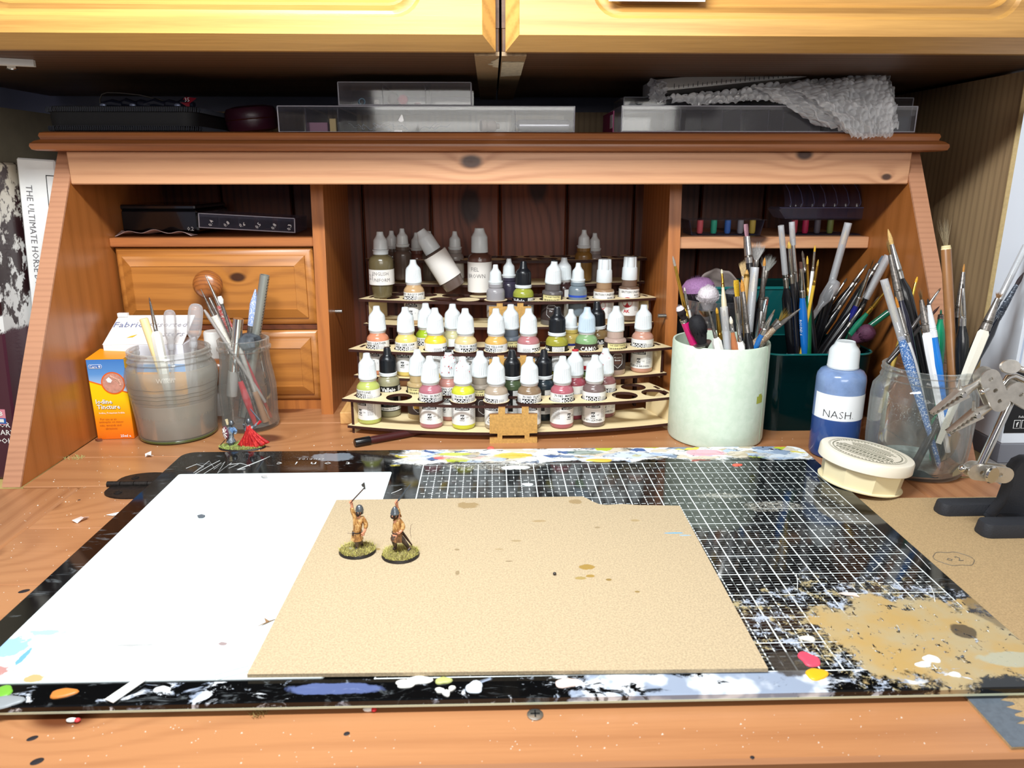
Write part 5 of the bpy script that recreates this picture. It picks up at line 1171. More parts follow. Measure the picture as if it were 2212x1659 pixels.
f = [tuple(range(n_))[::-1], tuple(range(3 * n_, 4 * n_))] + [(k * n_ + i, k * n_ + (i + 1) % n_, (k + 1) * n_ + (i + 1) % n_, (k + 1) * n_ + i) for k in range(3) for i in range(n_)]
MB().add(v, f).build('wall', mat('teal_solid', '#0c4f50', 0.25, coat=0.5), tub3)
rm = MB(); rm.tube([(p[0], p[1], zt3) for p in O_ + O_[:1]], 0.0020, 6, cap=False); rm.build('rim', MATS['teal_rim'], tub3)

# ---- clear cup with make-up brushes, behind the green pot on the left
CC = (0.2530, 0.838); CRr = 0.034; CZ = aty(1530, 655, 0.806).z
cup = thing('plastic_cup', 'clear plastic cup of fluffy make-up brushes behind the mint pot', 'cup', (CC[0], CC[1], 0))
MB().lathe(hollow([(0.026, 0), (0.027, 0.002), (CRr - 0.002, CZ - 0.012), (CRr - 0.001, CZ - 0.010), (CRr - 0.001, CZ - 0.002), (CRr, CZ)], 0.0010), 48).build('wall', G_clear, cup)
# make-up brushes
def fluffy(label, A, E, r, lb, c1, c2, ferr, hcol, rh, f2=0.55, group='make-up brushes behind the mint pot'):
    return brush(label, A, E, ('round', lb, r, c1), (ferr, rh * 1.15, 'M'), ('straight', rh, hcol), None, group, head2=('round', f2, c2))
Yc = 0.835
fluffy('large fluffy make-up brush with lilac tips over black hair', aty(1506, 598, Yc), Vector((CC[0] + 0.004, CC[1] + 0.004, 0.004)), 0.0205, 0.034, '#1d161d', '#9a6f9c', 0.02, '#1a1418', 0.006, 0.42)
fluffy('white fluffy make-up brush in front of the lilac-tipped one', aty(1530, 617, Yc - 0.02), Vector((CC[0] - 0.004, CC[1] - 0.008, 0.004)), 0.0125, 0.026, '#b9b0b4', '#e6dde2', 0.02, '#d98a7c', 0.0055, 0.3)
fluffy('small black and grey make-up brush at the right of the clear cup', aty(1582, 622, Yc), Vector((CC[0] + 0.018, CC[1] - 0.004, 0.004)), 0.010, 0.022, '#15151a', '#6d6b70', 0.015, '#23212a', 0.0045, 0.6)
TC2 = (0.347, 0.806)
def tubb(label, a, b, Ya, Yb, zb=0.006, rin=0.040, **k):
    A = aty(a[0], a[1], Ya); B = aty(b[0], b[1], Yb)
    return brush(label, A, seat(A, B, TC2, rin, zb, zt), group='paintbrushes in the teal tub', **k)
# ---- brushes in the mint pot
def pot(label, a, b, Ya, Yb, **k):
    A = aty(a[0], a[1], Ya); B = aty(b[0], b[1], Yb)
    return brush(label, A, seat(A, B, TC, TR - 0.0065, 0.0055, TZ_), **k)
pm_ = 1 / 2080.0
def H(kind, px_, rpx, col): return (kind, px_ * pm_, rpx * pm_, col)
pot('slim gold-handled brush with grey bristles, leftmost in the mint pot', (1453, 552), (1498, 745), 0.735, 0.73, head=H('thin', 22, 3, '#8f8378'), ferr=(0.055, 0.0022, 'G'), hnd=('straight', 0.0023, '#cbb98f'))
pot('thin white brush leaning beside the slim gold one', (1478, 620), (1502, 750), 0.745, 0.74, head=H('thin', 8, 2, '#ddd6c8'), ferr=(0.02, 0.0015, 'M'), hnd=('straight', 0.0018, '#e3e2df'))
pot('magenta-handled make-up brush with white-tipped dark hair', (1466, 660), (1488, 752), 0.72, 0.72, head=H('round', 34, 10, '#2a2024'), ferr=(0.001, 0.0045, 'M'), hnd=('straight', 0.0044, '#b6125f'), head2=('round', 0.6, '#e9dde0'))
pot('big soft black powder brush low in the mint pot', (1500, 678), (1516, 752), 0.715, 0.715, head=H('round', 66, 20, '#15151b'), ferr=(0.010, 0.0042, 'D'), hnd=('straight', 0.0035, '#0f0f12'))
pot('cream-coloured slim brush standing upright above the clear cup', (1559, 581), (1567, 700), 0.79, 0.77, head=H('thin', 10, 2.5, '#e9ddb8'), ferr=(0.014, 0.0016, 'G'), hnd=('swell', 0.0030, '#d9ccab'))
pot('white-handled brush with long thin silver ferrule, left one', (1531, 668), (1550, 752), 0.708, 0.706, head=H('thin', 8, 2, '#6d655c'), ferr=(0.026, 0.0018, 'D'), hnd=('tri', 0.0048, '#e6e4dc'))
pot('dark-handled brush with a gold ferrule and yellow tip', (1548, 664), (1558, 750), 0.72, 0.72, head=H('point', 12, 3, '#cf9a2a'), ferr=(0.026, 0.0024, 'G'), hnd=('swell', 0.0030, '#1c2d33'))
pot('brush inside a frosted clear tube at the front of the mint pot', (1564, 668), (1572, 752), 0.706, 0.706, head=H('thin', 14, 2.5, '#c9b999'), ferr=(0.015, 0.0018, 'M'), hnd=('straight', 0.002, '#cfd2d8'), sleeve=(0.05, 0.002, 0.0036))
pot('copper-handled brush with short white tip', (1578, 683), (1590, 752), 0.704, 0.703, head=H('point', 15, 3.5, '#efe6cf'), ferr=(0.008, 0.0020, 'M'), hnd=('swell', 0.0037, '#b56f46'))
pot('brush with bright yellow bristles and silver ferrule', (1590, 605), (1600, 740), 0.745, 0.735, head=H('flat', 34, 8, '#caa11e'), ferr=(0.036, 0.0030, 'M'), hnd=('swell', 0.0036, '#16161a'))
pot('black-handled brush with orange tip and dark taped ferrule', (1602, 603), (1616, 735), 0.735, 0.72, head=H('point', 26, 4.5, '#c2832c'), ferr=(0.040, 0.0028, 'D'), hnd=('fat', 0.0060, '#0e0e11'))
pot('white-handled brush with long thin silver ferrule, right one', (1592, 668), (1606, 752), 0.702, 0.702, head=H('thin', 8, 1.6, '#4a443f'), ferr=(0.030, 0.0020, 'M'), hnd=('tri', 0.0046, '#eceae3'))
pot('capped brush in a clear sleeve left of centre in the mint pot', (1630, 586), (1616, 730), 0.74, 0.73, head=H('point', 42, 4, '#b79e73'), ferr=(0.03, 0.0022, 'M'), hnd=('straight', 0.0025, '#a5a9ad'), sleeve=(0.06, 0.004, 0.0040))
pot('wooden-handled brush end, pale tan, behind the yellow bristles', (1614, 582), (1600, 735), 0.765, 0.75, head=H('point', 14, 4.2, '#c89a55'), ferr=(0.001, 0.0030, 'B'), hnd=('swell', 0.0034, '#c29a5a'))
pot('brush with splayed pale tan bristles', (1607, 560), (1600, 700), 0.77, 0.76, head=H('fan', 36, 4.2, '#c6a878'), ferr=(0.04, 0.0020, 'M'), hnd=('swell', 0.0028, '#8a8d92'))
pot('tall flat brush with pink-stained bristles', (1611, 484), (1632, 600), 0.775, 0.77, head=H('flat', 26, 8, '#a77a86'), ferr=(0.026, 0.0042, 'M'), hnd=('swell', 0.0052, '#101014'))
pot('fan brush with long grey and white bristles', (1640, 520), (1625, 640), 0.785, 0.78, head=H('fan', 42, 6.5, '#a6a3a0'), ferr=(0.015, 0.0030, 'M'), hnd=('swell', 0.0036, '#15151a'))
pot('grey mop brush with spreading soft hair', (1662, 548), (1690, 650), 0.79, 0.785, head=H('fan', 40, 7.5, '#84837d'), ferr=(0.022, 0.0026, 'D'), hnd=('swell', 0.0040, '#101015'))
pot('brush with orange tip and two black bands on its silver ferrule', (1652, 556), (1678, 655), 0.765, 0.76, head=H('point', 18, 3.2, '#bb8238'), ferr=(0.042, 0.0030, 'D'), hnd=('swell', 0.0045, '#3b3c42'))
tubb('black-handled brush capped by an upright clear tube', (1688, 500), (1689, 700), 0.765, 0.755, head=H('point', 30, 3.2, '#c09c61'), ferr=(0.044, 0.0028, 'M'), hnd=('fat', 0.0058, '#0c0c10'), sleeve=(0.045, 0.006, 0.0030))
tubb('brush in a clear tube with brown bristles, near the middle top', (1711, 492), (1722, 700), 0.785, 0.78, head=H('point', 24, 4, '#8a6a34'), ferr=(0.044, 0.0034, 'M'), hnd=('fat', 0.0055, '#101015'), sleeve=(0.018, 0.006, 0.0030))
tubb('small silver brush with short yellow bristles leaning on the clear tube', (1704, 521), (1712, 660), 0.768, 0.765, head=H('point', 15, 4, '#c8a24a'), ferr=(0.036, 0.0024, 'M'), hnd=('swell', 0.0030, '#1a1a1f'))
tubb('blue-handled brush with silver ferrule and lettering', (1730, 566), (1740, 745), 0.758, 0.74, head=H('flat', 14, 4, '#5a3d33'), ferr=(0.030, 0.0030, 'M'), hnd=('swell', 0.0044, '#1668b8'), text=('ROUND 6', 0.070, 0.004, 0.0042))
tubb('green-handled brush with thin gold ferrule', (1744, 552), (1752, 745), 0.765, 0.75, head=H('thin', 18, 2.6, '#d8ae36'), ferr=(0.032, 0.0019, 'G'), hnd=('swell', 0.0038, '#14603f'), text=('size 4', 0.080, 0.004, 0.0035))
tubb('black brush with white lettering right of the green one', (1733, 541), (1768, 745), 0.77, 0.755, head=H('thin', 16, 3, '#4c4036'), ferr=(0.014, 0.0018, 'M'), hnd=('swell', 0.0036, '#0f0f14'), text=('Fine & Detail', 0.088, 0.0045, 0.0033))
tubb('slim white detail brush with yellow hair tip', (1761, 529), (1746, 690), 0.76, 0.755, head=H('thin', 14, 2.4, '#cfa32f'), ferr=(0.020, 0.0014, 'M'), hnd=('straight', 0.0017, '#e6e6e6'))
tubb('slim yellow brush leaning right over the teal tub', (1768, 560), (1742, 700), 0.755, 0.75, head=H('thin', 14, 2.4, '#a8832d'), ferr=(0.020, 0.0016, 'G'), hnd=('straight', 0.0017, '#cfa93a'))
pot('ragged yellow-bristled brush with grey speckled handle', (1706, 668), (1676, 750), 0.712, 0.705, head=H('fray', 30, 9, '#c7a23c'), ferr=(0.012, 0.0040, 'D'), hnd=('swell', 0.0044, speckled('#5b544b', '#a79f90')))
pot('short blue-handled brush with silver ferrule at the front', (1674, 668), (1664, 750), 0.706, 0.703, head=H('thin', 10, 2, '#6f5f4c'), ferr=(0.022, 0.0028, 'M'), hnd=('swell', 0.0034, '#1a62a6'))
pot('red-brown slim brush behind the short blue one', (1659, 645), (1648, 750), 0.725, 0.715, head=H('thin', 14, 2.4, '#6a2d1f'), ferr=(0.022, 0.0022, 'D'), hnd=('swell', 0.0030, '#5a1c1c'))
pot('black brush with crossed silver ferrule deep in the mint pot', (1646, 655), (1640, 750), 0.735, 0.72, head=H('point', 18, 3.5, '#3b3733'), ferr=(0.028, 0.0028, 'M'), hnd=('swell', 0.0038, '#121216'))
pot('grey green tapering handle end sticking up left of centre', (1657, 640), (1634, 745), 0.75, 0.735, head=H('thin', 6, 2, '#4c5c60'), ferr=(0.001, 0.0025, 'D'), hnd=('swell', 0.0034, '#5d7378'))
A = aty(1730, 666, 0.70); B = aty(1678, 752, 0.70)
brush('worn wooden brush with paint-crusted handle leaning right over the mint pot rim', A, seat(A, B, TC, TR - 0.0065, 0.0055, TZ_ + 0.004), head=H('thin', 8, 1.5, '#7d7468'), ferr=(0.026, 0.0024, 'D'), hnd=('fat', 0.0046, speckled('#8a745c', '#c9c2b5', 0.55)))
A = aty(1701, 664, 0.70)
# ---- brushes in the teal tub
tubb('black-handled brush under a long clear tube leaning right', (1829, 494), (1775, 690), 0.79, 0.80, head=H('point', 34, 3.4, '#c19a55'), ferr=(0.046, 0.0030, 'M'), hnd=('fat', 0.0062, '#0d0d11'), sleeve=(0.058, 0.006, 0.0038))
tubb('dark blue-handled brush with tan fan of bristles in the teal tub', (1889, 556), (1836, 720), 0.78, 0.79, head=H('fan', 26, 3.2, '#8c7b58'), ferr=(0.040, 0.0030, 'M'), hnd=('swell', 0.0052, '#1c1f6e'))
tubb('green brush with gold ferrule and small yellow tip in the teal tub', (1924, 617), (1850, 705), 0.77, 0.78, head=H('thin', 10, 2.6, '#d6b13a'), ferr=(0.030, 0.0024, 'G'), hnd=('swell', 0.0040, '#167052'))
tubb('long dark green brush running low to the right of the teal tub', (1928, 668), (1850, 775), 0.765, 0.775, head=H('thin', 6, 2, '#17664b'), ferr=(0.001, 0.0032, 'D'), hnd=('straight', 0.0034, '#0f5a42'))
tubb('plum sponge-tipped make-up brush in the teal tub', (1890, 708), (1840, 760), 0.765, 0.775, head=('round', 0.024, 0.0105, '#5b2f48'), ferr=(0.012, 0.0040, 'D'), hnd=('straight', 0.0040, '#121014'))
tubb('brush in a clear tube reaching towards the right, above the others', (1915, 560), (1862, 660), 0.785, 0.79, head=H('flat', 26, 4, '#9a938c'), ferr=(0.030, 0.0030, 'M'), hnd=('swell', 0.0045, '#101015'), sleeve=(0.045, 0.004, 0.0040))
tubb('black brush with grey flat bristles at the upper right of the teal tub', (1908, 553), (1840, 660), 0.80, 0.80, head=H('flat', 20, 6, '#6c7480'), ferr=(0.012, 0.0034, 'D'), hnd=('swell', 0.0050, '#0e0e12'))
for k, (a, b, Ya) in enumerate((((1874, 570), (1805, 665), 0.81), ((1897, 585), (1800, 720), 0.80), ((1860, 600), (1790, 690), 0.82), ((1846, 618), (1788, 700), 0.805), ((1885, 612), (1790, 745), 0.79), ((1900, 640), (1810, 760), 0.785), ((1830, 600), (1785, 670), 0.83), ((1868, 655), (1800, 750), 0.78))):
    w_ = ['steeply raised tip', 'long glossy handle', 'dull tip behind the clear tube', 'short tip near the ladle-like pale handle', 'low glossy handle', 'lowest long handle reaching right', 'tip at the far back left', 'handle right over the tub rim'][k]
    tubb('black-handled brush leaning right in the teal tub, ' + w_, a, b, Ya, Ya, head=H('thin', 14, 2.6, '#55504a'), ferr=(0.022, 0.0024, 'D' if k % 2 else 'M'), hnd=('fat' if k % 2 else 'swell', 0.0046, '#0c0c10'))
t, L = axis_thing('pipette', 'pale translucent dropper bulb leaning between black brushes', 'pipette', seat(aty(1808, 605, 0.79), aty(1765, 670, 0.79), TC2, 0.04, 0.05), aty(1808, 605, 0.79))
MB().lathe([(0, 0), (0.0015, 0), (0.0022, L * 0.5), (0.0030, L - 0.032), (0.0062, L - 0.022), (0.0066, L - 0.006), (0.0045, L - 0.001), (0, L)], 20).build('bulb', G_tube, t)
# ---- blue bottle
bb = aty(1815, 995, 0.668); BY = 0.691
bz = lambda py_: aty(1824, py_, BY - 0.0225).z
blue = thing('squeeze_bottle', 'blue-filled plastic squeeze bottle with white cap and handwritten NASH label', 'bottle', (0.3385, BY, 0))
R_ = 0.0228; zs = bz(806)
M_blu = mat('blue_liquid_plastic', '#2d4a86', 0.18, coat=0.5, sss=0.0)
M_blul = mat('blue_film_plastic', '#7b93bd', 0.2, coat=0.5, var=0.25, vscale=60)
zl = bz(912)
MB().lathe([(0, 0), (R_ - 0.004, 0), (R_ - 0.0012, 0.0012), (R_, 0.004), (R_, zl)], 56).build('filled_body', M_blu, blue)
MB().lathe([(R_, zl), (R_, zs - 0.011), (R_ - 0.0008, zs - 0.0065), (R_ - 0.0035, zs - 0.0025), (R_ - 0.0080, zs - 0.0005), (0.0125, zs), (0.0120, zs + 0.003), (0, zs + 0.003)], 56).build('upper_body', M_blul, blue)
ct = aty(1832, 738, BY).z
MB().lathe([(0, zs), (0.0142, zs), (0.0145, zs + 0.0015), (0.0142, zs + 0.0020), (0.0138, zs + 0.0165), (0.0122, zs + 0.0195), (0.0098, zs + 0.0222), (0.0086, zs + 0.0255), (0.0083, ct - 0.0015), (0.0075, ct), (0, ct)], 144, 0, None, ribs(36, 0.0007, zs + 0.003, zs + 0.0165)).build('cap', M_capw, blue)
lab = label_plain(blue, R_, zl + 0.0005, bz(857), -0.12, mat('paper_label_white', '#eef0f2', 0.6), 1.42, 24)
p = MB(); add_text_cyl(p, 'NASH.', 0.0105, R_ + 0.0004, (zl + bz(857)) / 2 - 0.006, -0.40, 0, -0.015, 1.0); p.build('handwriting', M_ink, lab, recalc=False)
# ---- cream round tub, tipped against the mat
CT = Vector((0.327, 0.605, 0.0)); 
ctub = thing('round_tub', 'cream plastic round tub with a printed lid, half on the mat', 'tub', (0.3255, 0.6085, 0.0048), rot=(R(-1), R(7.5), 0))
M_cream = mat('cream_plastic', '#e9dcb4', 0.35, coat=0.2); M_creaml = mat('cream_lid', '#efe6d2', 0.35, coat=0.2)
MB().lathe([(0, 0), (0.0335, 0), (0.0342, 0.0008), (0.0336, 0.0014), (0.0352, 0.0190), (0, 0.0190)], 9, 0, Matrix.Rotation(0.35, 4, 'Z')).build('base', M_cream, ctub, sharp=20)
MB().lathe([(0, 0), (0.0350, 0), (0.0352, 0.0009), (0, 0.0012)], 60).build('foot_ring', M_cream, ctub)
lid = MB().lathe([(0, 0.01850), (0.0382, 0.01850), (0.0388, 0.01920), (0.0388, 0.02720), (0.0380, 0.02860), (0.0365, 0.02900), (0.0300, 0.02880), (0, 0.02880)], 72).build('lid', M_creaml, ctub)
p = MB()
for rr_ in (0.0318, 0.0308): p.tube([(rr_ * math.cos(a / 20 * math.pi), rr_ * math.sin(a / 20 * math.pi), 0.02890) for a in range(41)], 0.00014, 4, cap=False)
def dash_text(mb, r0, r1, n, sz, seed, z_):
    rr = random.Random(seed)
    for k in range(n):
        a = 6.283 * k / n; w_ = sz * rr.uniform(0.5, 0.9)
        mb.box(-w_ / 2, w_ / 2, r0, r1, z_, z_ + 0.0001, 0, 0, Matrix.Rotation(a, 4, 'Z'))
dash_text(p, 0.0275, 0.0288, 62, 0.0022, 4, 0.02890)
RT = Matrix.Rotation(R(128), 4, 'Z')
for row, (w_, h_, yy_) in enumerate(((0.030, 0.0012, 0.020), (0.042, 0.0030, 0.0155), (0.046, 0.0014, 0.0110), (0.050, 0.0034, 0.0062), (0.048, 0.0012, 0.0020), (0.044, 0.0012, -0.0010), (0.030, 0.0010, -0.0042), (0.034, 0.0022, -0.0085), (0.040, 0.0013, -0.0125), (0.032, 0.0012, -0.0160), (0.024, 0.0012, -0.0195))):
    rr = random.Random(row); x_ = -w_ / 2
    while x_ < w_ / 2:
        l_ = min(h_ * rr.uniform(0.5, 0.95), w_ / 2 - x_ + 1e-4); p.box(x_, x_ + l_, yy_ - h_ / 2, yy_ + h_ / 2, 0.02885, 0.02900, 0, 0, RT); x_ += l_ + h_ * 0.3
p.build('print', mat('olive_black_print', '#6b6a58', 0.6), lid, recalc=False)
# ---- glass jar on the right with paint tide marks
JC = (0.398, 0.652); JR = 0.0445
jz = lambda py_: aty(2025, py_, 0.62).z
jar3 = thing('glass_jar', 'glass jam jar with paint-stained bottom holding brushes by the helping-hand stand', 'jar', (JC[0], JC[1], 0))
JH = aty(2035, 812, 0.615).z
prof = [(0.036, 0.0), (0.040, 0.0015), (0.0425, 0.006), (0.0440, 0.030), (JR, JH - 0.030), (0.0435, JH - 0.021), (0.0392, JH - 0.0150), (0.0375, JH - 0.0125), (0.0385, JH - 0.0110), (0.0375, JH - 0.0090), (0.0372, JH - 0.0060), (0.0382, JH - 0.0045), (0.0374, JH - 0.0028), (0.0378, JH - 0.0008), (0.0370, JH)]
MB().lathe(hollow(prof, 0.0026, floor=0.004), 64).build('glass_wall', G_jar, jar3)
rs_ = MB(); rs_.lathe([(0, 0.0045), (0.033, 0.0050), (0.0378, 0.0085)], 40); rs_.build('dried_wash', mat('dried_wash', '#8d9a94', 0.5, var=0.6, vscale=90), jar3, recalc=False)
cyl = MB(); cyl_patch(cyl, 0.0412, 0.006, 0.060, 0.75, 1.75, 0, 12); 
cyl.f = [f_ for f_ in cyl.f]; cyl = MB(); cyl.grid(14, 6, lambda u, v: (0.0412 * math.cos(-math.pi / 2 + 0.35 + 1.2 * u), 0.0412 * math.sin(-math.pi / 2 + 0.35 + 1.2 * u), 0.0065 + v * (0.004 + 0.034 * u * u + 0.004 * math.sin(9 * u))))
cyl.build('cream_stain', mat('cream_stain', '#d9d5a6', 0.5, alpha=0.75), jar3, recalc=False)
cyl = MB(); cyl.grid(14, 4, lambda u, v: (0.0412 * math.cos(-math.pi / 2 - 1.0 + 1.0 * u), 0.0412 * math.sin(-math.pi / 2 - 1.0 + 1.0 * u), 0.0062 + v * (0.011 * (1 - u) ** 1.3 + 0.0015 * math.sin(12 * u) + 0.002)))
cyl.build('teal_stain', mat('teal_stain', '#1f3d44', 0.5, var=0.7, vscale=120), jar3, recalc=False)
def haze_mat():
    m = bpy.data.materials.new('glass_haze'); m.use_nodes = True; n = NT(m); o = n.obj()
    f = n.noise(n.mapping(o, (1, 1, 0.4)), 60, 6, 0.7); g = n.step(n.noise(o, 900, 2, 0.8), 0.60, 0.66)
    zz = n.sep(o)[2]; top = n.math('MULTIPLY', n.step(zz, 0.045, 0.062), n.math('SUBTRACT', 1.0, n.step(zz, 0.068, 0.075)))
    a = n.math('ADD', n.math('MULTIPLY', n.step(f, 0.45, 0.75), 0.14), n.math('MULTIPLY', g, n.math('ADD', 0.04, n.math('MULTIPLY', top, 0.5))), clamp=True)
    n.base(srgb('#cdd3d0')); n.setp(Roughness=0.6, Alpha=a); return m
MB().lathe([(0.0415, 0.010), (0.0428, 0.030), (0.0431, JH - 0.031), (0.0420, JH - 0.023)], 48).build('inside_haze', haze_mat(), jar3, recalc=False)
def jb(label, a, b, Ya, Yb, rin=0.034, zb=0.007, **k):
    A = aty(a[0], a[1], Ya); B = aty(b[0], b[1], Yb)
    return brush(label, A, seat(A, B, JC, rin, zb, JH), group='paintbrushes in the right-hand glass jar', **k)
pm_ = 1 / 2300.0
jb('brush with blue mottled handle under a long frosted tube', (1910, 606), (1965, 790), 0.66, 0.645, head=H('thin', 90, 4, '#cdbf9c'), ferr=(0.012, 0.0030, 'M'), hnd=('swell', 0.0046, speckled('#3a66a0', '#c9d2de', 0.52)), sleeve=(0.056, 0.001, 0.0034))
jb('navy-handled brush with a flared straw-coloured bristle head', (1915, 514), (1974, 790), 0.685, 0.66, head=H('fan', 36, 4.5, '#c9a566'), ferr=(0.042, 0.0035, 'D'), hnd=('swell', 0.0052, '#16182e'))
jb('black fat-handled brush with pointed straw bristles', (1918, 494), (1990, 790), 0.695, 0.67, head=H('point', 34, 4.5, '#cba667'), ferr=(0.032, 0.0038, 'M'), hnd=('fat', 0.0074, '#0c0c10'))
jb('brush with small yellow tip leaning right behind the others', (1982, 597), (1940, 720), 0.70, 0.69, head=H('thin', 14, 3, '#e0a928'), ferr=(0.02, 0.0018, 'G'), hnd=('straight', 0.002, '#b99a46'))
jb('white-handled brush with orange hair and silver ferrule', (1934, 640), (1972, 790), 0.66, 0.65, head=H('thin', 24, 3.4, '#c57f28'), ferr=(0.032, 0.0034, 'M'), hnd=('swell', 0.0042, '#dfe0e2'))
jb('thick white-handled brush with sparse frayed bristles', (1985, 618), (2017, 800), 0.65, 0.635, head=H('fray', 28, 4.2, '#a78a60'), ferr=(0.028, 0.0036, 'D'), hnd=('tri', 0.0044, '#e9e9ea'))
jb('bright blue-handled brush with white ferrule and dark tip', (2004, 644), (2029, 800), 0.645, 0.632, head=H('thin', 14, 2.4, '#232022'), ferr=(0.028, 0.0032, mat('white_ferrule', '#dfe2e6', 0.25, 0.2)), hnd=('swell', 0.0035, '#1571c4'))
jb('emerald green-handled brush behind the bamboo one', (2033, 668), (2026, 780), 0.68, 0.67, head=H('thin', 10, 2.4, '#0e5c3e'), ferr=(0.004, 0.0026, 'D'), hnd=('swell', 0.0052, '#18976a'))
bam = jb('bamboo-handled brush standing tallest in the jar, with black and white bristles', (2040, 466), (2057, 800), 0.665, 0.64, head=('fray', 0.026, 0.0036, '#b8a684'), ferr=(0.0030, 0.0040, mat('bamboo_end', '#e3d3a5', 0.6)), hnd=('straight', 0.0042, mat('bamboo', '#8f6239', 0.35, coat=0.3, var=0.2, vscale=40)), head2=('fray', 0.45, '#2a2626'))
jb('slim black brush with long tapering silver ferrule and amber tip', (2083, 569), (2064, 740), 0.665, 0.65, head=H('thin', 18, 2.2, '#c0853e'), ferr=(0.040, 0.0036, 'D'), hnd=('swell', 0.0050, '#0e1116'))
jb('stout black-handled brush with a plain silver ferrule', (2080, 612), (2077, 790), 0.645, 0.635, head=H('thin', 10, 2, '#3a3431'), ferr=(0.032, 0.0030, 'M'), hnd=('fat', 0.0056, '#101317'))
jb('small brush with brown hair leaning left across the jar', (2032, 622), (1985, 665), 0.675, 0.675, zb=0.06, head=H('thin', 8, 2.2, '#6b4c35'), ferr=(0.022, 0.0016, 'M'), hnd=('straight', 0.0018, '#4a4340'))
jb('dark red-tipped small brush below the brown-haired one', (2030, 661), (1985, 690), 0.672, 0.672, zb=0.06, head=H('thin', 26, 3.0, '#3c1a16'), ferr=(0.015, 0.0016, 'M'), hnd=('straight', 0.0018, '#2f2a29'))
jb('clear-tubed long brush leaning far right out of the jar', (2214, 535), (2110, 745), 0.66, 0.645, head=H('thin', 60, 2, '#cfd0d0'), ferr=(0.034, 0.0024, 'M'), hnd=('swell', 0.0046, '#0f1319'), sleeve=(0.050, 0.002, 0.0028))
jb('navy speckled brush with dark tip leaning far right', (2212, 588), (2110, 790), 0.65, 0.64, head=H('point', 28, 4, '#2c1f22'), ferr=(0.032, 0.0030, speckled('#27303f', '#9aa5b4', 0.55)), hnd=('swell', 0.0052, '#111a2b'))
jb('cream thick-handled brush leaning right with a brown tuft', (2161, 630), (2100, 795), 0.635, 0.625, head=H('fray', 14, 4, '#8f6b49'), ferr=(0.028, 0.0042, 'D'), hnd=('tri', 0.0052, speckled('#ddd9cb', '#4f4a44', 0.66)))

# ---- left: murky water jar
J1 = (-0.3345, 0.7690); z1_ = lambda py_: aty(357, py_, 0.727).z
H1 = aty(357, 769, 0.731).z
jar1 = thing('glass_jar', 'glass jar of murky grey brush water on the left of the desk', 'jar', (J1[0], J1[1], 0))
prof = [(0.0350, 0.0), (0.0375, 0.0012), (0.0392, 0.005), (0.0400, 0.020), (0.0430, 0.050), (0.0452, 0.062), (0.0452, H1 - 0.026), (0.0440, H1 - 0.020), (0.0405, H1 - 0.0155), (0.0400, H1 - 0.0130), (0.0412, H1 - 0.0110), (0.0402, H1 - 0.0092), (0.0400, H1 - 0.0066), (0.0410, H1 - 0.0050), (0.0400, H1 - 0.0035), (0.0405, H1 - 0.0010), (0.0398, H1)]
MB().lathe(hollow(prof, 0.0024, floor=0.004), 64).build('glass_wall', G_dirty, jar1)
def water_mat():
    m = bpy.data.materials.new('murky_water'); m.use_nodes = True; n = NT(m); o = n.obj()
    z_ = n.sep(o)[2]; f = n.noise(o, 40, 3, 0.5)
    t = n.step(n.math('ADD', z_, n.math('MULTIPLY', f, 0.012)), 0.012, 0.040)
    n.base(n.mix(t, srgb('#7d7468'), srgb('#a69d8f'))); n.setp(Roughness=0.12); n.bsdf.inputs['Coat Weight'].default_value = 0.4; return m
WZ = z1_(884)
MB().lathe([(0, 0.0042), (0.0362, 0.0042), (0.0374, 0.020), (0.0400, WZ - 0.0005), (0.0396, WZ), (0, WZ)], 56).build('murky_water', water_mat(), jar1)
M_tide = mat('tide_mark', '#6a5f50', 0.7, alpha=0.8)
for z_, r_ in ((z1_(858), 0.0434), (z1_(866), 0.0430), (z1_(876), 0.0420), (z1_(845), 0.0436)):
    MB().tube([(r_ * math.cos(a / 16 * math.pi), r_ * math.sin(a / 16 * math.pi), z_ + 0.0004 * math.sin(a * 2.3)) for a in range(33)], 0.00030, 4, cap=False).build('tide_line', M_tide, jar1)
MB().lathe([(0.0398, WZ), (0.0425, z1_(858)), (0.0430, z1_(830)), (0.0430, z1_(808))], 48).build('dried_film', mat('dried_film', '#a8a092', 0.6, alpha=0.5), jar1, recalc=False)
MB().lathe([(0.0340, 0.0002), (0.0385, 0.0016), (0.0390, 0.0034), (0.0375, 0.0040)], 48).build('base_ring', mat('green_glass_base', '#4d5a2c', 0.2, coat=0.5), jar1)
em = MB(); add_text_cyl(em, 'Wilkin', 0.0070, 0.0456, z1_(822), 0.25, 0, -0.01, 0.9); em.build('embossing', mat('embossed_glass', '#d9d6cc', 0.2, alpha=0.6), jar1, recalc=False)
def j1(a, b, Ya, Yb, zb=0.006, rin=0.030): A = aty(a[0], a[1], Ya); B = aty(b[0], b[1], Yb); return A, seat(A, B, J1, rin, zb, H1)
A, E_ = j1((310, 688), (345, 790), 0.745, 0.745)
t, L = axis_thing('wooden_stick', 'cream wooden stick leaning in the murky water jar', 'stick', E_, A); MB().lathe([(0, 0), (0.0035, 0), (0.0040, L * 0.4), (0.0042, L - 0.001), (0.0036, L), (0, L)], 20).build('shaft', mat('cream_wood', '#e3cd95', 0.5), t)
A, E_ = j1((322, 642), (350, 780), 0.742, 0.742)
brush('white-handled detail brush with thin steel ferrule in the murky jar', A, E_, ('thin', 0.004, 0.0008, '#5e4438'), (0.030, 0.0020, 'M'), ('tri', 0.0052, '#f0efe6'), group='brushes in the murky jar')
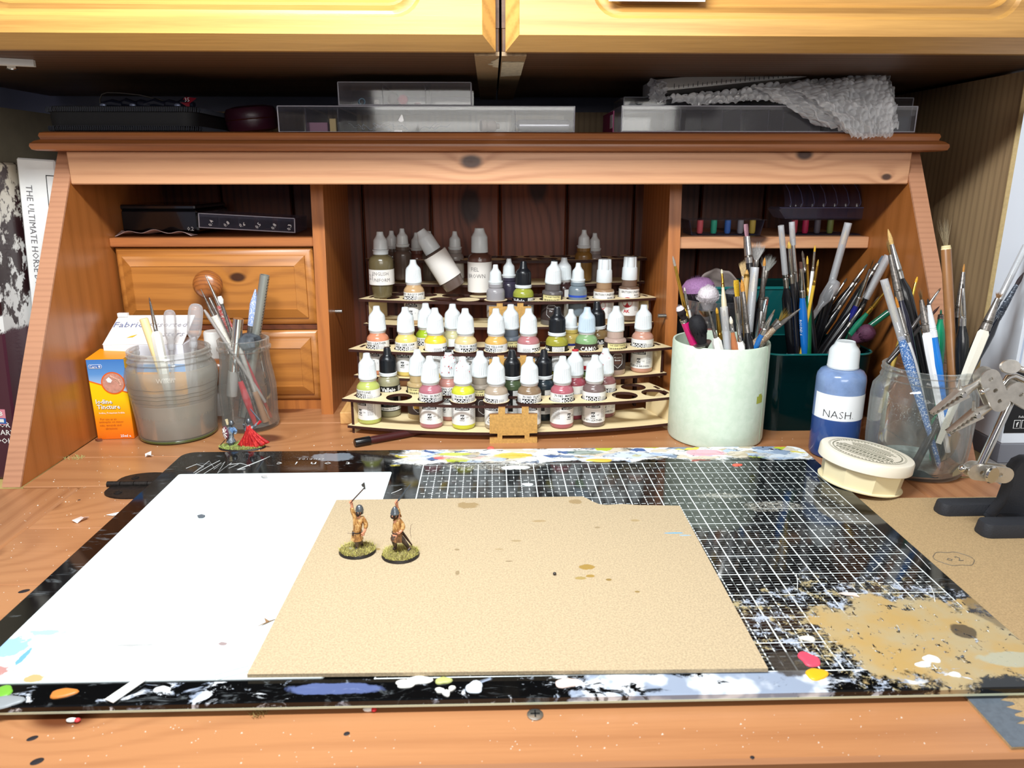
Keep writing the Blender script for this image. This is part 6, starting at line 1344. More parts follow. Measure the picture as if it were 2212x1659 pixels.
def pipette(label, a, b, Ya, rb=0.0062, lb=0.030):
    A, E_ = j1(a, b, Ya, Ya, 0.03, 0.028); t, L = axis_thing('pipette', label, 'pipette', E_, A, 'plastic pipettes in the murky water jar')
    MB().lathe([(0.0008, 0), (0.0014, 0), (0.0020, L - lb - 0.016), (0.0032, L - lb - 0.010), (0.0036, L - lb - 0.004), (rb * 0.8, L - lb), (rb * 0.97, L - lb + 0.003), (rb * 1.02, L - lb * 0.6), (rb * 1.02, L - lb * 0.3), (rb * 0.97, L - 0.0055), (rb * 0.86, L - 0.003), (rb * 0.68, L - 0.0013), (rb * 0.4, L - 0.0004), (0, L)], 28).build('bulb', G_tube, t)
    MB().lathe([(0.0038, L - lb - 0.012), (0.0042, L - lb - 0.010), (0.0042, L - lb - 0.008), (0.0038, L - lb - 0.006)], 20).build('ring', G_tube, t)
pipette('clear pipette bulb at the back middle of the murky jar', (366, 669), (372, 790), 0.775, 0.0060)
pipette('tall clear pipette bulb at the right side of the murky jar', (424, 656), (414, 790), 0.772, 0.0072, 0.034)
# ---- left: tool jar
J2 = (-0.2655, 0.7940); H2 = aty(516, 742, 0.768).z
jar2 = thing('glass_jar', 'clear glass jar of sculpting tools and a steel rule in front of the drawers', 'jar', (J2[0], J2[1], 0))
prof = [(0.0270, 0.0), (0.0295, 0.0015), (0.0305, 0.005), (0.0295, 0.012), (0.0300, 0.030), (0.0300, 0.046), (0.0285, 0.058), (0.0262, 0.072), (0.0258, H2 - 0.016), (0.0262, H2 - 0.0125), (0.0278, H2 - 0.0110), (0.0280, H2 - 0.0085), (0.0264, H2 - 0.0070), (0.0268, H2 - 0.0020), (0.0270, H2 - 0.0006), (0.0262, H2)]
MB().lathe(hollow(prof, 0.0022, floor=0.005), 56).build('glass_wall', G_jar, jar2)
def j2(a, b, Ya, Yb=None, zb=0.007, rin=0.021): A = aty(a[0], a[1], Ya); B = aty(b[0], b[1], Yb or Ya); return A, seat(A, B, J2, rin, zb, H2)
def tool(label, a, b, Ya, parts_, cat='sculpting tool', name='sculpting_tool', **kw):
    A, E_ = j2(a, b, Ya, **kw); t, L = axis_thing(name, label, cat, E_, A, 'tools in the glass jar')
    for nm, z0, z1, prof_, m_ in parts_(L): MB().lathe([(0, z0)] + [(r, z0 + (z1 - z0) * s_) for s_, r in prof_] + [(0, z1)], 16).build(nm, m_, t)
    return t
M_wht = mat('white_shaft', '#cfcdcb', 0.4, 0.3); M_redw = speckled('#c6524f', '#dfd8d0', 0.5)
tool('long steel spike tool with a red and white crusted grip', (444, 595), (520, 760), 0.80, lambda L: [('spike', L - 0.034, L, [(0, 0.0022), (0.5, 0.0014), (1, 0.0005)], M_silver), ('grip', L - 0.075, L - 0.034, [(0, 0.0036), (0.5, 0.0040), (1, 0.0032)], M_redw), ('handle', 0, L - 0.075, [(0, 0.002), (1, 0.0032)], mat('red_grip', '#b3202c', 0.35))])
tool('dental pick with hooked tip and white crusted grip', (434, 625), (500, 760), 0.79, lambda L: [('pick', L - 0.030, L, [(0, 0.0020), (0.6, 0.0010), (1, 0.0004)], M_silverd), ('grip', L - 0.068, L - 0.030, [(0, 0.0038), (1, 0.0040)], speckled('#d9d4c8', '#8d8a6c', 0.58)), ('handle', 0, L - 0.068, [(0, 0.002), (1, 0.0030)], M_silverd)])
tool('narrow steel modelling tool beside the spike', (452, 643), (510, 760), 0.795, lambda L: [('blade', L - 0.022, L, [(0, 0.0018), (0.8, 0.0020), (1, 0.0008)], M_silverd), ('handle', 0, L - 0.022, [(0, 0.0018), (1, 0.0020)], M_silver)])
tool('white-tipped thin tool at the right of the crusted grips', (474, 640), (512, 760), 0.785, lambda L: [('tip', L - 0.008, L, [(0, 0.0018), (0.5, 0.0030), (1, 0.0020)], mat('white_putty', '#dedbd3', 0.6)), ('handle', 0, L - 0.008, [(0, 0.0016), (1, 0.0018)], M_silverd)])
tool('plain grey round rod leaning left out of the tool jar', (441, 669), (480, 750), 0.775, lambda L: [('rod', 0, L, [(0, 0.0018), (0.95, 0.0018), (1, 0.0010)], mat('grey_rod', '#a7a19d', 0.4, 0.3))], 'rod', 'metal_rod')
tool('shiny square-ended steel tube in the middle of the tool jar', (515, 688), (500, 860), 0.785, lambda L: [('tube', L * 0.45, L, [(0, 0.0052), (1, 0.0052)], M_chrome), ('sleeve', 0.02, L * 0.45, [(0, 0.0058), (1, 0.0060)], mat('grey_sleeve', '#b3b0ab', 0.5)), ('nose', 0, 0.02, [(0, 0.0012), (1, 0.0045)], M_silverd)], 'tube', 'steel_tube')
tool('pale blue mottled knife-shaped tool behind the lump', (552, 625), (535, 760), 0.805, lambda L: [('blade', L - 0.040, L, [(0, 0.0036), (0.6, 0.0040), (1, 0.0008)], speckled('#8aa0cf', '#d9d8da', 0.5)), ('handle', 0, L - 0.040, [(0, 0.002), (1, 0.0034)], M_silverd)])
A, E_ = j2((572, 594), (548, 760), 0.805, zb=0.007)
t, L = axis_thing('steel_rule', 'curved perforated steel strip standing tallest in the tool jar', 'ruler', E_, A, 'tools in the glass jar')
mb = MB().lathe([(0.0050, 0), (0.0050, L), (0.0043, L), (0.0043, 0)], 20); mb.build('strip', mat('dull_steel', '#9fa19a', 0.4, 0.6), t)
dt = MB()
for k in range(24):
    for q in (-0.45, 0.45): 
        th = -math.pi / 2 + q; dt.sphere((0.0050 * math.cos(th), 0.0050 * math.sin(th), L - 0.004 - 0.0032 * k), 0.00055, 6, 4)
dt.build('perforations', M_nearblack, t)['kind'] = 'stuff'
tool('red-handled tool crossing low inside the tool jar', (500, 770), (555, 925), 0.775, lambda L: [('shank', L - 0.028, L, [(0, 0.0008), (1, 0.0006)], M_silverd), ('handle', 0.0, L - 0.028, [(0, 0.0022), (0.6, 0.0040), (1, 0.0028)], mat('red_handle', '#c01f2c', 0.3, coat=0.4))])
tool('copper-brown tool crossing inside the tool jar towards the right', (515, 745), (572, 905), 0.785, lambda L: [('shaft', L * 0.4, L, [(0, 0.0022), (1, 0.0024)], mat('clear_grey_rod', '#b7b2ab', 0.3, 0.4)), ('handle', 0, L * 0.4, [(0, 0.0035), (1, 0.0032)], mat('copper_brown', '#a8805f', 0.45))])
lump = MB(); rr = random.Random(5)
pts = []
lump.lathe([(0, -0.010), (0.007, -0.009), (0.0125, -0.004), (0.0140, 0.001), (0.0115, 0.006), (0.006, 0.0085), (0, 0.0090)], 18, 0, None, lambda a, r, z: r * (1 + 0.12 * math.sin(3 * a + z * 300) + 0.08 * math.sin(7 * a + 1)))
c = aty(535, 738, 0.794); tag(lump.build('putty_lump', mat('slate_putty', '#4d535a', 0.5, var=0.5, vscale=150, bump=0.4), loc=(c.x, c.y, c.z)), 'dark slate putty lump stuck in the mouth of the tool jar', 'putty')
# ---- medicine box
ib = thing('medicine_box', 'yellow and orange iodine tincture carton with a blue top corner', 'box', (-0.3945, 0.7700, 0), rz=R(3))
M_yel = bpy.data.materials.new('carton_print'); M_yel.use_nodes = True; n = NT(M_yel); o_ = n.obj(); sx_, sy_, sz_ = n.sep(o_)
g = n.ramp(n.math('DIVIDE', sz_, 0.088), [(0.0, '#dd6510'), (0.25, '#ea8a12'), (0.50, '#f3c40e'), (0.70, '#f2c811'), (1.0, '#f0b410')])
curve = n.math('ADD', sz_, n.math('MULTIPLY', n.math('MULTIPLY', sx_, sx_), -30.0))
blue_ = n.step(n.math('ADD', sz_, n.math('MULTIPLY', sx_, 0.35)), 0.0575, 0.0580)
ora = n.step(n.math('ADD', sz_, n.math('MULTIPLY', sx_, 0.35)), 0.0560, 0.0563)
front = n.math('LESS_THAN', sy_, -0.0165)
cc = n.mix(n.math('MULTIPLY', ora, front), g, srgb('#e06c14')); cc = n.mix(n.math('MULTIPLY', blue_, front), cc, n.ramp(n.math('DIVIDE', sz_, 0.088), [(0.6, '#b9d2ea'), (0.8, '#5a90cc'), (1.0, '#3b73b8')]))
n.base(cc); n.setp(Roughness=0.35)
MB().box(-0.0185, 0.0185, -0.0175, 0.0175, 0.0, 0.0860, 0.0006).build('carton', M_yel, ib)
v = [(-0.0185, -0.0175, 0.0860), (0.0185, -0.0175, 0.0860), (0.0185, 0.0175, 0.0880), (-0.0185, 0.0175, 0.0895), (-0.0185, -0.0175, 0.0866), (0.0185, -0.0175, 0.0864)]
MB().add(v, [(4, 5, 2, 3), (0, 1, 5, 4), (1, 2, 5), (0, 4, 3)]).build('top_flap', mat('carton_orange', '#ef9a18', 0.4), ib)
p = MB(); XF = Matrix.Rotation(R(90), 4, 'X'); Fy = -0.0178
def ft(s_, size, x, z, mi, bold=0.0, sx=1.0, dy=0.0): add_text(p, s_, size, T(x, Fy - dy, z) @ XF, mi, bold, sx)
p.lathe([(0, 0), (0.0118, 0), (0.0118, 0.0001)], 40, 1, T(0.0055, Fy, 0.0610) @ XF); p.lathe([(0, 0.0001), (0.0106, 0.0001), (0.0106, 0.0002)], 40, 2, T(0.0055, Fy, 0.0610) @ XF)
p.prism([(-0.0155, 0.0768), (-0.0040, 0.0768), (-0.0030, 0.0788), (-0.0040, 0.0808), (-0.0155, 0.0808), (-0.0165, 0.0788)], Fy, Fy - 0.0002, 'Y', 0); p.prism([(-0.0153, 0.0772), (-0.0042, 0.0772), (-0.0033, 0.0788), (-0.0042, 0.0804), (-0.0153, 0.0804), (-0.0161, 0.0788)], Fy - 0.0002, Fy - 0.0003, 'Y', 3)
ft('Care', 0.0038, -0.0115, 0.0788, 0, 0.01, 1, 0.0005); ft('+', 0.0048, -0.0055, 0.0788, 0, 0.03, 1, 0.0005)
ft('Iodine', 0.0066, -0.0060, 0.0412, 4, 0.03, 1.0, 0.0002); ft('Tincture', 0.0066, -0.0022, 0.0355, 4, 0.03, 1.0, 0.0002)
ft('Iodine', 0.0066, -0.0062, 0.0415, 0, 0.02, 1.0, 0.0004); ft('Tincture', 0.0066, -0.0024, 0.0358, 0, 0.02, 1.0, 0.0004)
ft('Iodine, Potassium Iodide', 0.0026, 0.0, 0.0290, 0, 0.01, 1, 0.0003)
for k, s_ in enumerate(('For use as an', 'antiseptic on minor', 'cuts, wounds and', 'abrasions')): ft(s_, 0.0031, -0.0025 + 0.0006 * k - (0.0 if k == 1 else 0.002), 0.0225 - 0.0034 * k, 5, 0.004, 1, 0.0003)
ft('25ml e', 0.0038, 0.0105, 0.0038, 0, 0.02, 1, 0.0003)
p.build('print', [M_inkw, mat('print_orange', '#e05f18', 0.4), mat('skin_photo', '#c99280', 0.5, var=0.25, vscale=220), mat('print_blue', '#2a62ae', 0.4), mat('print_brown_shadow', '#7c5a1a', 0.5), mat('print_rust', '#b0541a', 0.5)], ib, recalc=False)
hd = MB(); M_sk = mat('hand_photo', '#d9a791', 0.5)
for k in range(4): hd.tube([(0.0035 + 0.0022 * k, Fy - 0.0004, 0.0690 - 0.0013 * k), (0.0070 + 0.0016 * k, Fy - 0.0004, 0.0655 - 0.0016 * k), (0.0125, Fy - 0.0004, 0.0640 - 0.0018 * k)], 0.0010, 6, 0, True, 0.2)
hd.prism([(-0.0010, 0.0650), (0.0020, 0.0675), (0.0050, 0.0640), (0.0035, 0.0615), (0.0005, 0.0620)], Fy - 0.0003, Fy - 0.0005, 'Y', 1)
hd.build('hand_picture', [M_sk, M_inkw], ib, recalc=False)
# ---- plaster box behind
pb = thing('plaster_box', 'white fabric assorted plasters carton behind the iodine box', 'box', (-0.3665, 0.8000, 0))
MB().box(-0.0415, 0.0415, -0.019, 0.019, 0.0, 0.0950, 0.0008).build('carton', mat('white_carton', '#e2e2ea', 0.45), pb)
lidg = MB().add([(-0.0415, -0.0192, 0.0950), (0.0415, -0.0192, 0.0950), (0.0415, 0.023, 0.1185), (-0.0405, 0.023, 0.1185), (-0.0415, -0.0185, 0.0942), (0.0415, -0.0185, 0.0942), (0.0415, 0.0235, 0.1175), (-0.0405, 0.0235, 0.1175)], [(0, 1, 2, 3), (4, 5, 6, 7), (0, 1, 5, 4), (1, 2, 6, 5), (2, 3, 7, 6), (3, 0, 4, 7)])
lidg.box(-0.0405, -0.0300, 0.019, 0.0235, 0.1175, 0.1215)
lidg.build('lid_flap', mat('white_carton_lid', '#ecebea', 0.45), pb)
p = MB(); sl = math.atan2(0.0235, 0.0422)
XL = lambda x, s_: T(x, -0.0192 + 0.0422 * s_ - 0.0002, 0.0950 + 0.0235 * s_ + 0.0006) @ Matrix.Rotation(sl, 4, 'X')
add_text(p, 'Fabric', 0.0125, XL(-0.0245, 0.66), 0, 0.0, 1.05); add_text(p, 'Assorted', 0.0115, XL(0.017, 0.66), 1, 0, 1.0, 0.2); add_text(p, 'Plasters', 0.0115, XL(0.022, 0.34), 1, 0, 1.0, 0.2)
p.add([(-0.020, -0.0103, 0.1005), (-0.016, -0.0075, 0.1019), (-0.010, -0.0055, 0.1032), (-0.0135, -0.0095, 0.1010)], [(0, 1, 2, 3)], 2)
add_text(p, 'Fabric', 0.0110, T(-0.0235, -0.0193, 0.0800) @ XF, 0, 0.0, 1.05)
p.box(-0.0415, 0.0415, -0.0194, -0.0190, 0.0650, 0.0735, 0, 3); p.box(-0.0415, 0.0415, -0.0194, -0.0190, 0.0, 0.0650, 0, 4)
p.build('print', [mat('print_slate_blue', '#7d86a8', 0.5), mat('print_grey_italic', '#a3a3ad', 0.5), mat('print_yellow', '#e0b92c', 0.5), mat('print_sky', '#6fa3dc', 0.5), mat('print_orange2', '#efa324', 0.5)], pb, recalc=False)
c = aty(386, 727, 0.815)
tag(MB().lathe([(0, 0.0), (0.010, 0.0), (0.010, c.z), (0.009, c.z + 0.0015), (0, c.z + 0.002)], 28).build('small_pot', mat('white_pot', '#ecebe6', 0.4), loc=(-0.3135, 0.838, 0)), 'small white capped pot between the plaster carton and the drawers', 'pot')
# ================================================================ painted miniatures
def skin_body(name, bones, m, parent, sub=2):
    """one continuous surface grown round a jointed skeleton; bones: list of chains [(point, radius), ...] sharing points"""
    vs = []; rs = []; es = []; idx = {}
    def vi(p, r):
        k = tuple(round(c * 1e5) for c in p)
        if k not in idx: idx[k] = len(vs); vs.append(tuple(p)); rs.append(r)
        return idx[k]
    for ch in bones:
        ids = [vi(p, r) for p, r in ch]
        for a, b in zip(ids, ids[1:]):
            if (a, b) not in es and a != b: es.append((a, b))
    S = 50.0  # grown at a larger size, the modifier works badly on tiny meshes
    me = bpy.data.meshes.new(name + '_s'); me.from_pydata([(x * S, y * S, z * S) for x, y, z in vs], es, []); me.update()
    o = bpy.data.objects.new('tmp', me); COL.objects.link(o)
    sk = o.modifiers.new('s', 'SKIN'); sk.use_smooth_shade = True
    for v, r in zip(me.skin_vertices[0].data, rs): v.radius = (r * S, r * S)
    me.skin_vertices[0].data[0].use_root = True
    sb = o.modifiers.new('b', 'SUBSURF'); sb.levels = sub; sb.render_levels = sub
    dg = bpy.context.evaluated_depsgraph_get(); dg.update(); em = bpy.data.meshes.new_from_object(o.evaluated_get(dg))
    v = [tuple(c / S for c in p.co) for p in em.vertices]; f = [tuple(p.vertices) for p in em.polygons]
    bpy.data.objects.remove(o); bpy.data.meshes.remove(me); bpy.data.meshes.remove(em)
    mb = MB(); mb.add(v, f); return mb.build(name, m, parent, sharp=80)
M_flesh = mat('mini_flesh', '#c98a6a', 0.55); M_beard = mat('mini_beard', '#2e1e17', 0.8)
M_helm = mat('mini_helmet_steel', '#6f757a', 0.32, 0.7, var=0.2, vscale=900)
def ochre_mat(nm, a, b, c):
    if nm in MATS: return MATS[nm]
    m = bpy.data.materials.new(nm); m.use_nodes = True; n = NT(m); f = n.noise(n.mapping(n.obj(), (1, 1, 0.5)), 480, 3, 0.6, 0.8)
    n.base(n.ramp(f, [(0.3, a), (0.5, b), (0.68, c)])); n.setp(Roughness=0.6); MATS[nm] = m; return m
M_tunic = ochre_mat('mini_ochre_tunic', '#5a3413', '#a8763a', '#dcb67a'); M_legs = ochre_mat('mini_brown_trousers', '#3a2c24', '#6e5a49', '#8f7a66')
M_leather = mat('mini_dark_leather', '#2a1a14', 0.5); M_steel = mat('mini_weapon', '#4d4a49', 0.4, 0.5); M_shaft = mat('mini_weapon_shaft', '#4a3428', 0.6)
M_grass = ochre_mat('mini_dry_grass', '#7d7a3a', '#b0a850', '#d3c67c'); M_grassg = ochre_mat('mini_green_grass', '#8fa84a', '#b0c667', '#cddb92')
M_rim = mat('mini_base_rim', '#221d1c', 0.5)
def mini_base(t, rx, ry, gm, h=0.0028, seed=1, n=520):
    MB().lathe([(0, 0), (0.985, 0), (1.0, h * 0.3), (0.95, h), (0, h)], 48, 0, Matrix.Diagonal((rx, ry, 1, 1))).build('base', M_rim, t)
    tp = MB().lathe([(0, h + 0.0012), (0.4, h + 0.0011), (0.8, h + 0.0007), (0.94, h - 0.0001)], 32, 0, Matrix.Diagonal((rx, ry, 1, 1))); 
    tp.v = [(x, y, z + 0.0005 * mnoise.noise(Vector((x * 400, y * 400, seed)))) for x, y, z in tp.v]; tp.build('ground', mat('mini_earth', '#75683f', 0.9, var=0.4, vscale=700), t)
    g = MB(); rr = random.Random(seed)
    for k in range(n):
        a = rr.uniform(0, 6.283); q = math.sqrt(rr.random()) * 0.97; x, y = rx * q * math.cos(a), ry * q * math.sin(a)
        b = rr.uniform(0, 6.283); l = rr.uniform(0.0012, 0.0030); hh = rr.uniform(0.0008, 0.0024); w_ = 0.00016
        z = h + 0.0008 * (1 - q); dx, dy = math.cos(b), math.sin(b)
        g.add([(x - dy * w_, y + dx * w_, z), (x + dy * w_, y - dx * w_, z), (x + dx * l, y + dy * l, z + hh)], [(0, 1, 2)])
    g.build('grass', gm, t, recalc=False)['kind'] = 'stuff'
def rel(t, px_, py_, Y, dy=0.0): p = aty(px_, py_, Y + dy); return Vector((p.x - t.location.x, Y + dy - t.location.y, p.z - t.location.z))
# --- axeman on the left
BZ = MT + 0.0030
b0 = atz(772, 1184, BZ + 0.0028); t = thing('painted_miniature', 'painted axeman figurine with raised axe, left of the two on the buff board', 'figurine', (b0.x, b0.y, BZ), group=None)
mini_base(t, 0.0130, 0.0118, M_grass, 0.0022, 2, 1500); Yf = b0.y
P = lambda x, y, dy=0.0: rel(t, x, y, Yf, dy)
k = 0.00116
hip = P(771, 1151); chest = P(774, 1128); neck = P(776, 1111); head = P(776, 1103, -0.0008); sl = P(768, 1117); sr = P(785, 1118)
footl = P(772, 1187, -0.001); footr = P(781, 1178, 0.004)
body = skin_body('body', [[(hip, 2.3 * k), (chest, 2.6 * k), (neck, 1.1 * k), (head, 1.9 * k)], [(chest, 2.6 * k), (sl, 1.3 * k), (P(761, 1104), 1.05 * k), (P(760, 1090), 0.9 * k), (P(758, 1083), 1.0 * k)],
    [(chest, 2.6 * k), (sr, 1.3 * k), (P(791, 1134), 1.1 * k), (P(788, 1147, -0.002), 0.85 * k), (P(784, 1153, -0.002), 1.05 * k)], [(hip, 2.3 * k), (P(770, 1163), 1.4 * k), (P(771, 1174), 1.05 * k), (footl, 0.9 * k), (P(769, 1190, -0.003), 0.8 * k)], [(hip, 2.3 * k), (P(777, 1163, 0.002), 1.4 * k), (P(780, 1171, 0.003), 1.0 * k), (footr, 0.9 * k)]], M_flesh, t)
skin_body('tunic', [[(P(772, 1156), 3.1 * k), (hip, 2.7 * k), (chest, 3.1 * k), (P(776, 1114), 1.9 * k)], [(chest, 3.1 * k), (sl, 1.7 * k), (P(761, 1104), 1.4 * k), (P(760, 1095), 1.25 * k)], [(chest, 3.1 * k), (sr, 1.75 * k), (P(791, 1134), 1.5 * k), (P(789, 1143, -0.002), 1.3 * k)]], M_tunic, t)
mb = MB(); mb.lathe([(2.5 * k, 4.2 * k), (2.9 * k, 2 * k), (3.7 * k, -1.5 * k), (3.4 * k, -1.5 * k), (2.4 * k, 3.8 * k)], 20, 0, Matrix.Translation(P(771, 1160)), lambda a, r, z: r * (1 + 0.06 * math.sin(6 * a))); mb.build('tunic_skirt', M_tunic, t)
skin_body('trousers', [[(hip, 2.0 * k), (P(770, 1163), 1.6 * k), (P(771, 1174), 1.25 * k), (P(772, 1183, -0.001), 1.0 * k)], [(hip, 2.0 * k), (P(777, 1163, 0.002), 1.6 * k), (P(780, 1171, 0.003), 1.2 * k), (P(781, 1176, 0.004), 1.0 * k)]], M_legs, t)
for f_a, f_b in ((P(771.5, 1183, -0.001), P(768.5, 1190, -0.003)), (P(781, 1176, 0.004), P(783, 1179, 0.002))): MB().tube([f_a, f_a.lerp(f_b, 0.5), f_b], [0.0012, 0.0013, 0.0008], 8).build('shoe', M_leather, t)
h_ = P(776.5, 1101, -0.0005); MB().lathe([(2.35 * k, -0.8 * k), (2.5 * k, -0.3 * k), (2.35 * k, 0.2 * k), (2.2 * k, 1.2 * k), (1.6 * k, 2.5 * k), (0.7 * k, 3.1 * k), (0, 3.3 * k)], 24, 0, Matrix.Translation(h_)).build('helmet', M_helm, t)
MB().tube([h_ + Vector((-0.2 * k, -2.4 * k, -0.3 * k)), h_ + Vector((-0.3 * k, -2.3 * k, -2.0 * k))], 0.35 * k, 6).sphere(h_ + Vector((1.6 * k, 0.3 * k, -1.6 * k)), 1.2 * k, 8, 6, 0, (0.6, 1.1, 1.2)).build('nasal_and_neck_guard', M_helm, t)
MB().sphere(P(773, 1109.5, -0.0022), 1.5 * k, 12, 8, 0, (0.9, 0.8, 1.35)).sphere(P(776, 1107, 0.0005), 2.0 * k, 12, 8, 0, (1.0, 1.0, 0.9)).build('beard', M_beard, t)
ey = MB(); hd = P(776, 1103.5, -0.0008)
for dx in (-0.95, 0.45): ey.sphere(hd + Vector((dx * k, -1.85 * k, 0.2 * k)), 0.26 * k, 6, 5)
ey.build('eyes', M_leather, t); MB().sphere(hd + Vector((-0.3 * k, -2.1 * k, -0.3 * k)), 0.4 * k, 8, 6, 0, (0.8, 1, 1.4)).build('nose', M_flesh, t)
MB().lathe([(2.95 * k, -0.4 * k), (3.1 * k, 0), (2.95 * k, 0.4 * k)], 20, 0, Matrix.Translation(P(772, 1148))).build('belt', M_leather, t)
MB().box(-1.0 * k, 1.0 * k, -0.8 * k, 0.5 * k, -2 * k, 0.4 * k, 0.3 * k, 0, Matrix.Translation(P(764, 1150, -0.002))).build('pouch', M_leather, t)
ax = P(757, 1086, -0.0006); tp_ = P(788, 1053, 0.0005); MB().tube([ax, tp_], [0.42 * k, 0.38 * k], 8).build('axe_shaft', M_shaft, t)
bl = MB(); q = [P(784, 1057), P(789.5, 1056.5), P(788.5, 1049), P(787, 1041.5), P(780.5, 1047), P(783, 1051.5), P(786, 1052)]
bl.add([p + Vector((0, -0.0003, 0)) for p in q] + [p + Vector((0, 0.0003, 0)) for p in q], [tuple(range(7)), tuple(range(13, 6, -1))] + [(i, (i + 1) % 7, 7 + (i + 1) % 7, 7 + i) for i in range(7)]); bl.build('axe_blade', M_steel, t)
def fingers(t, c, d, r, n=4):
    """four curled fingers and a thumb closed round a shaft at c running along d"""
    d = d.normalized(); u = d.orthogonal().normalized(); v_ = d.cross(u); mb = MB()
    for i in range(n):
        o_ = c + d * ((i - 1.5) * 0.55 * k); mb.tube([o_ + (u * math.cos(a) + v_ * math.sin(a)) * r for a in (0.2, 1.1, 2.0, 2.9, 3.8)], [0.34 * k, 0.33 * k, 0.31 * k, 0.28 * k, 0.22 * k][:5], 6)
    mb.tube([c - d * 0.9 * k + u * r, c - d * 0.2 * k + (u * 0.6 - v_ * 0.8) * r, c + d * 0.8 * k - v_ * r], [0.4 * k, 0.36 * k, 0.25 * k], 6); return mb.build('fingers', M_flesh, t)
fingers(t, P(758.5, 1084.5, -0.0006), tp_ - ax, 0.85 * k)
sw = Vector((0.2, -0.3, -1)); fingers(t, P(784, 1154, -0.002), sw, 0.8 * k)
MB().sphere(P(757, 1186, -0.001), 1.5 * k, 10, 6, 0, (1, 0.8, 0.5)).build('stone', mat('mini_stone', '#8f8d88', 0.8), t)
MB().tube([P(769, 1157, -0.0035), P(760, 1153, -0.0035), P(751, 1151.5, -0.003)], 0.12 * k, 4).build('stray_fibre', M_shaft, t)
# --- swordsman on the right, lunging
b0 = atz(865, 1192, BZ + 0.0028); t = thing('painted_miniature', 'painted lunging swordsman figurine, right of the two on the buff board', 'figurine', (b0.x, b0.y, BZ))
mini_base(t, 0.0132, 0.0125, M_grass, 0.0022, 3, 1500); Yf = b0.y
P = lambda x, y, dy=0.0: rel(t, x, y, Yf, dy)
hip = P(857, 1153); chest = P(857, 1131); neck = P(854, 1117); head = P(852, 1110, -0.0012); sl = P(860, 1119, 0.001); sr = P(864, 1123)
body = skin_body('body', [[(hip, 2.3 * k), (chest, 2.5 * k), (neck, 1.1 * k), (head, 1.9 * k)], [(chest, 2.5 * k), (sl, 1.3 * k), (P(860, 1102, 0.002), 1.05 * k), (P(857, 1092, 0.001), 0.9 * k), (P(856, 1084), 1.05 * k)],
    [(chest, 2.5 * k), (sr, 1.3 * k), (P(872, 1139), 1.15 * k), (P(866, 1148, -0.002), 0.9 * k), (P(861, 1151, -0.003), 1.0 * k)],
    [(hip, 2.3 * k), (P(850, 1165, -0.002), 1.5 * k), (P(853, 1176, -0.001), 1.1 * k), (P(855, 1184, 0.0), 0.9 * k), (P(851, 1186, -0.002), 0.8 * k)], [(hip, 2.3 * k), (P(868, 1164), 1.5 * k), (P(877, 1175, 0.001), 1.1 * k), (P(885, 1186, 0.002), 0.95 * k), (P(882, 1190, 0.0), 0.8 * k)]], M_flesh, t)
skin_body('tunic', [[(P(856, 1157), 3.0 * k), (hip, 2.6 * k), (chest, 3.0 * k), (P(855, 1119), 1.9 * k)], [(chest, 3.0 * k), (sl, 1.6 * k), (P(860, 1102, 0.002), 1.35 * k), (P(858, 1096, 0.001), 1.2 * k)], [(chest, 3.0 * k), (sr, 1.75 * k), (P(872, 1139), 1.55 * k), (P(867, 1147, -0.002), 1.25 * k)]], M_tunic, t)
MB().lathe([(2.4 * k, 3.8 * k), (2.9 * k, 1.6 * k), (3.9 * k, -1.6 * k), (3.5 * k, -1.6 * k), (2.3 * k, 3.4 * k)], 20, 0, Matrix.Translation(P(858, 1161)) @ Matrix.Rotation(R(14), 4, 'Y'), lambda a, r, z: r * (1 + 0.07 * math.sin(7 * a))).build('tunic_skirt', ochre_mat('mini_tunic_dark', '#3c2718', '#6a4526', '#8d6236'), t)
skin_body('trousers', [[(hip, 2.0 * k), (P(850, 1165, -0.002), 1.8 * k), (P(853, 1176, -0.001), 1.35 * k), (P(855, 1182, 0.0), 1.0 * k)], [(hip, 2.0 * k), (P(868, 1164), 1.8 * k), (P(877, 1175, 0.001), 1.35 * k), (P(884, 1184, 0.002), 1.05 * k)]], ochre_mat('mini_dark_trousers', '#1c1512', '#3e2f27', '#5c4a3d'), t)
for f_a, f_b in ((P(855, 1182, 0.0), P(850, 1187, -0.002)), (P(885, 1184, 0.002), P(881, 1191, 0.0))): MB().tube([f_a, f_a.lerp(f_b, 0.5), f_b], [0.0012, 0.0013, 0.0008], 8).build('shoe', M_leather, t)
h_ = P(853, 1107, -0.0008); MB().lathe([(2.45 * k, -1.1 * k), (2.7 * k, -0.7 * k), (2.65 * k, -0.2 * k), (2.4 * k, 0.2 * k), (2.2 * k, 1.3 * k), (1.5 * k, 2.7 * k), (0.6 * k, 3.6 * k), (0, 4.2 * k)], 24, 0, Matrix.Translation(h_)).build('helmet', M_helm, t)
MB().sphere(P(849, 1115.5, -0.0022), 1.5 * k, 12, 8, 0, (1.1, 0.8, 1.1)).sphere(P(855, 1114, 0.0005), 1.9 * k, 12, 8, 0, (1, 1, 0.9)).build('beard', M_beard, t)
hd = P(851, 1111, -0.0012); ey = MB()
for dx in (-1.2, 0.2): ey.sphere(hd + Vector((dx * k, -1.75 * k, 0.2 * k)), 0.26 * k, 6, 5)
ey.build('eyes', M_leather, t); MB().sphere(hd + Vector((-0.7 * k, -2.0 * k, -0.4 * k)), 0.4 * k, 8, 6, 0, (0.8, 1, 1.4)).build('nose', M_flesh, t)
MB().lathe([(2.85 * k, -0.4 * k), (3.0 * k, 0), (2.85 * k, 0.4 * k)], 20, 0, Matrix.Translation(P(857, 1149))).build('belt', M_leather, t)
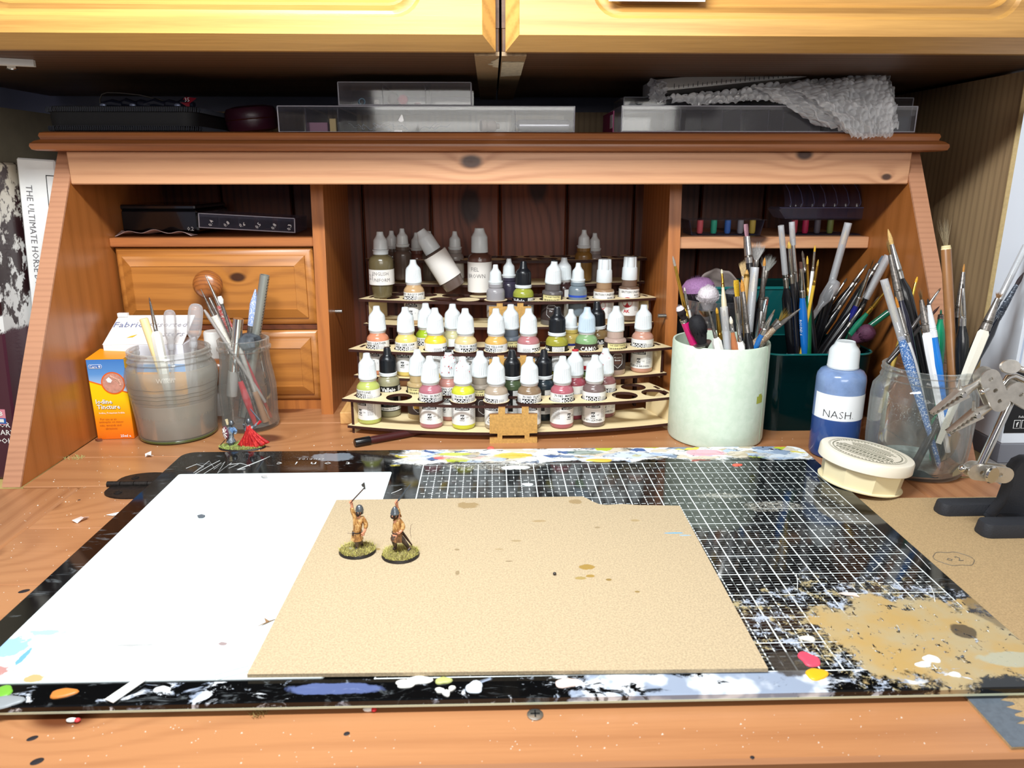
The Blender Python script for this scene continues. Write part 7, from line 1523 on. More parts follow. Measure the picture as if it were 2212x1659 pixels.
a_ = P(856, 1087, -0.0004); b_ = P(888, 1045, 0.001); MB().tube([a_, a_.lerp(b_, 0.12), a_.lerp(b_, 0.16), a_.lerp(b_, 0.9), b_], [0.35 * k, 0.35 * k, 0.55 * k, 0.45 * k, 0.1 * k], 8, 0, True, 0.4).build('sword', mat('mini_sword', '#59626b', 0.35, 0.6), t)
fingers(t, P(857, 1084.5, -0.0003), b_ - a_, 0.8 * k)
sc_ = P(866, 1146, 0.003); sd = P(890, 1178, 0.003); MB().tube([sc_, sc_.lerp(sd, 0.5), sd], [0.9 * k, 0.8 * k, 0.4 * k], 8, 0, True, 0.5).build('scabbard', mat('mini_scabbard', '#3b271d', 0.5), t)
fingers(t, P(861, 1151, -0.003), sd - sc_, 0.8 * k)
MB().tube([P(888, 1162, 0.001), P(886, 1147, 0.001), P(887.5, 1135, 0.001), P(891, 1132, 0.001)], 0.10 * k, 4).build('stray_fibre', M_shaft, t)
# --- the duo at the back
bc = atz(523, 961, 0.003); t = thing('painted_miniature_pair', 'red-cloaked knight and shield bearer figurines sharing one green oval base', 'figurine', (bc.x, bc.y, 0))
mini_base(t, 0.0235, 0.0125, M_grassg, 0.0018, 5, 3200); Yf = bc.y
P = lambda x, y, dy=0.0: rel(t, x, y, Yf, dy)
M_mail = ochre_mat('mini_mail', '#2e3338', '#69737c', '#a5adb0'); M_bluet = ochre_mat('mini_blue_tunic', '#2c4468', '#5b7fab', '#93b0cc'); M_red = ochre_mat('mini_red_cloak', '#7d0c12', '#b3141b', '#d84438'); M_bone = ochre_mat('mini_bone', '#8f7d55', '#cdbb90', '#e6dcc0')
hip = P(499, 943); chest = P(499, 929); head = P(499, 916)
skin_body('shield_bearer_body', [[(hip, 2.3 * k), (chest, 2.6 * k), (P(499, 921), 1.0 * k), (head, 1.9 * k)], [(chest, 2.6 * k), (P(506, 926), 1.3 * k), (P(511, 934, -0.001), 1.1 * k), (P(506, 938, -0.003), 1.0 * k)], [(chest, 2.6 * k), (P(493, 926), 1.3 * k), (P(488, 934, -0.002), 1.1 * k), (P(486, 938, -0.003), 1.0 * k)],
    [(hip, 2.3 * k), (P(496, 953), 1.5 * k), (P(497, 964), 1.1 * k), (P(496, 969), 1.0 * k)], [(hip, 2.3 * k), (P(502, 953), 1.5 * k), (P(503, 963, 0.001), 1.1 * k), (P(503, 968, 0.001), 1.0 * k)]], M_mail, t)
skin_body('blue_tunic', [[(P(499, 940), 2.7 * k), (chest, 3.0 * k), (P(499, 923), 1.8 * k)], [(chest, 3.0 * k), (P(506, 926), 1.7 * k), (P(511, 934, -0.001), 1.5 * k)]], M_bluet, t)
MB().lathe([(2.2 * k, 4 * k), (2.7 * k, 1.5 * k), (3.8 * k, -1.8 * k), (3.5 * k, -1.8 * k), (2.2 * k, 3.8 * k)], 18, 0, Matrix.Translation(P(498.5, 950)), lambda a, r, z: r * (1 + 0.08 * math.sin(6 * a))).build('mail_skirt', M_mail, t)
MB().lathe([(2.3 * k, -1.2 * k), (2.45 * k, -0.6 * k), (2.2 * k, 0.8 * k), (1.5 * k, 2.2 * k), (0.6 * k, 2.8 * k), (0, 3 * k)], 20, 0, Matrix.Translation(P(500, 914))).build('helmet', M_helm, t)
shc = P(486.5, 935, -0.0042); SM = Matrix.Translation(shc) @ Matrix.Rotation(R(-32), 4, 'Z') @ Matrix.Rotation(R(90), 4, 'X')
MB().lathe([(0, 1.2 * k), (1.2 * k, 1.1 * k), (4.6 * k, 0.1 * k), (4.8 * k, -0.4 * k), (0, -0.4 * k)], 24, 0, SM @ Matrix.Diagonal((0.8, 1.25, 1, 1))).build('shield', mat('mini_shield_plum', '#6a3a48', 0.5), t)
st = MB()
for a in range(8):
    st.tube([SM @ Vector((0.8 * k * math.cos(a * 0.785), 0.8 * k * math.sin(a * 0.785), 1.35 * k)), SM @ Vector((3.4 * k * math.cos(a * 0.785) * 0.85, 4.4 * k * math.sin(a * 0.785) * 1.15, 0.35 * k))], [0.35 * k, 0.6 * k], 5, 0, True, 0.5)
st.build('shield_rays', mat('mini_shield_white', '#d9d3cf', 0.5), t)
MB().tube([P(486, 951, -0.004), P(475, 963, -0.004)], [0.45 * k, 0.35 * k], 6).build('spear_butt', M_shaft, t)
MB().tube([P(489, 906, 0), P(492, 917, 0)], [1.3 * k, 1.1 * k], 8).build('horn', M_bone, t)
hip = P(536, 945); chest = P(537, 928); head = P(537, 911)
skin_body('knight_body', [[(hip, 2.3 * k), (chest, 2.6 * k), (P(537, 918), 1.0 * k), (head, 1.9 * k)], [(chest, 2.6 * k), (P(545, 924), 1.4 * k), (P(551, 920, -0.001), 1.2 * k), (P(556, 914, -0.001), 1.0 * k), (P(563, 910, -0.001), 1.0 * k)], [(chest, 2.6 * k), (P(529, 923), 1.4 * k), (P(527, 918, -0.003), 1.1 * k), (P(526, 915, -0.004), 0.9 * k)],
    [(hip, 2.3 * k), (P(538, 956), 1.5 * k), (P(540, 966), 1.0 * k), (P(541, 969, -0.001), 0.9 * k)], [(hip, 2.3 * k), (P(543, 956, 0.001), 1.5 * k), (P(547, 965, 0.001), 1.0 * k)]], M_mail, t)
MB().lathe([(2.3 * k, -1.8 * k), (2.5 * k, -0.9 * k), (2.3 * k, 0.6 * k), (1.6 * k, 1.9 * k), (0.7 * k, 2.5 * k), (0, 2.7 * k)], 20, 0, Matrix.Translation(P(537, 909))).build('helmet', M_helm, t)
cl_ = MB()
def cloak(u, v):
    a = (u - 0.5)
    w_ = 2.8 * k + v * 11.5 * k; x = a * 2 * w_ * (0.42 + 0.58 * v) + (0.0 + v ** 1.3 * 3.2 * k); z = -v * (17.0 + 2.2 * math.sin(3.1 * u) - 5.5 * max(0, u - 0.55)) * k
    y = -(2.9 * k * (1 - (2 * a) ** 2)) - v * 1.2 * k + 0.9 * k * v * math.sin(u * 6.283 * 6) - 0.0005
    c0 = P(537, 920); return (c0.x + x, c0.y + y, c0.z + z + 0.8 * k * (1 - v))
cl_.grid(60, 14, cloak); ck = cl_.build('red_cloak', M_red, t, sharp=180, recalc=False); sm_ = ck.modifiers.new('th', 'SOLIDIFY'); sm_.thickness = 0.0004
MB().tube([P(526, 918, -0.004), P(533, 891, -0.003)], [0.4 * k, 0.22 * k], 6).build('sword', M_steel, t)
MB().tube([P(540, 883, 0.0), P(561, 908, 0.0)], [0.5 * k, 0.8 * k], 6, 0, True, 0.4).build('raised_blade', mat('mini_slate', '#5d6672', 0.4, 0.4), t)
MB().tube([P(556, 916, -0.001), P(563, 910, -0.001)], [1.1 * k, 1.3 * k], 8).build('red_sleeve', M_red, t)

# ================================================================ helping-hand stand at the right
hh = thing('helping_hand_stand', 'black cast base with chrome arms and crocodile clips at the right edge', 'tool stand', (0.40, 0.545, 0.0014))
M_cast = mat('cast_iron_black', '#282a30', 0.6, bump=0.5, vscale=700)
HL = lambda p: Vector((p[0] - 0.40, p[1] - 0.545, p[2] - 0.0014))
def bevel_block(c, lx, ly, hz, top=0.82, r=0.006):
    A = rrect(-lx / 2, lx / 2, -ly / 2, ly / 2, r, 5); n = len(A); v = []
    for s_, z_ in ((0.97, 0), (1.0, 0.0012), (1 - (1 - top) * 0.7, hz * 0.85), (top, hz)):
        dl = (1 - s_) * ly / 2
        v += [(c[0] + p[0] * (1 - 2 * dl / lx), c[1] + p[1] * (1 - 2 * dl / ly), z_) for p in A]
    return MB().add(v, [tuple(range(n))[::-1], tuple(range(3 * n, 4 * n))] + [(k2 * n + i, k2 * n + (i + 1) % n, (k2 + 1) * n + (i + 1) % n, (k2 + 1) * n + i) for k2 in range(3) for i in range(n)])
f1 = HL(atz(2076, 1106, 0.0014)); f2 = HL(atz(2175, 1152, 0.0014))
bevel_block((f1.x + 0.012, f1.y, 0), 0.066, 0.0165, 0.0095).build('foot', M_cast, hh)
bevel_block((f2.x + 0.017, f2.y, 0), 0.080, 0.0175, 0.0105).build('foot', M_cast, hh)
st_ = MB(); cxs = f1.x + 0.036; y0 = f2.y + 0.004; y1 = f1.y + 0.006
prof_ = [(-0.022, 0.004), (-0.0150, 0.016), (-0.0125, 0.030), (-0.0120, 0.044), (-0.0090, 0.050), (-0.003, 0.053), (0.003, 0.053), (0.0090, 0.050), (0.0120, 0.044), (0.0125, 0.030), (0.016, 0.016), (0.024, 0.004)]
st_.prism([(cxs + p[0], p[1]) for p in prof_], (y0 + y1) / 2 - 0.006, (y0 + y1) / 2 + 0.006, 'Y'); st_.build('upright', M_cast, hh, sharp=50)
bevel_block((cxs, (y0 + y1) / 2, 0), 0.046, y1 - y0 + 0.01, 0.008).build('cross_piece', M_cast, hh)
YR = 0.515
Q = lambda x, y, dy=0.0: HL(aty(x, y, YR + dy))
M_nick = mat('nickel_plate', '#dcd8d0', 0.33, 0.9, var=0.2, vscale=120)
# lower joint: two plates, wing disc, ball rod
def capsule(p, q, r, n=10):
    """outline of a stadium in the XZ plane"""
    d = Vector((q.x - p.x, q.z - p.z)).normalized(); a0 = math.atan2(d.y, d.x); out = []
    out += [(q.x + r * math.cos(a0 - math.pi / 2 + math.pi * i / n), q.z + r * math.sin(a0 - math.pi / 2 + math.pi * i / n)) for i in range(n + 1)]
    out += [(p.x + r * math.cos(a0 + math.pi / 2 + math.pi * i / n), p.z + r * math.sin(a0 + math.pi / 2 + math.pi * i / n)) for i in range(n + 1)]
    return out
def plate_with_holes(p, q, r, th, yy_, holes, hr=0.0017):
    v, f = plate_geo(capsule(p, q, r), [circ(h.x, h.z, hr, 14) for h in holes], th)
    return MB().add([(x, yy_ + z, y) for x, y, z in v], f)
p, q = Q(2098, 1013), Q(2160, 1020)
for dy in (-0.006, 0.001):
    plate_with_holes(p, q, 0.0062, 0.0014, p.y + dy, [p.lerp(q, 0.18), p.lerp(q, 0.82)]).build('joint_plate', M_nick, hh)
MB().tube([Q(2078, 1012, -0.002), Q(2108, 1014, -0.002)], [0.0016, 0.0016], 12).sphere(Q(2079, 1012, -0.002), 0.0028, 14, 10).build('ball_rod', M_chrome, hh)
mb = MB().lathe([(0, -0.0012), (0.0060, -0.0012), (0.0066, 0), (0.0060, 0.0012), (0, 0.0012)], 28, 0, Matrix.Translation(Q(2143, 1026, -0.010)) @ Matrix.Rotation(R(90), 4, 'X') @ Matrix.Rotation(R(20), 4, 'Y')); mb.tube([Q(2140, 1016, -0.009), Q(2140, 1016, 0.004)], 0.0015, 10); mb.build('wing_screw', M_chrome, hh)
MB().tube([Q(2115, 1012, -0.001), Q(2186, 858, 0.004)], [0.0031, 0.0031], 20).build('arm_rod', M_chrome, hh)
# upper knuckle with cross bar
MB().tube([Q(2168, 862, 0.0), Q(2215, 838, 0.004), Q(2290, 800, 0.010)], [0.0026, 0.0026, 0.0026], 14).build('cross_bar', M_chrome, hh)
p, q = Q(2183, 842, 0.0), Q(2230, 868, 0.0)
for dy in (-0.006, 0.004): plate_with_holes(p, q, 0.0075, 0.0014, p.y + dy, [p.lerp(q, 0.2)]).build('joint_plate', M_nick, hh)
# upper plate pair of the first clip
p, q = Q(2131, 815, -0.004), Q(2152, 865, -0.004)
for dy in (-0.004, 0.004): plate_with_holes(p, q, 0.0072, 0.0014, p.y + dy, [p.lerp(q, 0.02), p.lerp(q, 0.95), p.lerp(q, 0.5)]).build('clip_plate', M_nick, hh)
MB().tube([Q(2122, 846, -0.012), Q(2142, 835, -0.004)], [0.0012, 0.0022], 10).sphere(Q(2122, 846, -0.012), 0.0022, 10, 8).build('tension_screw', M_chrome, hh)
MB().tube([Q(2160, 840, 0.002), Q(2178, 815, 0.003), Q(2190, 812, 0.003), Q(2230, 830, 0.003)], [0.0022, 0.0026, 0.0026, 0.0026], 12).build('bent_rod', M_chrome, hh)
mb = MB().lathe([(0, -0.0011), (0.0064, -0.0011), (0.0070, 0), (0.0064, 0.0011), (0, 0.0011)], 28, 0, Matrix.Translation(Q(2182, 792, -0.002)) @ Matrix.Rotation(R(75), 4, 'X') @ Matrix.Diagonal((1.15, 0.75, 1, 1)))
mb.tube([Q(2196, 795, -0.001), Q(2230, 806, 0.001)], [0.0019, 0.0019], 10); mb.build('thumb_screw', M_nick, hh)
mb = MB()
for i in range(9): mb.lathe([(0.0019, -0.0003), (0.0023, 0), (0.0019, 0.0003)], 12, 0, frame(Q(2197, 795, -0.001).lerp(Q(2228, 805, 0.001), i / 8), Q(2230, 806, 0.001) - Q(2196, 795, -0.001)))
mb.build('thread', M_nick, hh)
def croc(tip, mid, end, up=1, dy=0.0):
    """crocodile clip: two toothed jaws, a pivot, a spring rib and a tubular tail"""
    a, b, c = Q(*tip, dy), Q(*mid, dy), Q(*end, dy); d = (b - a); nrm = Vector((-d.z, 0, d.x)).normalized() * up
    L_ = d.length
    for s_, tw in ((1, 0.0), (-1, 0.06)):
        mb = MB(); out = []; n = 14
        for i in range(n + 1):
            u = i / n; out.append(a + d * u + nrm * s_ * (0.0007 + 0.0040 * u))
        inn = []
        for i in range(n + 1):
            u = 1 - i / n; inn.append(a + d * u + nrm * s_ * ((0.0001 if i % 2 else 0.0011) + 0.0010 * u))
        poly = [(p_.x, p_.z) for p_ in out + inn]; mb.prism(poly, a.y - 0.0028, a.y + 0.0028, 'Y'); mb.build('clip_jaw', M_nick, hh, sharp=25)
    mb = MB().tube([b - d * 0.12 + Vector((0, -0.0042, 0)), b - d * 0.12 + Vector((0, 0.0042, 0))], 0.0018, 14); mb.build('pivot', M_chrome, hh)
    MB().tube([b - d * 0.05, b.lerp(c, 0.35), c], [0.0044, 0.0028, 0.0026], 14, 0, True, 0.8).build('clip_tail', M_nick, hh)
    MB().tube([b - d * 0.12 + nrm * 0.003, b + nrm * 0.0075 - d * 0.02, b + nrm * 0.010 + d * 0.03], [0.0014, 0.0011, 0.0009], 8).build('clip_lever', M_nick, hh)
croc((2012, 893), (2085, 845), (2122, 822), 1, -0.004)
croc((2047, 934), (2115, 890), (2172, 862), 1, 0.0)

# ================================================================ things on top of the bureau
ZT = 0.3078
def cbox(name, label, x0, x1, y0, y1, z0, z1, divs, group=None, m=G_smoke, cross=None, th=0.0008):
    t = thing(name, label, 'organiser', ((x0 + x1) / 2, (y0 + y1) / 2, z0), group=group); w_, d_, h_ = (x1 - x0) / 2, (y1 - y0) / 2, z1 - z0
    MB().box(-w_, w_, -d_, -d_ + th, 0, h_).box(-w_, w_, d_ - th, d_, 0, h_).box(-w_, -w_ + th, -d_ + th, d_ - th, 0, h_).box(w_ - th, w_, -d_ + th, d_ - th, 0, h_).box(-w_ + th, w_ - th, -d_ + th, d_ - th, 0, th).build('tray', m, t)
    MB().box(-w_ - 0.0005, w_ + 0.0005, -d_ - 0.0005, d_ + 0.0005, h_ + 0.0001, h_ + 0.0009).box(-w_ - 0.0006, w_ + 0.0006, -d_ - 0.0009, -d_ - 0.0003, h_ - 0.0030, h_ + 0.0009).build('lid', m, t)
    for x in divs: MB().box(x - t.location.x - 0.0005, x - t.location.x + 0.0005, -d_ + th, d_ - th, th, h_ - 0.001).build('partition', mat('partition_dark', '#4b4754', 0.2, alpha=0.75), t)
    e = MB()
    for z_ in (0.0005, h_ + 0.0005):
        e.tube([(-w_, -d_ - 0.0005, z_), (w_, -d_ - 0.0005, z_)], 0.0005, 4)
    for x in (-w_, w_): e.tube([(x, -d_ - 0.0003, 0), (x, -d_ - 0.0003, h_)], 0.0006, 4)
    e.build('edge', mat('edge_highlight', '#d9d8e4', 0.1, alpha=0.75, coat=1), t)  # thin pale tubes added as painted highlights along the box edges
    return t
YA = 0.800
xa = aty(603, 283, YA).x; xb = aty(1240, 283, YA).x
oa = cbox('organiser_box', 'long clear compartment box in the middle of the bureau top', xa, xb, YA, YA + 0.11, ZT, ZT + 0.0245, [aty(660, 260, YA).x, aty(730, 260, YA).x, aty(1113, 260, YA).x])
xs_ = aty(732, 222, YA + 0.01).x; xe_ = aty(1018, 222, YA + 0.01).x
ob = cbox('organiser_box', 'small three-compartment clear box stacked on the long one', xs_, xe_, YA + 0.01, YA + 0.085, ZT + 0.0266, ZT + 0.0266 + 0.0215, [aty(826, 200, YA + 0.01).x, aty(919, 200, YA + 0.01).x], m=glass('clear_box_pale', '#d9cfd9', 0.05, 0.05, 0.45))
MB().box(0.0715 * 0 + (xe_ - xs_) / 2, (xe_ - xs_) / 2 + 0.0025, -0.0375, -0.030, 0.0, 0.014).build('latch', G_clear, ob)
def at_on(px_, Y, z): return Vector((aty(px_, 260, Y).x, Y, z))
def pc(name, label, cat, mb, m, loc): return tag(mb.build(name, m, loc=loc), label, cat)
zc_ = ZT + 0.0010
pc('foam_block', 'mauve foam block in the second compartment of the long clear box', 'block', MB().box(-0.010, 0.010, -0.006, 0.006, 0, 0.0095, 0.0006), mat('mauve_foam', '#a97f98', 0.8), at_on(688, YA + 0.02, zc_))
pc('wood_block', 'tiny cream wooden block beside the mauve one', 'block', MB().box(-0.0033, 0.0033, -0.004, 0.004, 0, 0.0130, 0.0004), mat('cream_block', '#d9bf8a', 0.7), at_on(720, YA + 0.015, zc_))
mb = MB().lathe([(0, -0.0095), (0.0058, -0.0095), (0.0064, -0.006), (0.0052, -0.0035), (0.0060, -0.001), (0.0064, 0.002), (0.0052, 0.0055), (0.0030, 0.0068), (0.0026, 0.0100), (0, 0.0105)], 24, 0, T(0, 0, 0.0066) @ Matrix.Rotation(R(90), 4, 'Y') @ Matrix.Rotation(R(-15), 4, 'X'))
pc('ear_plug', 'pale beige flanged plug lying in the long clear box', 'plug', mb, mat('beige_rubber', '#b7aca6', 0.6), at_on(1058, YA + 0.022, zc_))
mb = MB().tube([(-0.028, 0, 0.006), (-0.026, 0, 0.0075), (0.026, 0, 0.0075), (0.028, 0, 0.006)], [0.004, 0.006, 0.006, 0.004], 16, 0, True, 0.9)
mb.v = [(p[0], p[1], p[2] - min(q_[2] for q_ in mb.v)) for p in mb.v] if False else mb.v
pc('plastic_sachet', 'silvery plastic sachet in the right end compartment of the long clear box', 'sachet', mb, mat('silver_sachet', '#a8a9b5', 0.25, 0.5, alpha=0.8), at_on(1175, YA + 0.03, zc_ + 0.0))
wr = MB(); rr = random.Random(8)
for i in range(16):
    x = rr.uniform(-0.045, 0.035); pts = [(x + 0.004 * j * math.cos(i), 0.002 * math.sin(i + j), 0.001 + 0.0035 * abs(math.sin(j * 0.9 + i)) + j * 0.0010) for j in range(6)]
    wr.tube(pts, 0.00022, 4)
wr.box(-0.004, 0.004, -0.002, 0.002, 0, 0.0022).prism([(0.0, 0.012), (0.004, 0.018), (0.006, 0.012), (0.003, 0.010)], 0, 0.0003, 'Y')
tag(wr.build('wire_offcuts', mat('wire_offcuts', '#c7c2c2', 0.35, 0.5), loc=at_on(860, YA + 0.02, zc_)), 'tangle of thin pale wire offcuts in the long clear box', 'wire', kind='stuff')
zb_ = ZT + 0.0275
mb = MB().lathe([(0.0026, -0.003), (0.0034, -0.003), (0.0034, 0.003), (0.0026, 0.003), (0.0026, -0.003)], 20, 0, T(0, 0, 0.0035) @ Matrix.Rotation(R(90), 4, 'X') @ Matrix.Rotation(R(20), 4, 'Y'))
pc('blue_ring', 'tiny pale blue ring bead in the small clear box', 'bead', mb, mat('pale_blue_plastic', '#7fb0cf', 0.4), at_on(783, YA + 0.022, zb_))
pc('red_ball', 'small bright pink-red ball in the middle compartment of the small clear box', 'ball', MB().sphere((0, 0, 0.0052), 0.0052, 20, 14), mat('pink_red', '#d8325a', 0.4, var=0.2, vscale=400), at_on(872, YA + 0.020, zb_))
pc('dark_ball', 'larger dark maroon ball behind the pink-red one', 'ball', MB().sphere((0, 0, 0.0068), 0.0068, 20, 14), mat('dark_maroon', '#3c1a24', 0.25), at_on(851, YA + 0.030, zb_))
pc('crystal_bead', 'clear faceted bead beside the pale blue ring', 'bead', MB().sphere((0, 0, 0.0028), 0.0034, 8, 5), mat('crystal', '#c9c4c4', 0.1, coat=1), at_on(815, YA + 0.022, zb_))
pc('pink_bead', 'flat pale pink bead at the right of the middle compartment', 'bead', MB().sphere((0, 0, 0.0018), 0.0034, 14, 8, 0, (1, 1, 0.5)), mat('pale_pink_b', '#b597a6', 0.4), at_on(903, YA + 0.022, zb_))
# right pair of clear boxes with magenta card
xc_ = aty(1342, 283, YA).x; xd_ = aty(1975, 283, YA).x
od = cbox('organiser_box', 'long clear compartment box under the bubble wrap', xc_, xd_, YA, YA + 0.075, ZT + 0.0010, ZT + 0.0255, [aty(p_, 260, YA).x for p_ in (1470, 1560, 1600, 1660, 1692, 1750, 1840)], m=glass('clear_box_grey', '#d0ccd6', 0.05, 0.06, 0.45))
oe = cbox('organiser_box', 'second clear box behind, just rising above the one under the bubble wrap', aty(1347, 200, YA + 0.082).x, aty(1972, 200, YA + 0.082).x, YA + 0.0790, YA + 0.150, ZT + 0.0010, ZT + 0.041, [aty(1518, 210, YA + 0.08).x], m=glass('clear_box_grey2', '#b9b4c0', 0.05, 0.05, 0.4))
mg = MB().box(xc_ - 0.0080, xd_ - 0.01, YA + 0.001, YA + 0.074, ZT + 0.0001, ZT + 0.0009).box(xc_ - 0.0085, xc_ - 0.0074, YA + 0.002, YA + 0.072, ZT + 0.0009, ZT + 0.0215)
o_ = tag(mg.build('magenta_card', mat('magenta_card', '#8a1a5a', 0.5)), 'magenta card folded under and beside the right clear box', 'card')
MB().box(xc_ - 0.0089, xc_ - 0.0086, YA + 0.004, YA + 0.02, ZT + 0.005, ZT + 0.018).build('barcode', mat('card_label', '#d9d3d9', 0.5), o_)
# white ruler-edged board wrapped in bubble wrap
rl = thing('white_board_roll', 'white ruled board wrapped in film lying on the right clear boxes', 'board', (0, 0, 0))
p0 = aty(1410, 196, 0.845); p1 = aty(1850, 152, 0.845)
def board_pt(s_, y, z): 
    p_ = Vector((p0.x, 0, p0.z)).lerp(Vector((p1.x, 0, p1.z)), s_); return (p_.x, y, p_.z + z)
poly = [(0.822, -0.003), (0.822, -0.0005), (0.830, 0.0090), (0.838, 0.0110), (0.900, 0.0110), (0.900, -0.003)]
n = len(poly); v = [board_pt(0, *p_) for p_ in poly] + [board_pt(1, *p_) for p_ in poly]
MB().add(v, [tuple(range(n)), tuple(range(2 * n - 1, n - 1, -1))] + [(i, (i + 1) % n, n + (i + 1) % n, n + i) for i in range(n)]).build('board', mat('white_ruler', '#e9e6df', 0.4), rl)
tk = MB()
for i in range(40):
    s_ = 0.08 + 0.88 * i / 39; a = Vector(board_pt(s_, 0.8216, -0.0008)); tk.box(a.x - 0.00025, a.x + 0.00025, a.y - 0.0002, a.y + 0.0003, a.z - 0.001, a.z + (0.0022 if i % 5 else 0.0038))
tk.build('tick_marks', M_ink, rl)['kind'] = 'stuff'
def bubble_mat():
    m = bpy.data.materials.new('bubble_wrap'); m.use_nodes = True; n = NT(m)
    lw = n.node('ShaderNodeLayerWeight'); lw.inputs['Blend'].default_value = 0.5
    n.base(srgb('#fbfcff')); n.setp(Roughness=0.10, Alpha=n.math('ADD', 0.42, n.math('MULTIPLY', lw.outputs['Facing'], 0.5), clamp=True)); n.bsdf.inputs['Coat Weight'].default_value = 1.0; return m
M_bub = bubble_mat()
bw = thing('bubble_wrap', 'crumpled clear bubble wrap draped over the right end of the bureau top', 'bubble wrap', (0, 0, 0))
def bubble_patch(name, c00, c10, c01, c11, nu, nv, bulge, seed, cell=0.0080):
    """bilinear patch between four points with round bubbles and creases"""
    c00, c10, c01, c11 = map(Vector, (c00, c10, c01, c11)); W = (c10 - c00).length; Hh = (c01 - c00).length
    nrm = (c10 - c00).cross(c01 - c00).normalized()
    if nrm.y > 0: nrm = -nrm
    def fn(u, v):
        p_ = c00 * (1 - u) * (1 - v) + c10 * u * (1 - v) + c01 * (1 - u) * v + c11 * u * v
        x, y = u * W / cell, v * Hh / (cell * 0.866); row = math.floor(y); fx = (x + 0.5 * (row % 2)) % 1 - 0.5; fy = y - row - 0.5
        d = math.sqrt(fx * fx + (fy * 0.9) ** 2); b = math.sqrt(max(0, 1 - (d / 0.44) ** 2)) * 0.0023
        cr = bulge * math.sin(math.pi * min(1, v * 1.0)) + 0.0055 * mnoise.noise(Vector((u * 3.5 + seed, v * 3.5, 0))) + 0.0030 * mnoise.noise(Vector((u * 9, v * 9 + seed, 3)))
        e = 0.004 * mnoise.noise(Vector((u * 7 + seed * 2, v * 7, 9)))
        return p_ + nrm * (b + cr) + Vector((e, 0, e * 0.8))
    return MB().grid(nu, nv, fn).build(name, M_bub, bw, sharp=180, recalc=False)
A_ = lambda x, y, Y: aty(x, y, Y)
bubble_patch('wrapped_front', A_(1436, 208, 0.818), A_(1730, 192, 0.815), A_(1455, 222, 0.806), A_(1720, 222, 0.800), 190, 26, 0.002, 1)
bubble_patch('wrapped_top', A_(1600, 196, 0.818), A_(1900, 156, 0.822), A_(1600, 214, 0.804), A_(1880, 200, 0.806), 200, 40, 0.004, 2)
bubble_patch('hanging_drape', A_(1690, 188, 0.806), A_(1905, 165, 0.803), A_(1838, 300, 0.764), A_(1925, 298, 0.764), 130, 110, 0.012, 3)
bubble_patch('right_fold', A_(1858, 150, 0.830), A_(1920, 165, 0.815), A_(1905, 290, 0.768), A_(1940, 280, 0.775), 60, 110, 0.006, 5)
bubble_patch('lower_fold', A_(1620, 190, 0.808), A_(1740, 195, 0.803), A_(1760, 270, 0.793), A_(1850, 292, 0.770), 80, 90, 0.005, 6)
bubble_patch('left_film', A_(1404, 172, 0.835), A_(1440, 178, 0.822), A_(1404, 225, 0.820), A_(1440, 222, 0.812), 20, 26, 0.001, 7, 0.02)
# black zipped case, tools on it, oval purse
M_blk = mat('black_nylon', '#0e0f13', 0.7, bump=0.3, vscale=900); M_zip = mat('zip_piping', '#2f3340', 0.45)
x0 = aty(103, 265, 0.79).x; x1 = aty(425, 265, 0.79).x
zc = thing('zipped_case', 'flat black zipped fabric case at the left end of the bureau top', 'case', ((x0 + x1) / 2, 0.86, ZT)); w_ = (x1 - x0) / 2
A = rrect(-w_, w_, -0.075, 0.09, 0.014, 6); n = len(A); v = []
for s_, z_ in ((0.0, 0.0), (-0.002, 0.001), (-0.0025, 0.004), (0.0005, 0.005), (0.0005, 0.018), (-0.0025, 0.0190), (-0.002, 0.0225), (0.001, 0.0235)):
    v += [(p[0] - math.copysign(s_, p[0]), p[1] - math.copysign(s_, p[1]), z_) for p in A]
MB().add(v, [tuple(range(n))[::-1], tuple(range(7 * n, 8 * n))] + [(k2 * n + i, k2 * n + (i + 1) % n, (k2 + 1) * n + (i + 1) % n, (k2 + 1) * n + i) for k2 in range(7) for i in range(n)]).build('body', M_blk, zc)
for z_ in (0.0030, 0.0205):
    zp = MB(); L_ = A + A[:1]; i = 0
    for a, b in zip(L_, L_[1:]):
        a, b = Vector((a[0], a[1], z_)), Vector((b[0], b[1], z_)); m_ = max(1, int((b - a).length / 0.0017))
        for j in range(m_):
            c = a.lerp(b, (j + 0.5) / m_)
            if c.y > 0.02: continue
            d = (b - a).normalized(); o2 = Vector((d.y, -d.x, 0)) * 0.0024
            zp.tube([c + o2 + Vector((0, 0, -0.0022)), c + o2 * 1.3 + d * 0.0004, c + o2 + Vector((0, 0, 0.0022)) + d * 0.0008], 0.00042, 4)
    zp.build('stitched_piping', mat('piping_thread', '#30343f', 0.5), zc)['kind'] = 'stuff'
tr = thing('tool_roll', 'dark bundle of small tools lying on the black case', 'tool bundle', (zc.location.x + 0.01, 0.845, ZT + 0.0236))
xm = lambda p_: aty(p_, 230, 0.845).x - tr.location.x
mb = MB()
for i in range(6): mb.tube([(xm(240 + 30 * i), -0.02 + 0.004 * (i % 3), 0.004), (xm(262 + 30 * i), -0.018, 0.0055 + 0.001 * (i % 2)), (xm(285 + 30 * i), -0.02, 0.004)], [0.0030, 0.0045, 0.0030], 10)
mb.build('handles', mat('dark_blue_rubber', '#171b2b', 0.4), tr)
mb = MB(); 
for p_ in (247, 309, 403): MB().sphere((xm(p_), -0.024, 0.0035), 0.0024, 10, 8, 0, (1.4, 1, 0.9)).build('metal_cap', mat('dull_blue_metal', '#8f9bb8', 0.35, 0.6), tr)
mb = MB().add([(xm(408), -0.022, 0.0065), (xm(428), -0.024, 0.0050), (xm(428), -0.024, 0.0005), (xm(440), -0.018, 0.0110), (xm(418), -0.020, 0.0120)], [(0, 1, 3, 4), (0, 2, 1)])
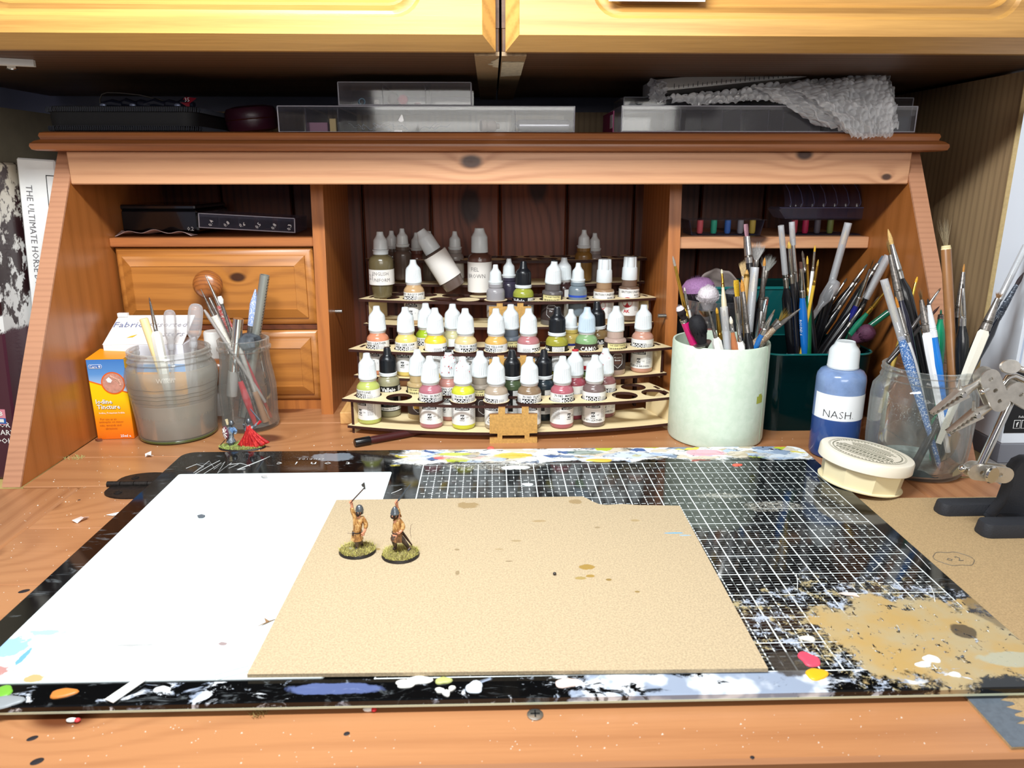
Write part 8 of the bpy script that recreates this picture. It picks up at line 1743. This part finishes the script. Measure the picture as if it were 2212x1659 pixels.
mb.v += [(p[0], p[1] + 0.001, p[2]) for p in mb.v]; mb.f += [tuple(i + 5 for i in f_[::-1]) for f_ in mb.f]; mb.m += [0, 0]
rt_ = mb.build('red_tag', mat('red_tag', '#8d1a2c', 0.5), tr)
tx = MB(); add_text(tx, '35', 0.0055, T(xm(424), -0.0236, 0.0090) @ Matrix.Rotation(R(90), 4, 'X')); tx.build('numerals', M_inkw, rt_, recalc=False)
wl = MB(); W0 = lambda x, y: aty(x, y, 0.86); wl.tube([W0(219, 238), W0(216, 215), W0(220, 204), W0(232, 200), W0(260, 201), W0(300, 205), W0(345, 215), W0(365, 224)], 0.0008, 6)
tag(wl.build('wire_handle', mat('thin_dark_wire', '#5a554f', 0.4, 0.7)), 'thin bent wire arching over the black case', 'wire')
op = thing('oval_purse', 'dark plum oval hard case with gold zip band', 'case', (aty(542, 240, 0.87).x, 0.87, ZT + 0.0185), rot=(R(4), R(-5), 0)); MP = mat('plum_leather', '#3a1626', 0.35, bump=0.2, vscale=500)
ro = 0.0275
for s_, nm in ((1, 'upper_shell'), (-1, 'lower_shell')):
    MB().lathe([(ro, 0.0004 * s_), (ro * 1.01, 0.002 * s_), (ro * 0.98, 0.008 * s_), (ro * 0.90, 0.0115 * s_), (ro * 0.6, 0.0135 * s_), (0, 0.0142 * s_)], 40, 0, Matrix.Diagonal((1, 0.9, 1, 1))).build(nm, MP, op)
MB().lathe([(ro * 0.99, -0.0006), (ro * 1.03, 0), (ro * 0.99, 0.0006)], 40, 0, Matrix.Diagonal((1, 0.9, 1, 1))).build('gold_band', M_gold, op)
op.location.z = ZT + 0.0172
# ================================================================ left pigeonhole above the drawers
ZS = 0.2002
t = thing('black_box', 'black glossy box marked 0.2 on the shelf above the drawers', 'box', (aty(346, 460, 0.88).x, 0.92, ZS + 0.004), rz=R(-3))
MB().box(-0.044, 0.044, -0.04, 0.05, 0.0, 0.024, 0.002).box(-0.045, 0.042, -0.040, 0.05, 0.0245, 0.030, 0.0015).build('body', mat('black_gloss', '#0b0b10', 0.15, coat=0.5), t)
tx = MB(); add_text(tx, '0.2', 0.0062, T(0.035, -0.0405, 0.0035) @ Matrix.Rotation(R(90), 4, 'X'), 0, 0.01); tx.build('numerals', M_inkw, t, recalc=False)
cp = MB().grid(40, 10, lambda u, v: (aty(250 + 165 * u, 500, 0.862).x, 0.858 + 0.020 * v, ZS + 0.0008 + (0.0035 * math.sin(u * 9) ** 2 + 0.004 * u * (1 - u) * 4) * (1 - v * 0.6) + (0.006 * (1 - u * 9) if u < 0.11 else 0) * v))
o_ = cp.build('crumpled_paper', mat('dull_pinkish_paper', '#b9a3a0', 0.8), recalc=False); so = o_.modifiers.new('t', 'SOLIDIFY'); so.thickness = 0.0004; tag(o_, 'crumpled pinkish paper under the black box on the left shelf', 'paper')
xn0, xn1 = aty(436, 490, 0.88).x, aty(640, 490, 0.88).x
t = cbox('organiser_box', 'clear box of numbered nib packets sloping on the left shelf', xn0, xn1, 0.872, 0.93, ZS + 0.006, ZS + 0.0215, [xn0 + 0.022 * i for i in range(1, 5)], m=glass('clear_box_dark', '#8a88a8', 0.06, 0.05, 0.4)); t.rotation_euler = (0, R(3.2), 0)
tx = MB()
for i, (s_, rz_) in enumerate((('0.4', 70), ('0.8', 40), ('0.6', 20), ('0.5', 50), ('0.8', 60), ('0.3', 75))):
    add_text(tx, s_, 0.0058, T(-0.040 + 0.0175 * i, -0.0302, 0.006) @ Matrix.Rotation(R(90), 4, 'X') @ Matrix.Rotation(R(rz_), 4, 'Z'), 0, 0.01)
tx.build('numerals', M_inkw, t, recalc=False)
# ================================================================ right pigeonhole shelf
ZR = 0.1992
def strip_tray(label, pxa, pxb, cols, Y):
    xa_, xb_ = aty(pxa, 500, Y).x, aty(pxb, 500, Y).x
    t = thing('palette_tray', label, 'palette', ((xa_ + xb_) / 2, Y + 0.02, ZR)); w_ = (xb_ - xa_) / 2
    MB().prism([(-w_ + 0.004, 0), (w_ - 0.004, 0), (w_, 0.017), (w_ - 0.001, 0.017), (w_ - 0.005, 0.001), (-w_ + 0.005, 0.001), (-w_ + 0.001, 0.017), (-w_, 0.017)], -0.02, 0.02, 'Y').build('shell', glass('tray_shell', '#5a5f80', 0.1, 0.25, 0.5), t)
    MB().box(-w_ - 0.001, w_ + 0.002, -0.021, 0.02, 0.0171, 0.0177).build('lid', G_smoke, t)
    for px_, c in cols:
        x = aty(px_, 490, Y).x - t.location.x
        o = MB().lathe([(0, 0), (0.0028, 0.0006), (0.0036, 0.003), (0.0036, 0.016), (0, 0.016)], 14, 0, T(x, -0.014, 0.0012)).build('colour_stick', mat('stick_' + c.strip('#'), c, 0.4), t)
    return t
strip_tray('clear palette tray of coloured sticks on the right shelf, left one', 1487, 1650, ((1515, '#c95a66'), (1545, '#2fa58b'), (1575, '#3c6cc0'), (1603, '#8d8e9a'), (1629, '#b9a24a')), 0.875)
strip_tray('clear palette tray of coloured sticks on the right shelf, under the ribbed tray', 1706, 1868, ((1720, '#b34659'), (1744, '#a8244f'), (1770, '#55535e'), (1798, '#6f7a44')), 0.875)
t = thing('ribbed_tray', 'clear ribbed plastic insert tray propped on the right shelf', 'tray', (aty(1792, 440, 0.88).x, 0.893, ZR + 0.0185))
M_rib = glass('ribbed_clear', '#66658c', 0.12, 0.22, 0.55); M_ribe = mat('rib_edge', '#6d6b90', 0.2, alpha=0.7)
MB().prism([(-0.052, 0), (0.050, 0), (0.056, 0.011), (0.054, 0.0125), (-0.056, 0.0125), (-0.060, 0.010)], -0.018, 0.02, 'Y').build('lower_shell', M_rib, t)
mb = MB(); XS = [-0.046 + 0.0135 * i for i in range(8)]
mb.grid(60, 8, lambda u, v: (-0.052 + 0.104 * u, -0.012 + 0.022 * v ** 2 - 0.004 * abs(math.sin(u * 8 * math.pi)), 0.0135 + 0.032 * v)); mb.build('ribbed_panel', M_rib, t, recalc=False)
for x in XS: MB().tube([(x - 0.002, -0.017, 0.0140), (x, -0.016, 0.018), (x - 0.002, -0.012, 0.030), (x - 0.006, -0.002, 0.0425), (x - 0.009, 0.002, 0.045)], 0.0005, 5).build('rib', M_ribe, t)
MB().tube([(-0.060, -0.0185, 0.0125), (0.056, -0.0185, 0.0125)], 0.0006, 5).build('rim', M_ribe, t)
# crumpled leather and cloth low at the back of the right pigeonhole
lp = MB().grid(30, 18, lambda u, v: (aty(1492 + 118 * u, 600, 0.90).x, 0.885 + 0.03 * v + 0.006 * math.sin(5 * u), 0.100 + 0.060 * (1 - v) * math.sin(math.pi * min(1, 0.15 + 0.8 * u)) ** 0.6 + 0.006 * mnoise.noise(Vector((u * 5, v * 5, 1)))))
o_ = lp.build('leather_offcut', mat('taupe_leather', '#8f817b', 0.7, var=0.2, vscale=80), recalc=False); so = o_.modifiers.new('t', 'SOLIDIFY'); so.thickness = 0.0012; tag(o_, 'curled taupe leather offcut behind the make-up brushes', 'leather')
tag(MB().box(0.222, 0.262, 0.882, 0.94, 0.0001, 0.098, 0.002).build('dark_carton', mat('dark_carton', '#1d1a1c', 0.7)), 'dark carton standing low at the back of the right compartment', 'box')
# ================================================================ books at the left
bk = thing('horse_book', 'tall white hardback with grey serif title running down its spine', 'book', (-0.4780, 0.90, -0.02), rot=(0, R(4.0), 0))
MB().box(-0.0190, 0.0190, -0.100, 0.10, 0.0, 0.303, 0.0015).build('cover', mat('white_jacket', '#ececea', 0.35, coat=0.3, var=0.04, vscale=60), bk)
p = MB(); XB = Matrix.Rotation(R(90), 4, 'X') @ Matrix.Rotation(R(-90), 4, 'Z')
add_text(p, 'THE ULTIMATE HORSE BOOK', 0.0092, T(-0.0085, -0.1004, 0.219) @ XB, 0, 0, 0.95); add_text(p, 'ELWYN HARTLEY ED', 0.0092, T(-0.0075, -0.1004, 0.094) @ XB, 0, 0, 0.95)
p.box(0.0092, 0.0098, -0.1004, -0.1001, 0.05, 0.288, 0, 1).box(0.0092, 0.0180, -0.1004, -0.1001, 0.2872, 0.288, 0, 1)
p.build('print', [mat('grey_print', '#6f6d70', 0.5), M_ink], bk, recalc=False)
mbk = thing('history_book', 'plum-spined history book with a dark battle picture on its jacket, at the far left edge', 'book', (-0.5170, 0.85, -0.045))
def jacket():
    m = bpy.data.materials.new('picture_jacket'); m.use_nodes = True; n = NT(m); o = n.obj(); z_ = n.sep(o)[2]
    f = n.noise(n.mapping(o, (1, 1, 0.8)), 55, 5, 0.65); d = n.math('ADD', f, n.math('MULTIPLY', n.math('ABSOLUTE', n.math('SUBTRACT', z_, 0.235)), -1.6))
    pic = n.mix(n.step(d, 0.40, 0.46), n.mix(n.step(z_, 0.20, 0.34), srgb('#e3e3e1'), srgb('#b9ad98')), srgb('#2a1014'))
    n.base(n.mix(n.step(n.math('ADD', z_, n.math('MULTIPLY', f, 0.02)), 0.168, 0.172), srgb('#47202f'), pic)); n.setp(Roughness=0.35); n.bsdf.inputs['Coat Weight'].default_value = 0.3; return m
MB().box(-0.0165, 0.0165, -0.095, 0.10, 0.0, 0.325, 0.002).build('cover', jacket(), mbk)
p = MB(); mbk.rotation_euler = (0, R(3.5), 0); zz = lambda py_: aty(20, py_, 0.755).z + 0.045
for s_, py_ in (('OUR', 922), ('LITARY', 939), ('BOOKS', 957)): add_text(p, s_, 0.0080, T(0.0035, -0.0954, zz(py_ - 6)) @ Matrix.Rotation(R(90), 4, 'X'), 0, 0.01)
p.box(-0.004, 0.0085, -0.0955, -0.0952, zz(916), zz(883), 0, 1); p.box(-0.004, 0.0085, -0.0957, -0.0955, zz(914), zz(902), 0, 2); p.box(-0.002, 0.0065, -0.0959, -0.0957, zz(911), zz(904), 0, 0); add_text(p, 'B', 0.0070, T(0.0045, -0.0959, zz(892)) @ Matrix.Rotation(R(90), 4, 'X'), 0, 0.03)
p.build('print', [M_inkw, mat('logo_pink', '#d98a9a', 0.5), mat('logo_blue', '#1f5aa8', 0.5)], mbk, recalc=False)
tag(MB().box(-0.53, -0.447, 0.62, 1.04, -0.062, -0.0455, 0.002).build('pale_plank', wood('pale_plank_wood', '#d9c07a', '#b99a54', 'Y', 60, 0.7, 0.7, coat=0)), 'pale yellow plank under the books at the far left', 'plank')
# ================================================================ white board and printed leaflet box at the far right
tag(MB().box(0.527, 0.657, 0.80, 0.812, -0.15, 0.60, 0.001).build('white_board', mat('white_board_paint', '#d3d2d4', 0.6)), 'white board standing upright beyond the right oak side board', 'board')
lf = thing('leaflet_box', 'white and black printed box at the far right behind the helping-hand stand', 'box', (0.5405, 0.655, 0.0016))
MB().box(-0.0585, 0.0585, 0, 0.05, 0.02, 0.33, 0.001).build('carton', mat('white_carton_blueish', '#dfe6f0', 0.5), lf)
zq = lambda py_: aty(2200, py_, 0.655).z - 0.0016
p = MB().box(-0.0586, 0.0586, -0.0004, -0.0001, max(zq(935), 0.022), zq(800), 0, 0).box(-0.0560, -0.0545, -0.0004, -0.0001, zq(800), 0.33, 0, 1)
x_ = aty(2196, 915, 0.655).x - 0.5405
p.box(x_ - 0.0032, x_ + 0.0032, -0.0007, -0.0005, zq(925), zq(907), 0, 2).box(x_ - 0.0027, x_ + 0.0027, -0.0009, -0.0007, zq(924), zq(908), 0, 0)
add_text(p, 'f', 0.0065, T(x_, -0.0011, zq(916)) @ Matrix.Rotation(R(90), 4, 'X'), 2, 0.03); add_text(p, 'Follow us', 0.0030, T(x_ + 0.006, -0.0008, zq(900)) @ Matrix.Rotation(R(90), 4, 'X'), 2, 0.01)
p.box(x_ + 0.0042, x_ + 0.0106, -0.0007, -0.0005, zq(925), zq(907), 0, 2).box(x_ + 0.0047, x_ + 0.0101, -0.0009, -0.0007, zq(924), zq(908), 0, 0)
p.build('print', [mat('leaflet_black', '#141519', 0.4), mat('leaflet_grey', '#b6c3da', 0.5), M_inkw], lf, recalc=False)
MB().box(-0.0585, 0.0585, 0.0, 0.05, 0.0, 0.02, 0.001).build('foot_panel', mat('grey_card', '#7b7d86', 0.6), lf)
